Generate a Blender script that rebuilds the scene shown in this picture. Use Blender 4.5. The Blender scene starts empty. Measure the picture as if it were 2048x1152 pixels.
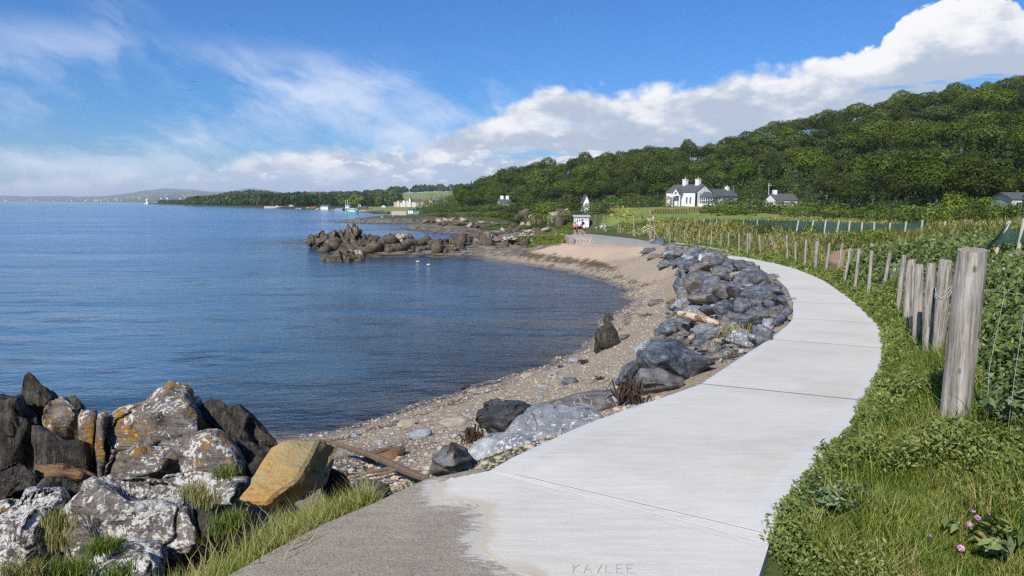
import bpy, bmesh, math, random
import numpy as np
from mathutils import Vector, Matrix

random.seed(7); rng = np.random.default_rng(7)
S = bpy.context.scene
COL = S.collection
R = math.radians

# ------------------------------------------------------------------ camera
H = 5.10                      # eye height above the sea
F = 1365.0                    # focal length in photograph pixels (2048 wide)
PITCH = R(7.02); ROLL = 0.006
cam_d = bpy.data.cameras.new('camera'); cam = bpy.data.objects.new('camera', cam_d); COL.objects.link(cam)
cam_d.sensor_width = 36.0; cam_d.lens = F / 2048.0 * 36.0
cam_d.clip_start = 0.05; cam_d.clip_end = 60000
CR = Matrix.Rotation(R(90) - PITCH, 3, 'X') @ Matrix.Rotation(ROLL, 3, 'Z')
cam.matrix_world = Matrix.Translation((0, 0, H)) @ CR.to_4x4()
S.camera = cam

# ------------------------------------------------------------------ sun, exposure
SUN_EL = R(41); SUN_H = Vector((-0.46, -0.888)).normalized()
SUN = Vector((SUN_H.x * math.cos(SUN_EL), SUN_H.y * math.cos(SUN_EL), math.sin(SUN_EL)))
sd = bpy.data.lights.new('sun', 'SUN'); sd.energy = 5.0; sd.angle = R(0.53); sd.color = (1.0, 0.955, 0.88)
so = bpy.data.objects.new('sun', sd); COL.objects.link(so)
so.rotation_euler = SUN.to_track_quat('Z', 'Y').to_euler(); so.location = (-40, -60, 80)
S.view_settings.view_transform = 'Standard'; S.view_settings.look = 'None'
S.view_settings.exposure = 0.16; S.view_settings.gamma = 1.0; S.view_settings.use_curve_mapping = False
S.cycles.use_denoising = False; S.cycles.pixel_filter_type = 'BLACKMAN_HARRIS'; S.cycles.filter_width = 1.35
S.cycles.max_bounces = 6; S.cycles.diffuse_bounces = 2; S.cycles.glossy_bounces = 2
S.cycles.transparent_max_bounces = 12; S.cycles.transmission_bounces = 3; S.cycles.volume_bounces = 0
S.cycles.sample_clamp_indirect = 6

# ------------------------------------------------------------------ node helpers
class NT:
    def __init__(s, tree): s.t = tree; s.n = tree.nodes; s.l = tree.links
    def node(s, typ, **kw):
        n = s.n.new(typ)
        for k, v in kw.items(): setattr(n, k, v)
        return n
    def put(s, sock, v):
        if v is None: return
        if isinstance(v, bpy.types.NodeSocket): s.l.new(v, sock)
        else:
            if hasattr(sock.default_value, '__len__') and not hasattr(v, '__len__'): v = (v,) * len(sock.default_value)
            if hasattr(v, '__len__') and len(sock.default_value) == 4 and len(v) == 3: v = (*v, 1)
            sock.default_value = v
    def m(s, op, a, b=None, c=None, clamp=False):
        n = s.node('ShaderNodeMath', operation=op, use_clamp=clamp)
        for i, v in enumerate((a, b, c)): s.put(n.inputs[i], v)
        return n.outputs[0]
    def vm(s, op, a, b=None, out=0, scale=None):
        n = s.node('ShaderNodeVectorMath', operation=op)
        s.put(n.inputs[0], a)
        if b is not None: s.put(n.inputs[1], b)
        if scale is not None: s.put(n.inputs['Scale'], scale)
        return n.outputs[out]
    def comb(s, x, y, z=0.0):
        n = s.node('ShaderNodeCombineXYZ')
        for i, v in enumerate((x, y, z)): s.put(n.inputs[i], v)
        return n.outputs[0]
    def sep(s, v):
        n = s.node('ShaderNodeSeparateXYZ'); s.put(n.inputs[0], v); return n.outputs
    def noise(s, vec, scale, detail=4, rough=0.55, dist=0.0, lac=2.0, col=False):
        n = s.node('ShaderNodeTexNoise'); s.put(n.inputs['Vector'], vec)
        s.put(n.inputs['Scale'], scale); s.put(n.inputs['Detail'], detail); s.put(n.inputs['Roughness'], rough)
        s.put(n.inputs['Distortion'], dist); s.put(n.inputs['Lacunarity'], lac)
        return n.outputs['Color' if col else 0]
    def voro(s, vec, scale, feat='F1', out='Distance', rand=1.0):
        n = s.node('ShaderNodeTexVoronoi', feature=feat); s.put(n.inputs['Vector'], vec); s.put(n.inputs['Scale'], scale)
        s.put(n.inputs['Randomness'], rand)
        return n.outputs[out]
    def ss(s, v, lo, hi, a=0.0, b=1.0):
        n = s.node('ShaderNodeMapRange', interpolation_type='SMOOTHSTEP')
        for i, x in enumerate((v, lo, hi, a, b)): s.put(n.inputs[i], x)
        return n.outputs[0]
    def lin(s, v, lo, hi, a=0.0, b=1.0):
        n = s.node('ShaderNodeMapRange')
        for i, x in enumerate((v, lo, hi, a, b)): s.put(n.inputs[i], x)
        return n.outputs[0]
    def mix(s, f, a, b, mode='MIX'):
        n = s.node('ShaderNodeMix', data_type='RGBA', blend_type=mode)
        s.put(n.inputs['Factor'], f); s.put(n.inputs[6], a); s.put(n.inputs[7], b)
        return n.outputs[2]
    def ramp(s, v, stops):
        n = s.node('ShaderNodeValToRGB'); cr = n.color_ramp
        while len(cr.elements) < len(stops): cr.elements.new(0.5)
        for e, (p, c) in zip(cr.elements, stops): e.position = p; e.color = (*c, 1) if len(c) == 3 else c
        s.put(n.inputs[0], v); return n.outputs[0]
    def attr(s, name, out='Fac'):
        n = s.node('ShaderNodeAttribute', attribute_name=name); return n.outputs[out]
    def pos(s): return s.node('ShaderNodeNewGeometry').outputs['Position']
    def obj(s): return s.node('ShaderNodeTexCoord').outputs['Object']
    def rnd(s): return s.node('ShaderNodeObjectInfo').outputs['Random']
    def bump(s, h, strength=0.5, dist=0.02, normal=None):
        n = s.node('ShaderNodeBump'); s.put(n.inputs['Height'], h); s.put(n.inputs['Strength'], strength); s.put(n.inputs['Distance'], dist)
        if normal is not None: s.put(n.inputs['Normal'], normal)
        return n.outputs[0]

def new_mat(name):
    m = bpy.data.materials.new(name); m.use_nodes = True
    t = NT(m.node_tree); t.n.clear()
    t.out = t.node('ShaderNodeOutputMaterial')
    return m, t
def finish(t, color, rough=0.8, normal=None, spec=0.4, **kw):
    b = t.node('ShaderNodeBsdfPrincipled')
    t.put(b.inputs['Base Color'], color); t.put(b.inputs['Roughness'], rough); t.put(b.inputs['Specular IOR Level'], spec)
    for k, v in kw.items(): t.put(b.inputs[k.replace('_', ' ')], v)
    if normal is not None: t.put(b.inputs['Normal'], normal)
    t.l.new(b.outputs[0], t.out.inputs[0]); return b

def srgb(r, g, b):
    f = lambda c: (c / 255) / 12.92 if c <= 10 else ((c / 255 + 0.055) / 1.055) ** 2.4
    return (f(r), f(g), f(b))

# ------------------------------------------------------------------ world: sky + procedural clouds by direction
W = bpy.data.worlds.new('World'); S.world = W; W.use_nodes = True
t = NT(W.node_tree); t.n.clear()
wo = t.node('ShaderNodeOutputWorld')
sky = t.node('ShaderNodeTexSky', sky_type='NISHITA'); sky.sun_disc = False
sky.sun_elevation = SUN_EL; sky.sun_rotation = math.atan2(SUN_H.x, SUN_H.y)
sky.altitude = 0; sky.air_density = 1.15; sky.dust_density = 0.5; sky.ozone_density = 2.6
dirv = t.vm('NORMALIZE', t.node('ShaderNodeTexCoord').outputs['Generated'])
dx, dy, dz = t.sep(dirv)
az = t.m('ARCTAN2', dx, dy); el = t.m('ARCSINE', dz)
p2 = t.comb(az, t.m('MULTIPLY', el, 1.35), 0.0)
# cumulus bank: height of its top along the horizon
top_pts = [(-.75, .028), (-.64, .026), (-.54, .034), (-.427, .050), (-.36, .062), (-.285, .082), (-.22, .077), (-.161, .078), (-.09, .105), (-.0174, .14),
           (.091, .168), (.198, .164), (.30, .178), (.396, .188), (.455, .200), (.50, .228), (.54, .247), (.60, .24), (.625, .21), (.66, .185), (.75, .17)]
fc = t.node('ShaderNodeFloatCurve'); cv = fc.mapping.curves[0]
pts = [((a + .75) / 1.5, h / .3) for a, h in top_pts]
while len(cv.points) < len(pts): cv.points.new(0.5, 0.5)
for p, q in zip(cv.points, pts): p.location = q
fc.mapping.update()
t.put(fc.inputs['Value'], t.lin(az, -.75, .75))
top = t.m('MULTIPLY', fc.outputs[0], .3)
def billow(vec):
    w = t.vm('ADD', vec, t.vm('SCALE', t.vm('SUBTRACT', t.noise(vec, 9, 3, .5, col=True), (.5, .5, .5)), scale=.05))
    v1 = t.voro(w, 15, 'SMOOTH_F1'); v2 = t.voro(w, 40, 'F1'); 
    n = t.noise(w, 26, 10, .66)
    return t.m('ADD', t.m('ADD', t.m('MULTIPLY', t.m('SUBTRACT', 0.45, v1), .9), t.m('MULTIPLY', t.m('SUBTRACT', .42, v2), .5)), t.m('MULTIPLY', t.m('SUBTRACT', n, .5), 1.1))
b0 = billow(p2)
sunp = t.vm('ADD', p2, (-.011, .021, 0))
b1 = billow(sunp)
depth = t.m('SUBTRACT', top, el)
amp = t.lin(top, .03, .2, .026, .040)
Dn = t.m('ADD', depth, t.m('MULTIPLY', b0, amp))
Dn1 = t.m('ADD', t.m('SUBTRACT', depth, .022), t.m('MULTIPLY', b1, amp))
a_c = t.ss(Dn, t.lin(az, .36, .46, -.006, -.001), t.lin(az, .36, .46, .020, .007))
# lower part of the bank breaks up and turns to haze; a few blue gaps
gap = t.noise(t.comb(t.m('MULTIPLY', az, 5), t.m('MULTIPLY', el, 26), 4.1), 1.0, 5, .6)
under = t.ss(depth, .035, .09)
a_c = t.m('MULTIPLY', a_c, t.m('SUBTRACT', 1.0, t.m('MULTIPLY', t.m('MULTIPLY', under, t.ss(el, .015, .06)), t.ss(gap, .53, .63, 0, .92))))
lit = t.m('ADD', t.m('MULTIPLY', t.m('SUBTRACT', b0, b1), .62), t.m('MULTIPLY', t.m('SUBTRACT', .030, Dn), t.lin(az, .36, .46, 7, 12)))
big = t.noise(t.comb(t.m('MULTIPLY', az, 9), t.m('MULTIPLY', el, 21), 1.7), 1.0, 7, .62)
lit = t.m('ADD', t.m('MULTIPLY', lit, .9), t.m('MULTIPLY', t.m('SUBTRACT', big, .48), 3.2))
puff = t.m('MULTIPLY', t.ss(t.noise(t.comb(t.m('MULTIPLY', az, 24), t.m('MULTIPLY', el, 62), 8.8), 1.0, 6, .6), .52, .64), t.m('MULTIPLY', t.ss(el, .02, .036), t.ss(el, .12, .05)))
lit = t.m('ADD', lit, t.m('MULTIPLY', puff, .75))
bulk = t.m('MULTIPLY', t.ss(az, .42, .50), t.m('MULTIPLY', t.ss(az, .70, .60), t.ss(el, .14, .20)))
lit = t.m('ADD', lit, t.m('MULTIPLY', bulk, .42))
litf = t.ss(lit, -.35, .75)
ccol = t.ramp(litf, [(0, (.44, .51, .63)), (.3, (.56, .615, .70)), (.6, (.73, .755, .81)), (1, (.89, .89, .90))])
low = t.ss(el, .075, .0)
ccol = t.mix(t.m('MULTIPLY', low, .55), ccol, (.44, .58, .82, 1))
# cirrus: stretched, combed wisps, mostly on the left
ang = 0.42
ca, sa = math.cos(ang), math.sin(ang)
xr = t.m('ADD', t.m('MULTIPLY', az, ca), t.m('MULTIPLY', el, -sa)); yr = t.m('ADD', t.m('MULTIPLY', az, sa), t.m('MULTIPLY', el, ca))
cw = t.vm('SCALE', t.vm('SUBTRACT', t.noise(p2, 4.5, 4, .55, col=True), (.5, .5, .5)), scale=1.0)
cp = t.vm('ADD', t.comb(t.m('MULTIPLY', xr, 3.0), t.m('MULTIPLY', yr, 15), 0), t.vm('SCALE', cw, scale=1.5))
c1 = t.noise(cp, 1.0, 9, .60)
c2 = t.noise(t.comb(t.m('MULTIPLY', az, 2.7), t.m('MULTIPLY', el, 8.5), 2.35), 1.0, 3, .5)
zone = t.m('MULTIPLY', t.ss(az, .10, -.12), t.m('MULTIPLY', t.ss(el, .225, .16), t.ss(el, .0, .05)))
ci = t.m('ADD', t.m('MULTIPLY', t.m('SUBTRACT', c1, .5), 1.7), t.m('MULTIPLY', t.m('SUBTRACT', c2, .44), 1.7))
ci = t.m('MULTIPLY', t.ss(ci, -.16, .50), zone)
ci = t.m('ADD', ci, t.m('MULTIPLY', t.ss(el, .13, .01), .20), clamp=True)
far_c = t.m('MULTIPLY', t.ss(t.noise(t.vm('ADD', cp, (5, 2, 1)), 1.3, 8, .62), .63, .78), .18)
wisp = t.m('MULTIPLY', t.m('MULTIPLY', t.ss(t.m('ABSOLUTE', t.m('SUBTRACT', t.m('ADD', az, t.m('MULTIPLY', el, 1.15)), t.m('ADD', -.255, t.m('MULTIPLY', t.sep(cw)[0], .22)))), .055, .0), t.ss(c1, .36, .62)), t.m('MULTIPLY', t.ss(el, .28, .22), t.ss(az, -.20, -.42)))
ci = t.m('MAXIMUM', t.m('MAXIMUM', ci, far_c), t.m('MULTIPLY', wisp, .5))
skyc = t.mix(1.0, sky.outputs[0], (.028, .063, .112, 1), 'MULTIPLY')
skyc = t.mix(t.m('MULTIPLY', ci, .80), skyc, (.70, .77, .91, 1))
full = t.mix(a_c, skyc, ccol)
full = t.mix(t.ss(el, -.002, -.02), full, (.12, .17, .24, 1))
bg = t.node('ShaderNodeBackground'); t.put(bg.inputs[0], full); bg.inputs[1].default_value = 1.0
t.l.new(bg.outputs[0], wo.inputs[0])
W.cycles.sampling_method = 'MANUAL'; W.cycles.sample_map_resolution = 512

# ------------------------------------------------------------------ generic helpers
def tag(o, label=None, cat=None, group=None, kind=None):
    if label: o['label'] = label
    if cat: o['category'] = cat
    if group: o['group'] = group
    if kind: o['kind'] = kind
    return o
def struct(o): o['kind'] = 'structure'; return o
def link(name, me, parent=None, loc=None):
    o = bpy.data.objects.new(name, me); COL.objects.link(o)
    if parent is not None: o.parent = parent
    if loc is not None: o.location = loc
    return o
def mesh(name, V, Fc, mat=None, parent=None, loc=None, smooth=False):
    me = bpy.data.meshes.new(name)
    V = np.asarray(V, dtype=np.float32).reshape(-1, 3)
    if isinstance(Fc, np.ndarray):
        n, k = Fc.shape
        me.vertices.add(len(V)); me.vertices.foreach_set('co', V.ravel())
        me.loops.add(n * k); me.loops.foreach_set('vertex_index', Fc.astype(np.int32).ravel())
        me.polygons.add(n); me.polygons.foreach_set('loop_start', np.arange(0, n * k, k, dtype=np.int32))
        me.update(calc_edges=True)
    else:
        me.from_pydata(V.tolist(), [], Fc); me.update()
    if smooth: me.polygons.foreach_set('use_smooth', np.ones(len(me.polygons), dtype=bool))
    for m_ in (mat if isinstance(mat, (list, tuple)) else [mat]):
        if m_ is not None: me.materials.append(m_)
    return link(name, me, parent, loc)
def set_attr(o, name, arr):
    a = o.data.attributes.new(name, 'FLOAT', 'POINT'); a.data.foreach_set('value', np.asarray(arr, dtype=np.float32))
def empty(name, loc=(0, 0, 0), rz=0.0):
    o = bpy.data.objects.new(name, None); COL.objects.link(o); o.location = loc; o.rotation_euler = (0, 0, rz); o.empty_display_size = .2
    return o
class MB:
    """collects simple solids into ONE mesh object"""
    def __init__(s): s.V = []; s.F = []
    def add(s, V, Fc):
        k = len(s.V); s.V += [tuple(v) for v in V]; s.F += [tuple(i + k for i in f) for f in Fc]; return s
    def box(s, x0, x1, y0, y1, z0, z1):
        return s.add([(x0, y0, z0), (x1, y0, z0), (x1, y1, z0), (x0, y1, z0), (x0, y0, z1), (x1, y0, z1), (x1, y1, z1), (x0, y1, z1)],
                     [(0, 3, 2, 1), (4, 5, 6, 7), (0, 1, 5, 4), (1, 2, 6, 5), (2, 3, 7, 6), (3, 0, 4, 7)])
    def prism(s, poly, d):
        """poly: list of 3D points, d: extrusion vector"""
        n = len(poly); d = Vector(d); P = [Vector(p) for p in poly]
        return s.add(P + [p + d for p in P], [tuple(range(n))[::-1], tuple(range(n, 2 * n))] + [(i, (i + 1) % n, (i + 1) % n + n, i + n) for i in range(n)])
    def tube(s, path, rad, n=8, cap=True):
        P = [Vector(p) for p in path]; k = len(s.V)
        if not hasattr(rad, '__len__'): rad = [rad] * len(P)
        up = Vector((0.31, 0.17, 0.93)); 
        for i, p in enumerate(P):
            tn = (P[min(i + 1, len(P) - 1)] - P[max(i - 1, 0)]).normalized()
            a = tn.cross(up); 
            if a.length < .1: a = tn.cross(Vector((1, 0, 0)))
            a.normalize(); b = tn.cross(a)
            for j in range(n):
                q = 2 * math.pi * j / n; s.V.append(tuple(p + (a * math.cos(q) + b * math.sin(q)) * rad[i]))
        for i in range(len(P) - 1):
            for j in range(n):
                s.F.append((k + i * n + j, k + i * n + (j + 1) % n, k + (i + 1) * n + (j + 1) % n, k + (i + 1) * n + j))
        if cap:
            s.F.append(tuple(k + j for j in range(n))[::-1]); s.F.append(tuple(k + (len(P) - 1) * n + j for j in range(n)))
        return s
    def build(s, name, mat=None, parent=None, loc=None, smooth=False):
        return mesh(name, s.V, s.F, mat, parent, loc, smooth)

def hash3(i, j, k, seed):
    with np.errstate(over='ignore'):
        h = (i.astype(np.uint32) * np.uint32(374761393)) ^ (j.astype(np.uint32) * np.uint32(668265263)) ^ (k.astype(np.uint32) * np.uint32(2147483647)) ^ np.uint32(seed * 7919 + 13)
        h = (h ^ (h >> np.uint32(13))) * np.uint32(1274126177); h = (h ^ (h >> np.uint32(16))) * np.uint32(2246822519); h ^= h >> np.uint32(15)
    return h.astype(np.float64) / 4294967295.0
def vnoise(P, seed=0):
    P = np.asarray(P, float); I = np.floor(P).astype(np.int64); f = P - I; u = f * f * f * (f * (f * 6 - 15) + 10)
    out = 0
    for a in (0, 1):
        for b in (0, 1):
            for c in (0, 1):
                w = (u[:, 0] if a else 1 - u[:, 0]) * (u[:, 1] if b else 1 - u[:, 1]) * (u[:, 2] if c else 1 - u[:, 2])
                out = out + w * hash3(I[:, 0] + a, I[:, 1] + b, I[:, 2] + c, seed)
    return out * 2 - 1
def fbm(P, octv=4, seed=0, gain=.5):
    a = 1.0; s_ = 0; n = 0
    for o in range(octv):
        s_ = s_ + a * vnoise(P * (2.03 ** o), seed + o); n += a; a *= gain
    return s_ / n
def sstep(x, a, b):
    q = np.clip((np.asarray(x, float) - a) / (b - a), 0, 1); return q * q * (3 - 2 * q)

# photograph pixel -> ray / world
def ray(u, v):
    d = CR @ Vector(((u - 1024) / F, -(v - 576) / F, -1.0)); return d
def GY(u, v, y):
    d = ray(u, v); k = y / d.y; return Vector((d.x * k, y, H + d.z * k))
def GZ(u, v, z):
    d = ray(u, v); k = (z - H) / d.z; return Vector((d.x * k, d.y * k, z))
PD = np.array([(0, 1.45), (4, 1.50), (7, 1.70), (12, 2.05), (17, 2.25), (25, 2.40), (30, 2.50), (40, 2.75), (50, 2.95), (60, 3.15), (84, 3.55), (100, 3.7), (200, 4.0)])
def pz(y): return H - np.interp(y, PD[:, 0], PD[:, 1])
def GP(u, v):
    y = 10.0
    for _ in range(40):
        p = GZ(u, v, float(pz(y))); y = .5 * y + .5 * p.y
    return Vector((p.x, p.y, float(pz(p.y))))
# ================================================================== terrain control points
L_NEW = [[(975, 938), (1045, 902), (1105, 875), (1163, 849), (1265, 812), (1305, 800), (1367, 779), (1400, 766)],
         [(1400, 766), (1450, 734), (1505, 698), (1539, 677)], [(1539, 677), (1575, 649), (1585, 636)], [(1585, 636), (1586, 604)], [(1586, 604), (1575, 577)],
         [(1575, 577), (1555, 558)], [(1555, 558), (1528, 542)], [(1528, 542), (1492, 527)], [(1492, 527), (1439, 510)]]
R_NEW = [[(1541, 1080), (1557, 1025), (1588, 982), (1631, 931), (1655, 900), (1692, 868), (1715, 832), (1733, 800)],
         [(1733, 800), (1759, 751), (1773, 706), (1772, 696)], [(1772, 696), (1768, 667), (1754, 645)], [(1754, 645), (1739, 632), (1715, 608)], [(1715, 608), (1692, 590), (1674, 578)],
         [(1674, 578), (1653, 564), (1634, 554)], [(1634, 554), (1591, 537)], [(1591, 537), (1556, 528)], [(1556, 528), (1487, 514)]]
L_OLD = [(1439, 510), (1417, 507), (1342, 493), (1283, 487), (1232, 481), (1186, 475), (1140, 471)]
R_OLD = [(1487, 514), (1449, 506), (1385, 495), (1347, 490), (1309, 484), (1266, 477), (1221, 472), (1175, 467), (1150, 464)]
APRON = [(380, 1200), (455, 1150), (545, 1100), (640, 1050), (745, 1006), (850, 960), (960, 936), (978, 940), (1100, 985), (1110, 1200)]
SLAB0 = [(1060, 1152), (1010, 1132), (965, 1105), (958, 1080), (968, 1045), (966, 1012), (935, 1004), (880, 1003), (868, 985), (872, 966), (905, 955), (950, 948), (975, 938)]

def dens(pxs, n):
    P = [GP(*q) for q in pxs]; d = [0]
    for a, b in zip(P, P[1:]): d.append(d[-1] + (b - a).length)
    out = []
    for s_ in np.linspace(0, d[-1], n): out.append(Vector([float(np.interp(s_, d, [p[i] for p in P])) for i in range(3)]))
    return out
LEFT = []; RIGHT = []; SEG = []
for a, b in zip(L_NEW, R_NEW):
    l = dens(a, 13); r = dens(b, 13); SEG.append((l, r)); LEFT += l[:-1]; RIGHT += r[:-1]
lo_ = dens(L_OLD, 60); ro_ = dens(R_OLD, 60); OLDSEG = (lo_, ro_); LEFT += lo_; RIGHT += ro_
near_L = [GP(*q) for q in [(380, 1200), (640, 1050), (850, 960)]]
near_R = [GP(1500, 1230), GP(1518, 1152)]

WATER = [(-700, 1010), (-300, 950), (0, 935), (300, 900), (520, 872), (640, 866), (720, 848), (790, 822), (860, 800), (930, 776), (1000, 755), (1060, 738), (1110, 720), (1160, 693), (1195, 662), (1240, 622), (1259, 602), (1248, 585),
         (1220, 568), (1180, 555), (1130, 543), (1050, 530), (950, 519), (850, 514), (740, 513), (660, 505), (628, 490)]
WL = [GZ(u, v, 0) for u, v in WATER]
C = []      # control points (x, y, z)
def cp(p, z=None): C.append((p[0], p[1], p[2] if z is None else z))
for p in WL: cp(p, 0)
for p in LEFT[::4]: cp(p, p.z - .14)
for p in RIGHT[::4]: cp(p, p.z - .06)
for p in near_L + near_R: cp(p, p.z - .08)
for p in [(-1.5, -1.0), (1.5, -1.2), (3, -1)]: cp((p[0], p[1], 3.6))
# seabed: follow the waterline out towards the open water
for i, p in enumerate(WL[:21]):
    for k, (s_, z) in enumerate([(.20, -.32), (.5, -.85)]):
        out = Vector((-.1, 1) if i < 6 else (-.55, .45 if i < 10 else .1)).normalized() if i < 17 else Vector((-.75, -.45)).normalized()
        d = p.y * s_ * (.8 if i < 16 else .5); cp((p.x + out.x * d, p.y + out.y * d, z))
for az_, r_, z in [(-50, 30, -2), (-50, 60, -3), (-40, 25, -2), (-40, 50, -3), (-30, 22, -1.6), (-30, 45, -3), (-30, 90, -4), (-20, 30, -1.8), (-20, 70, -3.5), (-15, 40, -1.6), (-12, 52, -1.2), (-8, 36, -1.0), (-25, 140, -6), (-20, 110, -4), (-40, 140, -6), (-50, 200, -8), (-30, 250, -8), (-20, 250, -7), (-14, 160, -3), (-14, 280, -5), (-9, 110, -1.5), (-4, 96, -1), (-2, 118, -.8), (0, 98, -.6), (-35, 500, -9), (-20, 450, -8), (-12, 230, -1.5),(-55,500,-9),(-60,60,-3)]:
    cp((r_ * math.sin(R(az_)), r_ * math.cos(R(az_)), z))
# toe of the rock armour / inner beach
for u, v, z in [(872, 940, 2.75), (960, 880, 2.35), (1100, 800, 2.0), (1230, 775, 1.95), (1290, 700, 1.7), (1325, 640, 1.45), (1365, 590, 1.2), (1345, 550, 1.0), (1300, 520, .95), (1280, 500, .95)]: cp(GZ(u, v, z))
# beach middle
for u, v, z in [(700, 905, 1.35), (650, 930, 1.8), (820, 870, 1.15), (900, 850, 1.5), (1000, 800, .95), (1120, 745, .8), (1240, 680, .75), (1280, 620, .5), (1280, 580, .45), (1200, 535, .55), (1250, 510, .75), (1200, 497, .55), (1150, 491, .55), (1100, 496, .45), (1040, 500, .42), (960, 503, .35), (780, 960, 2.5), (760, 930, 2.1)]: cp(GZ(u, v, z))
# left foreground: bank falling from the apron to the rocks
for x, y, z in [(-1.9, 3.0, 3.1), (-1.6, 4.0, 2.95), (-1.1, 4.6, 2.85), (-3, 2.5, 2.8), (-3, 4.2, 2.4), (-2.2, 5.5, 2.1), (-1.4, 5.6, 2.3), (-4.5, 5.5, 1.7), (-4, 7.5, 1.2), (-6, 8, .9), (-2.9, 7.6, 1.75), (-6, 4, 2.0), (-9, 8, .6), (-5, 1, 2.8)]: cp((x, y, z))
# rocky point
for u, v, z in [(640, 478, .3), (700, 484, .5), (760, 488, .6), (850, 490, .7), (940, 488, .8), (1020, 482, .9), (1100, 482, .9), (900, 505, .3), (800, 503, .3), (720, 500, .25), (680, 533, -.5), (1080, 472, .5), (1000, 470, .3), (960, 466, .1)]: cp(GZ(u, v, z))
# fence posts: (top u, v) (foot u, v)
POSTS = [(1945, 500, 1905, 880, 1.14), (1892, 521, 1873, 742, 1.14), (1863, 527, 1853, 728, 1.12), (1839, 530, 1832, 708, 1.12), (1823, 519, 1811, 668, 1.15), (1831, 530, 1824, 690, 1.1)]
P7 = [(875, 512, 825, 945), (780, 495, 725, 805), (658, 478, 630, 790), (570, 465, 540, 765), (512, 462, 465, 720), (460, 430, 418, 670), (370, 428, 345, 640), (285, 415, 272, 612), (213, 405, 198, 600), (138, 418, 140, 580), (80, 375, 85, 557)]
POSTS += [(1550 + a / 3.3876, 360 + b / 3.3876, 1550 + c / 3.3876, 360 + d / 3.3876, 1.14) for a, b, c, d in P7]
P6 = [(1645, 537, 1683, 678), (1558, 523, 1570, 680), (1475, 510, 1468, 672), (1492, 507, 1485, 655), (1410, 512, 1406, 658), (1331, 503, 1328, 633), (1275, 508, 1273, 618), (1205, 485, 1197, 620), (1112, 485, 1112, 598), (1005, 478, 1000, 582), (890, 455, 890, 583), (780, 450, 777, 572), (757, 492, 752, 557), (748, 395, 742, 557), (632, 478, 631, 540), (625, 380, 622, 540), (527, 462, 524, 523), (513, 392, 506, 520), (438, 448, 436, 495), (400, 378, 392, 478), (375, 432, 368, 472), (340, 365, 332, 460), (322, 432, 318, 460)]
POSTS += [(1100 + a / 3.7236, 330 + b / 3.7236, 1100 + c / 3.7236, 330 + d / 3.7236, 1.14) for a, b, c, d in P6]
FEET = [GP(p[2], p[3]) for p in POSTS]
for p in FEET: cp(p, p.z)
# bank behind the fence, field, garden, wood on the hill
for x, y, z in [(4.2, 3, 4.0), (5.0, 6, 4.0), (6.4, 9, 3.8), (8, 14, 3.55), (10, 20, 3.3), (7, 3, 4.2), (9, 7, 4.2), (14, 12, 3.9), (3.2, 2, 3.75), (12, 3, 4.4), (20, 12, 4.2), (4, 0, 3.8), (9, -1, 4.3), (10.5, 26, 3.0), (14, 30, 3.05)]: cp((x, y, z))
def cpy(u, v, y): cp(GY(u, v, y))
for u, v, y in [(1600, 472, 52), (1750, 482, 44), (1850, 478, 43), (1500, 462, 66), (1400, 455, 80), (1300, 449, 95), (1690, 500, 31), (1760, 500, 29), (1950, 470, 40), (2048, 465, 38), (2200, 470, 40), (1900, 450, 70), (1700, 447, 78), (2048, 448, 65), (1500, 443, 105), (1600, 440, 110),
                (1215, 437, 112), (1260, 432, 125), (1330, 428, 140), (1420, 424, 150), (1380, 414, 195), (1300, 416, 190), (1230, 419, 170), (1470, 412, 195), (1580, 412, 170), (1650, 432, 120), (1200, 425, 140), (1160, 436, 125), (1240, 455, 86), (1210, 455, 92)]: cpy(u, v, y)
# shore beyond the little bay
for u, v in [(770, 438), (850, 445), (900, 449), (1000, 459), (1060, 465), (1110, 471), (1128, 476)]: cp(GZ(u, v, 0))
for u, v, z in [(830, 436, 1.2), (900, 438, 1.6), (960, 442, 1.6), (1040, 450, 1.4), (1100, 457, 1.3), (1135, 462, 1.4), (1130, 468, .9)]: cp(GZ(u, v, z))
for u, v, y in [(920, 425, 230), (1000, 428, 190), (1080, 432, 160), (1130, 436, 140), (860, 422, 330), (960, 421, 290)]: cpy(u, v, y)
SKYL = [(895, 412), (915, 395), (950, 365), (985, 350), (1020, 338), (1060, 325), (1100, 328), (1140, 322), (1165, 315), (1200, 312), (1250, 300), (1300, 286), (1340, 291), (1400, 292), (1455, 290), (1475, 275), (1510, 255), (1560, 241), (1600, 233), (1615, 240), (1660, 222), (1700, 213), (1760, 205), (1800, 195), (1860, 183), (1920, 178), (1980, 165), (2048, 150), (2250, 118)]
SK_U = [p[0] for p in SKYL]; SK_V = [p[1] for p in SKYL]
RD_U = [895, 1000, 1200, 1500, 1800, 2048, 2250]; RD_D = [430, 400, 365, 335, 315, 300, 290]
FT = [(900, 420, 300), (1000, 421, 270), (1120, 416, 250), (1200, 412, 240), (1330, 407, 225), (1420, 405, 222), (1500, 409, 200), (1600, 414, 178), (1700, 424, 150), (1800, 428, 135), (1930, 432, 118), (2048, 434, 105), (2250, 440, 90)]
for u, v, y in FT: cpy(u, v, y)
for u in range(900, 2260, 90):
    v = np.interp(u, SK_U, SK_V); y = np.interp(u, RD_U, RD_D); p = GY(u, v, y); zr = p.z - 7.5
    fb = np.interp(u, [f[0] for f in FT], [f[2] for f in FT]); fz = np.interp(u, [f[0] for f in FT], [GY(*f).z for f in FT])
    zr = max(zr, fz + 1)
    for k, w in ((.33, .30), (.66, .68), (1.0, 1.0), (1.25, 1.0), (1.7, .8)):
        y2 = fb + (y - fb) * k; q = GY(u, 400, y2); cp((q.x, q.y, fz + (zr - fz) * w))
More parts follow.
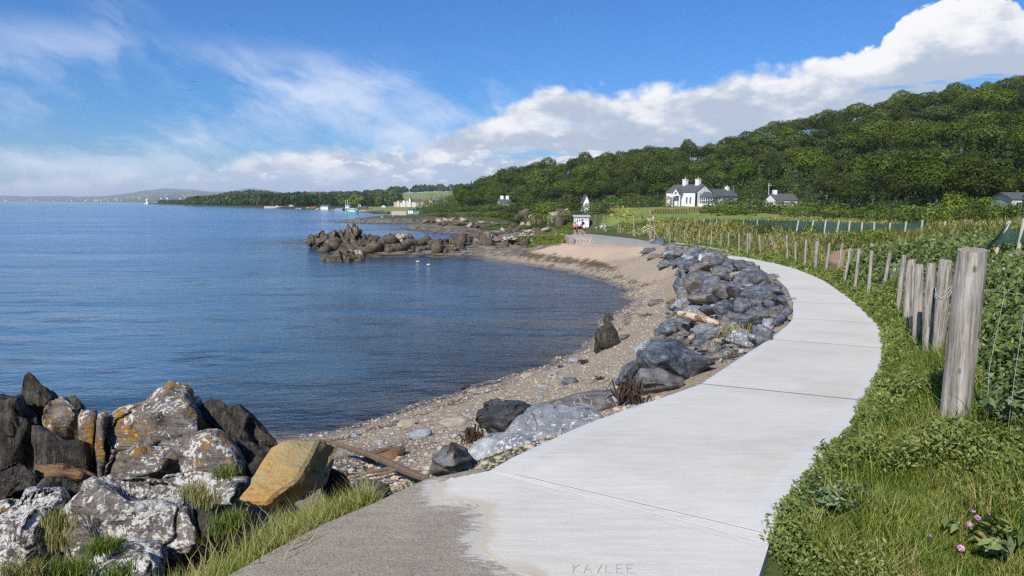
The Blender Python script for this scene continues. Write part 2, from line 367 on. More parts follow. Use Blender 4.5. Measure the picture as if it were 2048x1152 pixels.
for az_, z in [(-7, 2), (-4, 5), (0, 10), (10, 20), (25, 40), (40, 60), (55, 55)]: cp((680 * math.sin(R(az_)), 680 * math.cos(R(az_)), z))
for az_, r_, z in [(60, 10, 4.3), (60, 40, 5), (60, 100, 12), (60, 250, 60), (75, 5, 4.2), (75, 30, 5), (-62, 5, 2.2), (-62, 14, -.4)]: cp((r_ * math.sin(R(az_)), r_ * math.cos(R(az_)), z))

C = np.array(C)
def warp(x, y):
    r_ = np.sqrt(x * x + y * y) + 1e-6
    return np.stack([np.arctan2(x, y), np.log(np.maximum(r_, .8))], -1)
Wp = warp(C[:, 0], C[:, 1])
keep = [0]
for i in range(1, len(Wp)):
    if np.min(np.hypot(*(Wp[keep] - Wp[i]).T)) > .006: keep.append(i)
C = C[keep]; Wp = Wp[keep]
def U(r2): return np.where(r2 > 1e-12, .5 * r2 * np.log(np.maximum(r2, 1e-12)), 0)
n = len(C); K = U(((Wp[:, None] - Wp[None]) ** 2).sum(-1)) + np.eye(n) * 2e-5
A = np.zeros((n + 3, n + 3)); A[:n, :n] = K; A[:n, n] = A[n, :n] = 1; A[:n, n + 1:] = Wp; A[n + 1:, :n] = Wp.T
sol = np.linalg.solve(A, np.concatenate([C[:, 2], np.zeros(3)]))
def tps(x, y):
    w = warp(x, y); out = np.empty(len(x))
    for i in range(0, len(x), 20000):
        ww = w[i:i + 20000]; out[i:i + 20000] = U(((ww[:, None] - Wp[None]) ** 2).sum(-1)) @ sol[:n] + sol[n] + ww @ sol[n + 1:]
    return out
NA, NR = 520, 430
AZ0, AZ1, R0, R1 = R(-66), R(78), 1.2, 700.0
AZ = np.linspace(AZ0, AZ1, NA); LR = np.linspace(math.log(R0), math.log(R1), NR)
GA, GR = np.meshgrid(AZ, np.exp(LR), indexing='ij')
GX = GR * np.sin(GA); GYY = GR * np.cos(GA)
GZZ = tps(GX.ravel(), GYY.ravel()).reshape(NA, NR)
Pn = np.stack([GX.ravel(), GYY.ravel(), np.zeros(NA * NR)], 1)
lump = fbm(Pn * .9, 4, 3).reshape(NA, NR)
GZZ += lump * np.clip(GR * .004, .015, .6) * .5
GZZ += (GR > 9) * np.minimum(.22, GR * .006) * .35 * fbm(Pn * 2.2, 3, 9).reshape(NA, NR)

def inside(poly, X, Y):
    res = np.zeros(X.shape, bool); j = len(poly) - 1
    for i in range(len(poly)):
        xi, yi = poly[i][0], poly[i][1]; xj, yj = poly[j][0], poly[j][1]
        c_ = ((yi > Y) != (yj > Y)) & (X < (xj - xi) * (Y - yi) / (yj - yi + 1e-12) + xi); res ^= c_; j = i
    return res
def dist_line(line, X, Y):
    best = np.full(X.shape, 1e9)
    for a, b in zip(line, line[1:]):
        vx, vy = b[0] - a[0], b[1] - a[1]; tt = np.clip(((X - a[0]) * vx + (Y - a[1]) * vy) / (vx * vx + vy * vy + 1e-9), 0, 1)
        best = np.minimum(best, np.hypot(X - a[0] - tt * vx, Y - a[1] - tt * vy))
    return best
ap_w = [GP(*q) for q in APRON]
PATHPOLY = LEFT + RIGHT[::-1] + [near_R[1], near_R[0], Vector((1.3, 1.0, 0)), Vector((-1.8, 1.0, 0)), ap_w[0], ap_w[1], ap_w[2], ap_w[3], ap_w[4], ap_w[5], ap_w[6]]
onp = inside(PATHPOLY, GX, GYY); dl = dist_line(LEFT + [near_L[2], near_L[1], near_L[0]], GX, GYY) ; dr_ = dist_line(near_R + RIGHT, GX, GYY)
pzz = pz(GYY)
cap = np.where(onp | (dl < .12), pzz - .10, np.where(dr_ < .10, pzz - .035, 1e9))
sea_side = (((~onp) & (dl < dr_) & (dl < 7)) | (onp & (dl < 1.6))) & (GYY > 50) & (GYY < 88)
cap = np.minimum(cap, np.where(sea_side, pzz - np.interp(GYY, [50, 58, 68, 77, 85], [.15, .30, .62, .80, 1.05]) - .05 * np.where(onp, 0, dl), 1e9))
GZZ = np.minimum(GZZ, cap)
tz_r, ta = LR, AZ
def terr(x, y):
    x = np.asarray(x, float); y = np.asarray(y, float)
    a = np.clip((np.arctan2(x, y) - AZ0) / (AZ1 - AZ0) * (NA - 1), 0, NA - 1.001); l = np.clip((np.log(np.maximum(np.hypot(x, y), R0)) - LR[0]) / (LR[-1] - LR[0]) * (NR - 1), 0, NR - 1.001)
    i = a.astype(int); j = l.astype(int); fa = a - i; fl = l - j
    return (GZZ[i, j] * (1 - fa) * (1 - fl) + GZZ[i + 1, j] * fa * (1 - fl) + GZZ[i, j + 1] * (1 - fa) * fl + GZZ[i + 1, j + 1] * fa * fl)
KK = np.exp(np.linspace(math.log(1.5), math.log(680), 900))
def GT(u, v, ymin=0):
    """photograph pixel -> point of the ground it falls on"""
    d = ray(u, v); x = d.x * KK / d.y; y = KK; z = H + d.z * KK / d.y
    h = np.maximum(terr(x, y), -.05); k = np.nonzero((z <= h) & (y > ymin))[0]
    if len(k) == 0: return GY(u, v, 600)
    k = k[0]
    if k == 0: return Vector((x[0], y[0], h[0]))
    a0 = z[k - 1] - h[k - 1]; a1 = h[k] - z[k]; f = a0 / (a0 + a1 + 1e-9); yy = y[k - 1] + (y[k] - y[k - 1]) * f
    return GY(u, v, float(yy))
FENCE = sorted([(p.x, p.y) for p in FEET], key=lambda q: q[1])
FENCE = [(2.6, 1.0)] + FENCE
def fence_side(x, y):
    """metres beyond the fence line (positive on the inland side)"""
    fx = np.interp(y, [p[1] for p in FENCE], [p[0] for p in FENCE]); return x - fx

# ---- classes of ground
BEACH = [(w.x, w.y) for w in WL]
inl = [GZ(u, v, z) for u, v, z in [(1130, 487, .6), (1186, 489, .6)]] + lo_[::-1][12:] + LEFT[::-1][60:] + [GP(850, 958), Vector((-.9, 4.6, 0)), Vector((-1.7, 6.2, 0)), Vector((-3.6, 8.5, 0)), Vector((-12, 9, 0))]
grassy_pt = [GZ(u, v, .9) for u, v in [(1030, 472), (1135, 462), (1140, 490), (1060, 486), (1000, 480)]]
fx_ = np.interp(GYY, [p[1] for p in FENCE], [p[0] for p in FENCE])
left_x = np.interp(GYY, [p.y for p in sorted(LEFT, key=lambda q: q.y)], [p.x for p in sorted(LEFT, key=lambda q: q.y)])
landw = sstep(GX - left_x, -.1, .3)
near_left = sstep(GYY, 6.6, 5.2) * sstep(GX, -3.2, -1.8)          # turf between the apron and the rocks
far_land = sstep(GYY, 92, 100) * sstep(GZZ, .55, 1.0)
gp = inside([(p.x, p.y) for p in grassy_pt], GX, GYY).astype(float)
veg = np.clip(np.maximum.reduce([landw * (GYY < 93), near_left, far_land, gp]), 0, 1)
veg = np.where((GYY >= 93) & (GX > 14), np.maximum(veg, sstep(GZZ, .8, 1.3)), veg)
is_g = veg > .5
faces_i, faces_j = np.meshgrid(np.arange(NA - 1), np.arange(NR - 1), indexing='ij')
fi = faces_i.ravel(); fj = faces_j.ravel()
quad = np.stack([fi * NR + fj, fi * NR + fj + 1, (fi + 1) * NR + fj + 1, (fi + 1) * NR + fj], 1)
Vt = np.stack([GX, GYY, GZZ], -1).reshape(-1, 3)
vg = veg.reshape(-1)[quad].mean(1) > .5
ridge_d = np.interp(np.arctan2(GX, GYY), [math.atan((u - 1024) / 1376) for u in RD_U], RD_D)
foot_d = np.interp(np.arctan2(GX, GYY), [math.atan((f[0] - 1024) / 1376) for f in FT], [f[2] for f in FT])
hillm = (GYY > foot_d * .97) & (GA > R(-8)) & (GYY > 85)
hm = hillm.reshape(-1)[quad].mean(1) > .5
def sub(name, mask, mat, attrs):
    q = quad[mask]; used = np.unique(q); mp = np.full(len(Vt), -1); mp[used] = np.arange(len(used))
    o = mesh(name, Vt[used], mp[q], mat, smooth=True); struct(o)
    for k, v in attrs.items(): set_attr(o, k, v.reshape(-1)[used])
    return o

# ---- materials of the ground
m_beach, t = new_mat('shingle')
P = t.pos(); px_, py_, pz_ = t.sep(P)
v1 = t.voro(P, 27, 'F1', 'Color'); d1 = t.voro(P, 27); v2 = t.voro(P, 70, 'F1', 'Color'); d2 = t.voro(P, 70)
r1 = t.sep(v1)[0]; r2 = t.sep(v2)[1]
peb = t.ramp(r1, [(0, (.10, .08, .06)), (.25, (.28, .205, .135)), (.55, (.43, .335, .225)), (.8, (.51, .425, .30)), (1, (.26, .245, .23))])
fine = t.ramp(r2, [(0, (.17, .125, .082)), (.4, (.39, .295, .195)), (.75, (.51, .405, .275)), (1, (.31, .275, .23))])
col = t.mix(.5, peb, fine)
sandn = t.noise(P, 1.3, 5, .6)
sandc = t.mix(sandn, (.46, .33, .225, 1), (.55, .41, .29, 1))
sand = t.m('MULTIPLY', t.attr('sand'), t.ss(t.noise(P, .6, 4, .6), .2, .6, .55, 1), clamp=True)
col = t.mix(sand, col, sandc)
wn = t.noise(t.vm('MULTIPLY', P, (.7, 3.0, 1.0)), 1.5, 8, .74)
wr = t.attr('wrack')
weed = t.m('MULTIPLY', t.ss(t.m('ADD', wn, t.m('MULTIPLY', wr, .40)), .68, .77), t.ss(wr, .02, .3))
col = t.mix(t.m('MULTIPLY', weed, .9), col, t.mix(t.noise(P, 9, 3), (.035, .024, .013, 1), (.10, .062, .03, 1)))
rocky = t.attr('rocky')
col = t.mix(rocky, col, t.mix(t.ss(t.noise(P, 1.1, 8, .72), .36, .66), (.032, .025, .016, 1), (.30, .25, .18, 1)))
wet = t.ss(t.m('ADD', pz_, t.m('MULTIPLY', t.m('SUBTRACT', t.noise(P, 1.2, 3), .5), .12)), .26, .06)
col = t.mix(t.m('MULTIPLY', wet, .75), col, t.mix(1.0, col, (.42, .40, .38, 1), 'MULTIPLY'))
hgt = t.m('ADD', t.m('MULTIPLY', d1, -.8), t.m('MULTIPLY', d2, -.4))
hgt = t.m('MULTIPLY', hgt, t.m('SUBTRACT', 1.0, t.m('MULTIPLY', sand, .8)))
finish(t, col, t.mix(wet, (.85,) * 3, (.35,) * 3), t.bump(hgt, .9, .03))

def ground_mat(name, hill=False):
    m, t = new_mat(name); P = t.pos()
    n1 = t.noise(P, .35, 5, .6); n2 = t.noise(P, 6, 4, .6)
    if hill: c = t.mix(n1, (.018, .030, .010, 1), (.035, .05, .015, 1))
    else:
        c = t.ramp(t.m('ADD', t.m('MULTIPLY', n1, .6), t.m('MULTIPLY', n2, .4)), [(.3, (.035, .045, .015)), (.5, (.07, .09, .025)), (.7, (.12, .115, .045))])
        c = t.mix(t.attr('lawn'), c, t.mix(t.noise(P, .25, 6, .6), (.145, .195, .034, 1), (.22, .26, .06, 1)))
        c = t.mix(t.attr('earth'), c, t.mix(t.noise(P, 3, 6, .6), (.22, .13, .075, 1), (.42, .27, .17, 1)))
        c = t.mix(t.attr('rocky'), c, t.mix(t.ss(t.noise(P, 1.1, 8, .72), .36, .66), (.035, .028, .018, 1), (.32, .27, .20, 1)))
    finish(t, c, .95, t.bump(t.noise(P, 9, 5, .6), .6, .06), spec=.2); return m
m_ground = ground_mat('turf'); m_hill = ground_mat('wood_floor', True)

sand_a = sstep(GYY, 46, 60) * sstep(GZZ + .18 * fbm(Pn * .35, 4, 33).reshape(NA, NR), .52, .80) * (GX > -3) * (GYY < 100)
wrack_a = np.maximum(np.exp(-((GZZ - .62) / .22) ** 2) * sstep(GYY, 40, 52) * (GX > -2) * .9, np.exp(-((GZZ - .34) / .16) ** 2) * .6)
wrack_a = np.maximum(wrack_a, np.exp(-((GZZ - .95) / .15) ** 2) * .35)
wrack_a = np.maximum(wrack_a, np.exp(-((GZZ - .07) / .07) ** 2) * .62 * (GYY < 56)) * (GZZ > -.05)
wrack_a = np.where((GX < 2) & (GYY < 14) & (GYY > 4), np.maximum(wrack_a, .35), wrack_a)
du = 1024 + np.tan(np.arctan2(GX, GYY)) * 1376
rock_pt = sstep(GYY, 57, 63) * (GYY < 100) * sstep(du, 1010, 930) + sstep(GYY, 96, 100) * sstep(GX, 26, 10) * sstep(GZZ, 1.35, .8)
rock_pt = np.clip(np.where((GYY > 62) & (GYY < 88) & (du < 1120) & (du > 900) & (GZZ > .45), np.maximum(rock_pt, .9 * (veg < .5)), rock_pt), 0, 1)
rock_pt = np.maximum(rock_pt, sstep(GX, -.8, -1.6) * (GYY < 11) * sstep(GYY, 11, 8))
underwater = sstep(GZZ, .0, -.25); rock_pt = np.maximum(rock_pt, underwater * .55)
lawn_a = sstep(GYY, 96, 108) * sstep(du, 1195, 1225) * sstep(du, 1700, 1600) * (GYY < 205) * (GYY < foot_d)
lawn_a = np.maximum(lawn_a, .8 * sstep(GYY, 55, 70) * sstep(du, 1560, 1640) * (GYY < foot_d))
earth_a = np.exp(-(((du - 1700) / 45) ** 2 + ((GYY - 30) / 5) ** 2)) + np.exp(-(((du - 1775) / 22) ** 2 + ((GYY - 28) / 3.5) ** 2)) + np.exp(-(((du - 1715) / 25) ** 2 + ((GYY - 23) / 2.0) ** 2))
earth_a = sstep(earth_a + .35 * fbm(Pn * .8, 4, 21).reshape(NA, NR), .35, .6)
beach = sub('beach', ~vg & ~hm, m_beach, {'sand': sand_a, 'wrack': wrack_a, 'rocky': rock_pt})
ground = sub('ground', vg & ~hm, m_ground, {'lawn': lawn_a, 'earth': earth_a, 'rocky': rock_pt * .8})
hillside = sub('hillside', hm, m_hill, {})

# ---- sea
m_sea, t = new_mat('sea_water'); P = t.pos()
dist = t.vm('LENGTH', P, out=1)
sx, sy, sz = t.sep(P)
warpv = t.vm('ADD', P, t.vm('SCALE', t.noise(P, .12, 2, .5, col=True), scale=2.5))
w1 = t.noise(t.vm('MULTIPLY', warpv, (.55, 1.25, 1)), 1.0, 4, .55)
w2 = t.noise(t.vm('MULTIPLY', warpv, (1.6, 3.6, 1)), 1.4, 4, .6)
w3 = t.noise(t.vm('MULTIPLY', P, (.05, .16, 1)), 1.0, 3, .55)
calm = t.ss(t.noise(t.vm('MULTIPLY', P, (.02, .07, 1)), 1.0, 4, .6), .35, .62, .45, 1.0)
h = t.m('MULTIPLY', t.m('ADD', t.m('ADD', t.m('MULTIPLY', w1, .5), t.m('MULTIPLY', w2, .17)), t.m('MULTIPLY', w3, 1.1)), calm)
nrm = t.bump(h, 1.0, .42)
dep = t.attr('depth')
mask = t.noise(t.vm('MULTIPLY', P, (.35, .6, 1)), 1.0, 5, .65)
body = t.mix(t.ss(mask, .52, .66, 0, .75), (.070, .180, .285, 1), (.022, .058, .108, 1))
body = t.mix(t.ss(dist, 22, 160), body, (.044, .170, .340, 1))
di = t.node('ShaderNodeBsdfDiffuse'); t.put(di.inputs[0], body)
tr = t.node('ShaderNodeBsdfTransparent'); t.put(tr.inputs[0], (.80, .86, .88, 1))
mx = t.node('ShaderNodeMixShader'); t.put(mx.inputs[0], t.m('SUBTRACT', 1.0, t.m('POWER', 2.718, t.m('MULTIPLY', dep, -.8)))); t.l.new(tr.outputs[0], mx.inputs[1]); t.l.new(di.outputs[0], mx.inputs[2])
gl = t.node('ShaderNodeBsdfGlossy'); t.put(gl.inputs['Roughness'], .10); t.put(gl.inputs['Normal'], nrm); t.put(gl.inputs[0], (.95, .97, 1, 1))
fr = t.node('ShaderNodeFresnel'); fr.inputs[0].default_value = 1.33; t.put(fr.inputs['Normal'], nrm)
mx2 = t.node('ShaderNodeMixShader'); t.put(mx2.inputs[0], t.m('MULTIPLY', fr.outputs[0], .92)); t.l.new(mx.outputs[0], mx2.inputs[1]); t.l.new(gl.outputs[0], mx2.inputs[2])
t.l.new(mx2.outputs[0], t.out.inputs[0])
sa_ = np.linspace(R(-72), R(60), 280); sr_ = np.exp(np.linspace(math.log(6), math.log(16000), 330))
SA, SR = np.meshgrid(sa_, sr_, indexing='ij'); SX = SR * np.sin(SA); SY = SR * np.cos(SA)
sd_ = np.where(SR < 650, -terr(SX, SY), 8.0)
sq_i, sq_j = np.meshgrid(np.arange(279), np.arange(329), indexing='ij'); sq_i = sq_i.ravel(); sq_j = sq_j.ravel()
sq = np.stack([sq_i * 330 + sq_j, (sq_i + 1) * 330 + sq_j, (sq_i + 1) * 330 + sq_j + 1, sq_i * 330 + sq_j + 1], 1)
okf = sd_.reshape(-1)[sq].max(1) > -.08
sq = sq[okf]; used = np.unique(sq); mp = np.full(SX.size, -1); mp[used] = np.arange(len(used))
sea = mesh('sea', np.stack([SX, SY, 0 * SX], -1).reshape(-1, 3)[used], mp[sq], m_sea, smooth=True); struct(sea)
set_attr(sea, 'depth', np.clip(sd_.reshape(-1)[used], 0, 20))

# ---- concrete path: one part per slab
def conc_mat(name, base, dark, rough_scale, speck=0.0):
    m, t = new_mat(name); P = t.pos()
    a = t.noise(P, .9, 5, .6); b = t.noise(t.vm('MULTIPLY', P, (4, 26, 1)), 1.0, 4, .6); c_ = t.noise(P, 70, 3, .6); dd = t.noise(P, 240, 2, .6)
    f = t.m('ADD', t.m('ADD', t.m('MULTIPLY', a, .40), t.m('MULTIPLY', b, .35)), t.m('MULTIPLY', c_, .25))
    col = t.mix(t.ss(f, .32, .68), dark, base)
    seam = t.attr('seam'); smear = t.noise(t.vm('MULTIPLY', P, (16, 60, 1)), 1.0, 6, .7)
    if speck:
        v = t.voro(P, 260, 'F1', 'Color'); col = t.mix(t.m('MULTIPLY', t.ss(t.sep(v)[0], .5, 1), speck), col, (.52, .49, .44, 1))
        v = t.voro(P, 200, 'F1', 'Color'); col = t.mix(t.m('MULTIPLY', t.ss(t.sep(v)[1], .7, 1), speck * 1.2), col, (.05, .045, .04, 1))
        col = t.mix(t.m('MULTIPLY', t.ss(t.noise(P, 1.6, 6, .7), .5, .7), .4), col, (.14, .125, .10, 1))
        if name == 'old_concrete': col = t.mix(t.ss(t.m('ADD', smear, t.m('MULTIPLY', seam, .55)), .72, .92, 0, .85), col, (.50, .47, .42, 1))
    else:
        e = t.attr('edge'); col = t.mix(t.m('MULTIPLY', t.m('MULTIPLY', t.ss(e, .80, .84), t.ss(e, 1.0, .98)), .35), col, (.60, .60, .615, 1))
        col = t.mix(t.m('MULTIPLY', t.ss(t.noise(P, 2.1, 7, .75), .58, .75), .45), col, (.40, .365, .30, 1))
        col = t.mix(t.m('MULTIPLY', t.ss(e, .86, 1.0), t.ss(t.noise(P, 7, 6, .7), .5, .66, 0, .55)), col, (.33, .29, .22, 1))
        col = t.mix(t.ss(t.noise(t.vm('MULTIPLY', P, (1.6, 9, 1)), 1.0, 7, .75), .57, .72, 0, .5), col, (.44, .41, .355, 1))
        col = t.mix(t.ss(t.noise(t.vm('MULTIPLY', P, (11, 26, 1)), 1.0, 4, .6), .70, .76, 0, .4), col, (.25, .23, .20, 1))
        col = t.mix(t.ss(t.voro(P, 3.2), .035, .02, 0, .4), col, (.2, .18, .15, 1))
        col = t.mix(t.m('MULTIPLY', t.ss(t.noise(P, .45, 3, .6), .45, .65), .35), col, (.585, .56, .50, 1))
        col = t.mix(t.ss(t.m('ADD', t.noise(P, 5, 5, .65), t.m('MULTIPLY', seam, .7)), .78, 1.1, 0, .6), col, (.43, .35, .25, 1))
    hh = t.m('ADD', t.m('MULTIPLY', b, .5), t.m('MULTIPLY', c_, .6 if not speck else 1.2))
    finish(t, col, .9, t.bump(hh, .5, .006), spec=.25); return m
m_conc = conc_mat('new_concrete', (.655, .622, .540, 1), (.50, .472, .405, 1), 1)
m_oldc = conc_mat('old_concrete', (.345, .285, .215, 1), (.215, .178, .13, 1), 1, .42)
m_oldp = conc_mat('worn_concrete', (.40, .37, .34, 1), (.26, .24, .22, 1), 1, .3)

path = struct(empty('path', GP(1300, 1000)))
bpy.context.view_layer.update()
pinv = path.matrix_world.inverted()
def slab(l, r, name, mat, thick=.26, zoff=0.0, gap=.0055, parent=None, ncol=12):
    """slab between matched edge stations, chamfered top arrises, recessed joints at both ends"""
    l = [p.copy() for p in l]; r = [p.copy() for p in r]
    for e in (l, r):
        e[0] = e[0] + (e[1] - e[0]).normalized() * gap; e[-1] = e[-1] + (e[-2] - e[-1]).normalized() * gap
    ts = [0, .012] + list(np.linspace(.08, .92, ncol)) + [.988, 1.0]
    V = []; E = []; nr = len(l); nc = len(ts)
    for i in range(nr):
        endd = .006 if i in (0, nr - 1) else 0.0
        for k, f in enumerate(ts):
            p = l[i].lerp(r[i], f); p = Vector((p.x, p.y, float(pz(p.y)) + zoff - endd - (.010 if k in (0, nc - 1) else 0))); V.append(p); E.append(abs(f * 2 - 1))
    Fc = [(i * nc + k, i * nc + k + 1, (i + 1) * nc + k + 1, (i + 1) * nc + k) for i in range(nr - 1) for k in range(nc - 1)]
    ring = [i * nc for i in range(nr)][::-1] + list(range(0, nc))[1:] + [i * nc + nc - 1 for i in range(nr)][1:] + [(nr - 1) * nc + k for k in range(nc)][::-1][1:-1]
    base = len(V)
    for q in ring: V.append(V[q] - Vector((0, 0, thick))); E.append(1)
    m_ = len(ring); Fc += [(ring[i], ring[(i + 1) % m_], base + (i + 1) % m_, base + i) for i in range(m_)]
    if parent is not None: V = [pinv @ v for v in V]
    o = mesh(name, V, Fc, mat, parent); set_attr(o, 'edge', E)
    bm = bmesh.new(); bm.from_mesh(o.data); bmesh.ops.recalc_face_normals(bm, faces=bm.faces); bm.to_mesh(o.data); bm.free()
    return o
for l, r in SEG: slab(l, r, 'concrete_slab', m_conc, parent=path)
SEAM = [GP(*q) for q in SLAB0[:-3]]
def flat_poly(pxs, name, mat, zoff, parent, thick=.2, step=.05):
    P = [GP(*q) for q in pxs]; bm = bmesh.new()
    vs = [bm.verts.new((p.x, p.y, 0)) for p in P]; f = bm.faces.new(vs)
    bmesh.ops.triangulate(bm, faces=[f]); 
    for _ in range(6):
        es = [e for e in bm.edges if e.calc_length() > step * 2.5]
        if not es: break
        bmesh.ops.subdivide_edges(bm, edges=es, cuts=1); bmesh.ops.triangulate(bm, faces=[f for f in bm.faces if len(f.verts) > 3])
    r_ = bmesh.ops.extrude_face_region(bm, geom=list(bm.faces))
    for e in r_['geom']:
        if isinstance(e, bmesh.types.BMVert): e.co.z = 1
    for v in bm.verts: v.co.z = float(pz(v.co.y)) + zoff - (0 if v.co.z > .5 else thick)
    bmesh.ops.recalc_face_normals(bm, faces=bm.faces)
    bmesh.ops.transform(bm, matrix=pinv, verts=bm.verts)
    me = bpy.data.meshes.new(name); bm.to_mesh(me); bm.free(); me.materials.append(mat)
    o = link(name, me, parent); set_attr(o, 'edge', np.zeros(len(me.vertices)))
    cw_ = np.array([(path.matrix_world @ v.co)[:] for v in me.vertices]); set_attr(o, 'seam', np.exp(-dist_line(SEAM, cw_[:, 0], cw_[:, 1]) / .10)); return o
def fray(L):
    out = []; gg = np.random.default_rng(4)
    for (a, b), (c, d) in zip(L, L[1:]):
        n_ = max(2, int(math.hypot(c - a, d - b) / 5))
        for k in range(n_): out.append((a + (c - a) * k / n_ + gg.normal() * 2.2 * (k > 0), b + (d - b) * k / n_ + gg.normal() * 1.6 * (k > 0)))
    return out + [L[-1]]
s0r = [(1541, 1083), (1518, 1152), (1495, 1230), (1060, 1230)]
s0l = [(975, 940)]
flat_poly(fray(SLAB0[:-1]) + [(977, 942), (1100, 972), (1250, 1008), (1400, 1046), (1540, 1083)] + s0r[1:3] + [(1100, 1230)], 'concrete_slab', m_conc, 0.0, path, .10)
flat_poly([(360, 1215), (455, 1151), (545, 1100), (640, 1050), (745, 1006), (850, 958), (960, 935), (972, 940), (1010, 1000), (1130, 1215)], 'old_slab', m_oldc, -.003, path, .45)
for k in range(0, 59, 6):
    l = lo_[k:k + 7]; r = ro_[k:k + 7]
    if len(l) > 2: slab(l, r, 'old_slab', m_oldp, parent=path, gap=.02, zoff=-.01)
# double saw-cut lines across the first joint
m_groove, t = new_mat('groove'); finish(t, (.70, .69, .67), .9)
def strip(pxs, wpx, name, mat, parent, zoff=.003):
    P = [GP(*q) for q in pxs]; V = []; Fc = []
    for i, p in enumerate(P):
        d = (P[min(i + 1, len(P) - 1)] - P[max(i - 1, 0)]); d.z = 0; d.normalize(); nrm_ = Vector((-d.y, d.x, 0)) * wpx
        for s_ in (-1, 1):
            q = p + nrm_ * s_; V.append(pinv @ Vector((q.x, q.y, float(pz(q.y)) + zoff)))
    for i in range(len(P) - 1): Fc.append((2 * i, 2 * i + 2, 2 * i + 3, 2 * i + 1))
    return mesh(name, V, Fc, mat, parent)
strip([(982, 946), (1100, 976), (1250, 1013), (1400, 1051), (1535, 1088)], .005, 'joint_sealant', m_groove, path)
strip([(1030, 948), (1200, 988), (1380, 1030), (1530, 1066)], .0025, 'joint_sealant', m_groove, path)
strip([(1030, 972), (1200, 1012), (1380, 1058), (1520, 1094)], .002, 'joint_sealant', m_groove, path)
# letters scratched in the concrete when wet
m_scr, t = new_mat('scratch'); finish(t, (.45, .425, .38), .95)
LET = {'K': [[(0, 0), (.02, 1)], [(.55, 1), (.05, .5), (.6, .02)]], 'A': [[(0, 0), (.3, 1), (.62, .05)], [(.12, .38), (.5, .4)]], 'Y': [[(0, 1), (.3, .5)], [(.62, 1), (.22, 0)]],
       'L': [[(.05, 1), (0, .05), (.5, 0)]], 'E': [[(.5, 1), (0, .95), (.03, .02), (.55, 0)], [(.03, .5), (.42, .52)]]}
m_dj, t = new_mat('joint_filler'); finish(t, (.33, .315, .29), .95)
for l, r in SEG[1:]:
    d_ = (l[1] - l[0]).normalized() * .006; a_, b_ = l[0], r[0]
    V = [pinv @ Vector((q.x, q.y, float(pz(q.y)) - .001)) for q in (a_ - d_, b_ - d_, b_ + d_, a_ + d_)]; mesh('joint_filler', V, [(0, 1, 2, 3)], m_dj, path)
u0 = 1146
for ch in 'KAYLEE':
    for st in LET[ch]: strip([(u0 + x * 24, 1147 - y * 18) for x, y in st], .0016, 'lettering', m_scr, path)
    u0 += 21.5
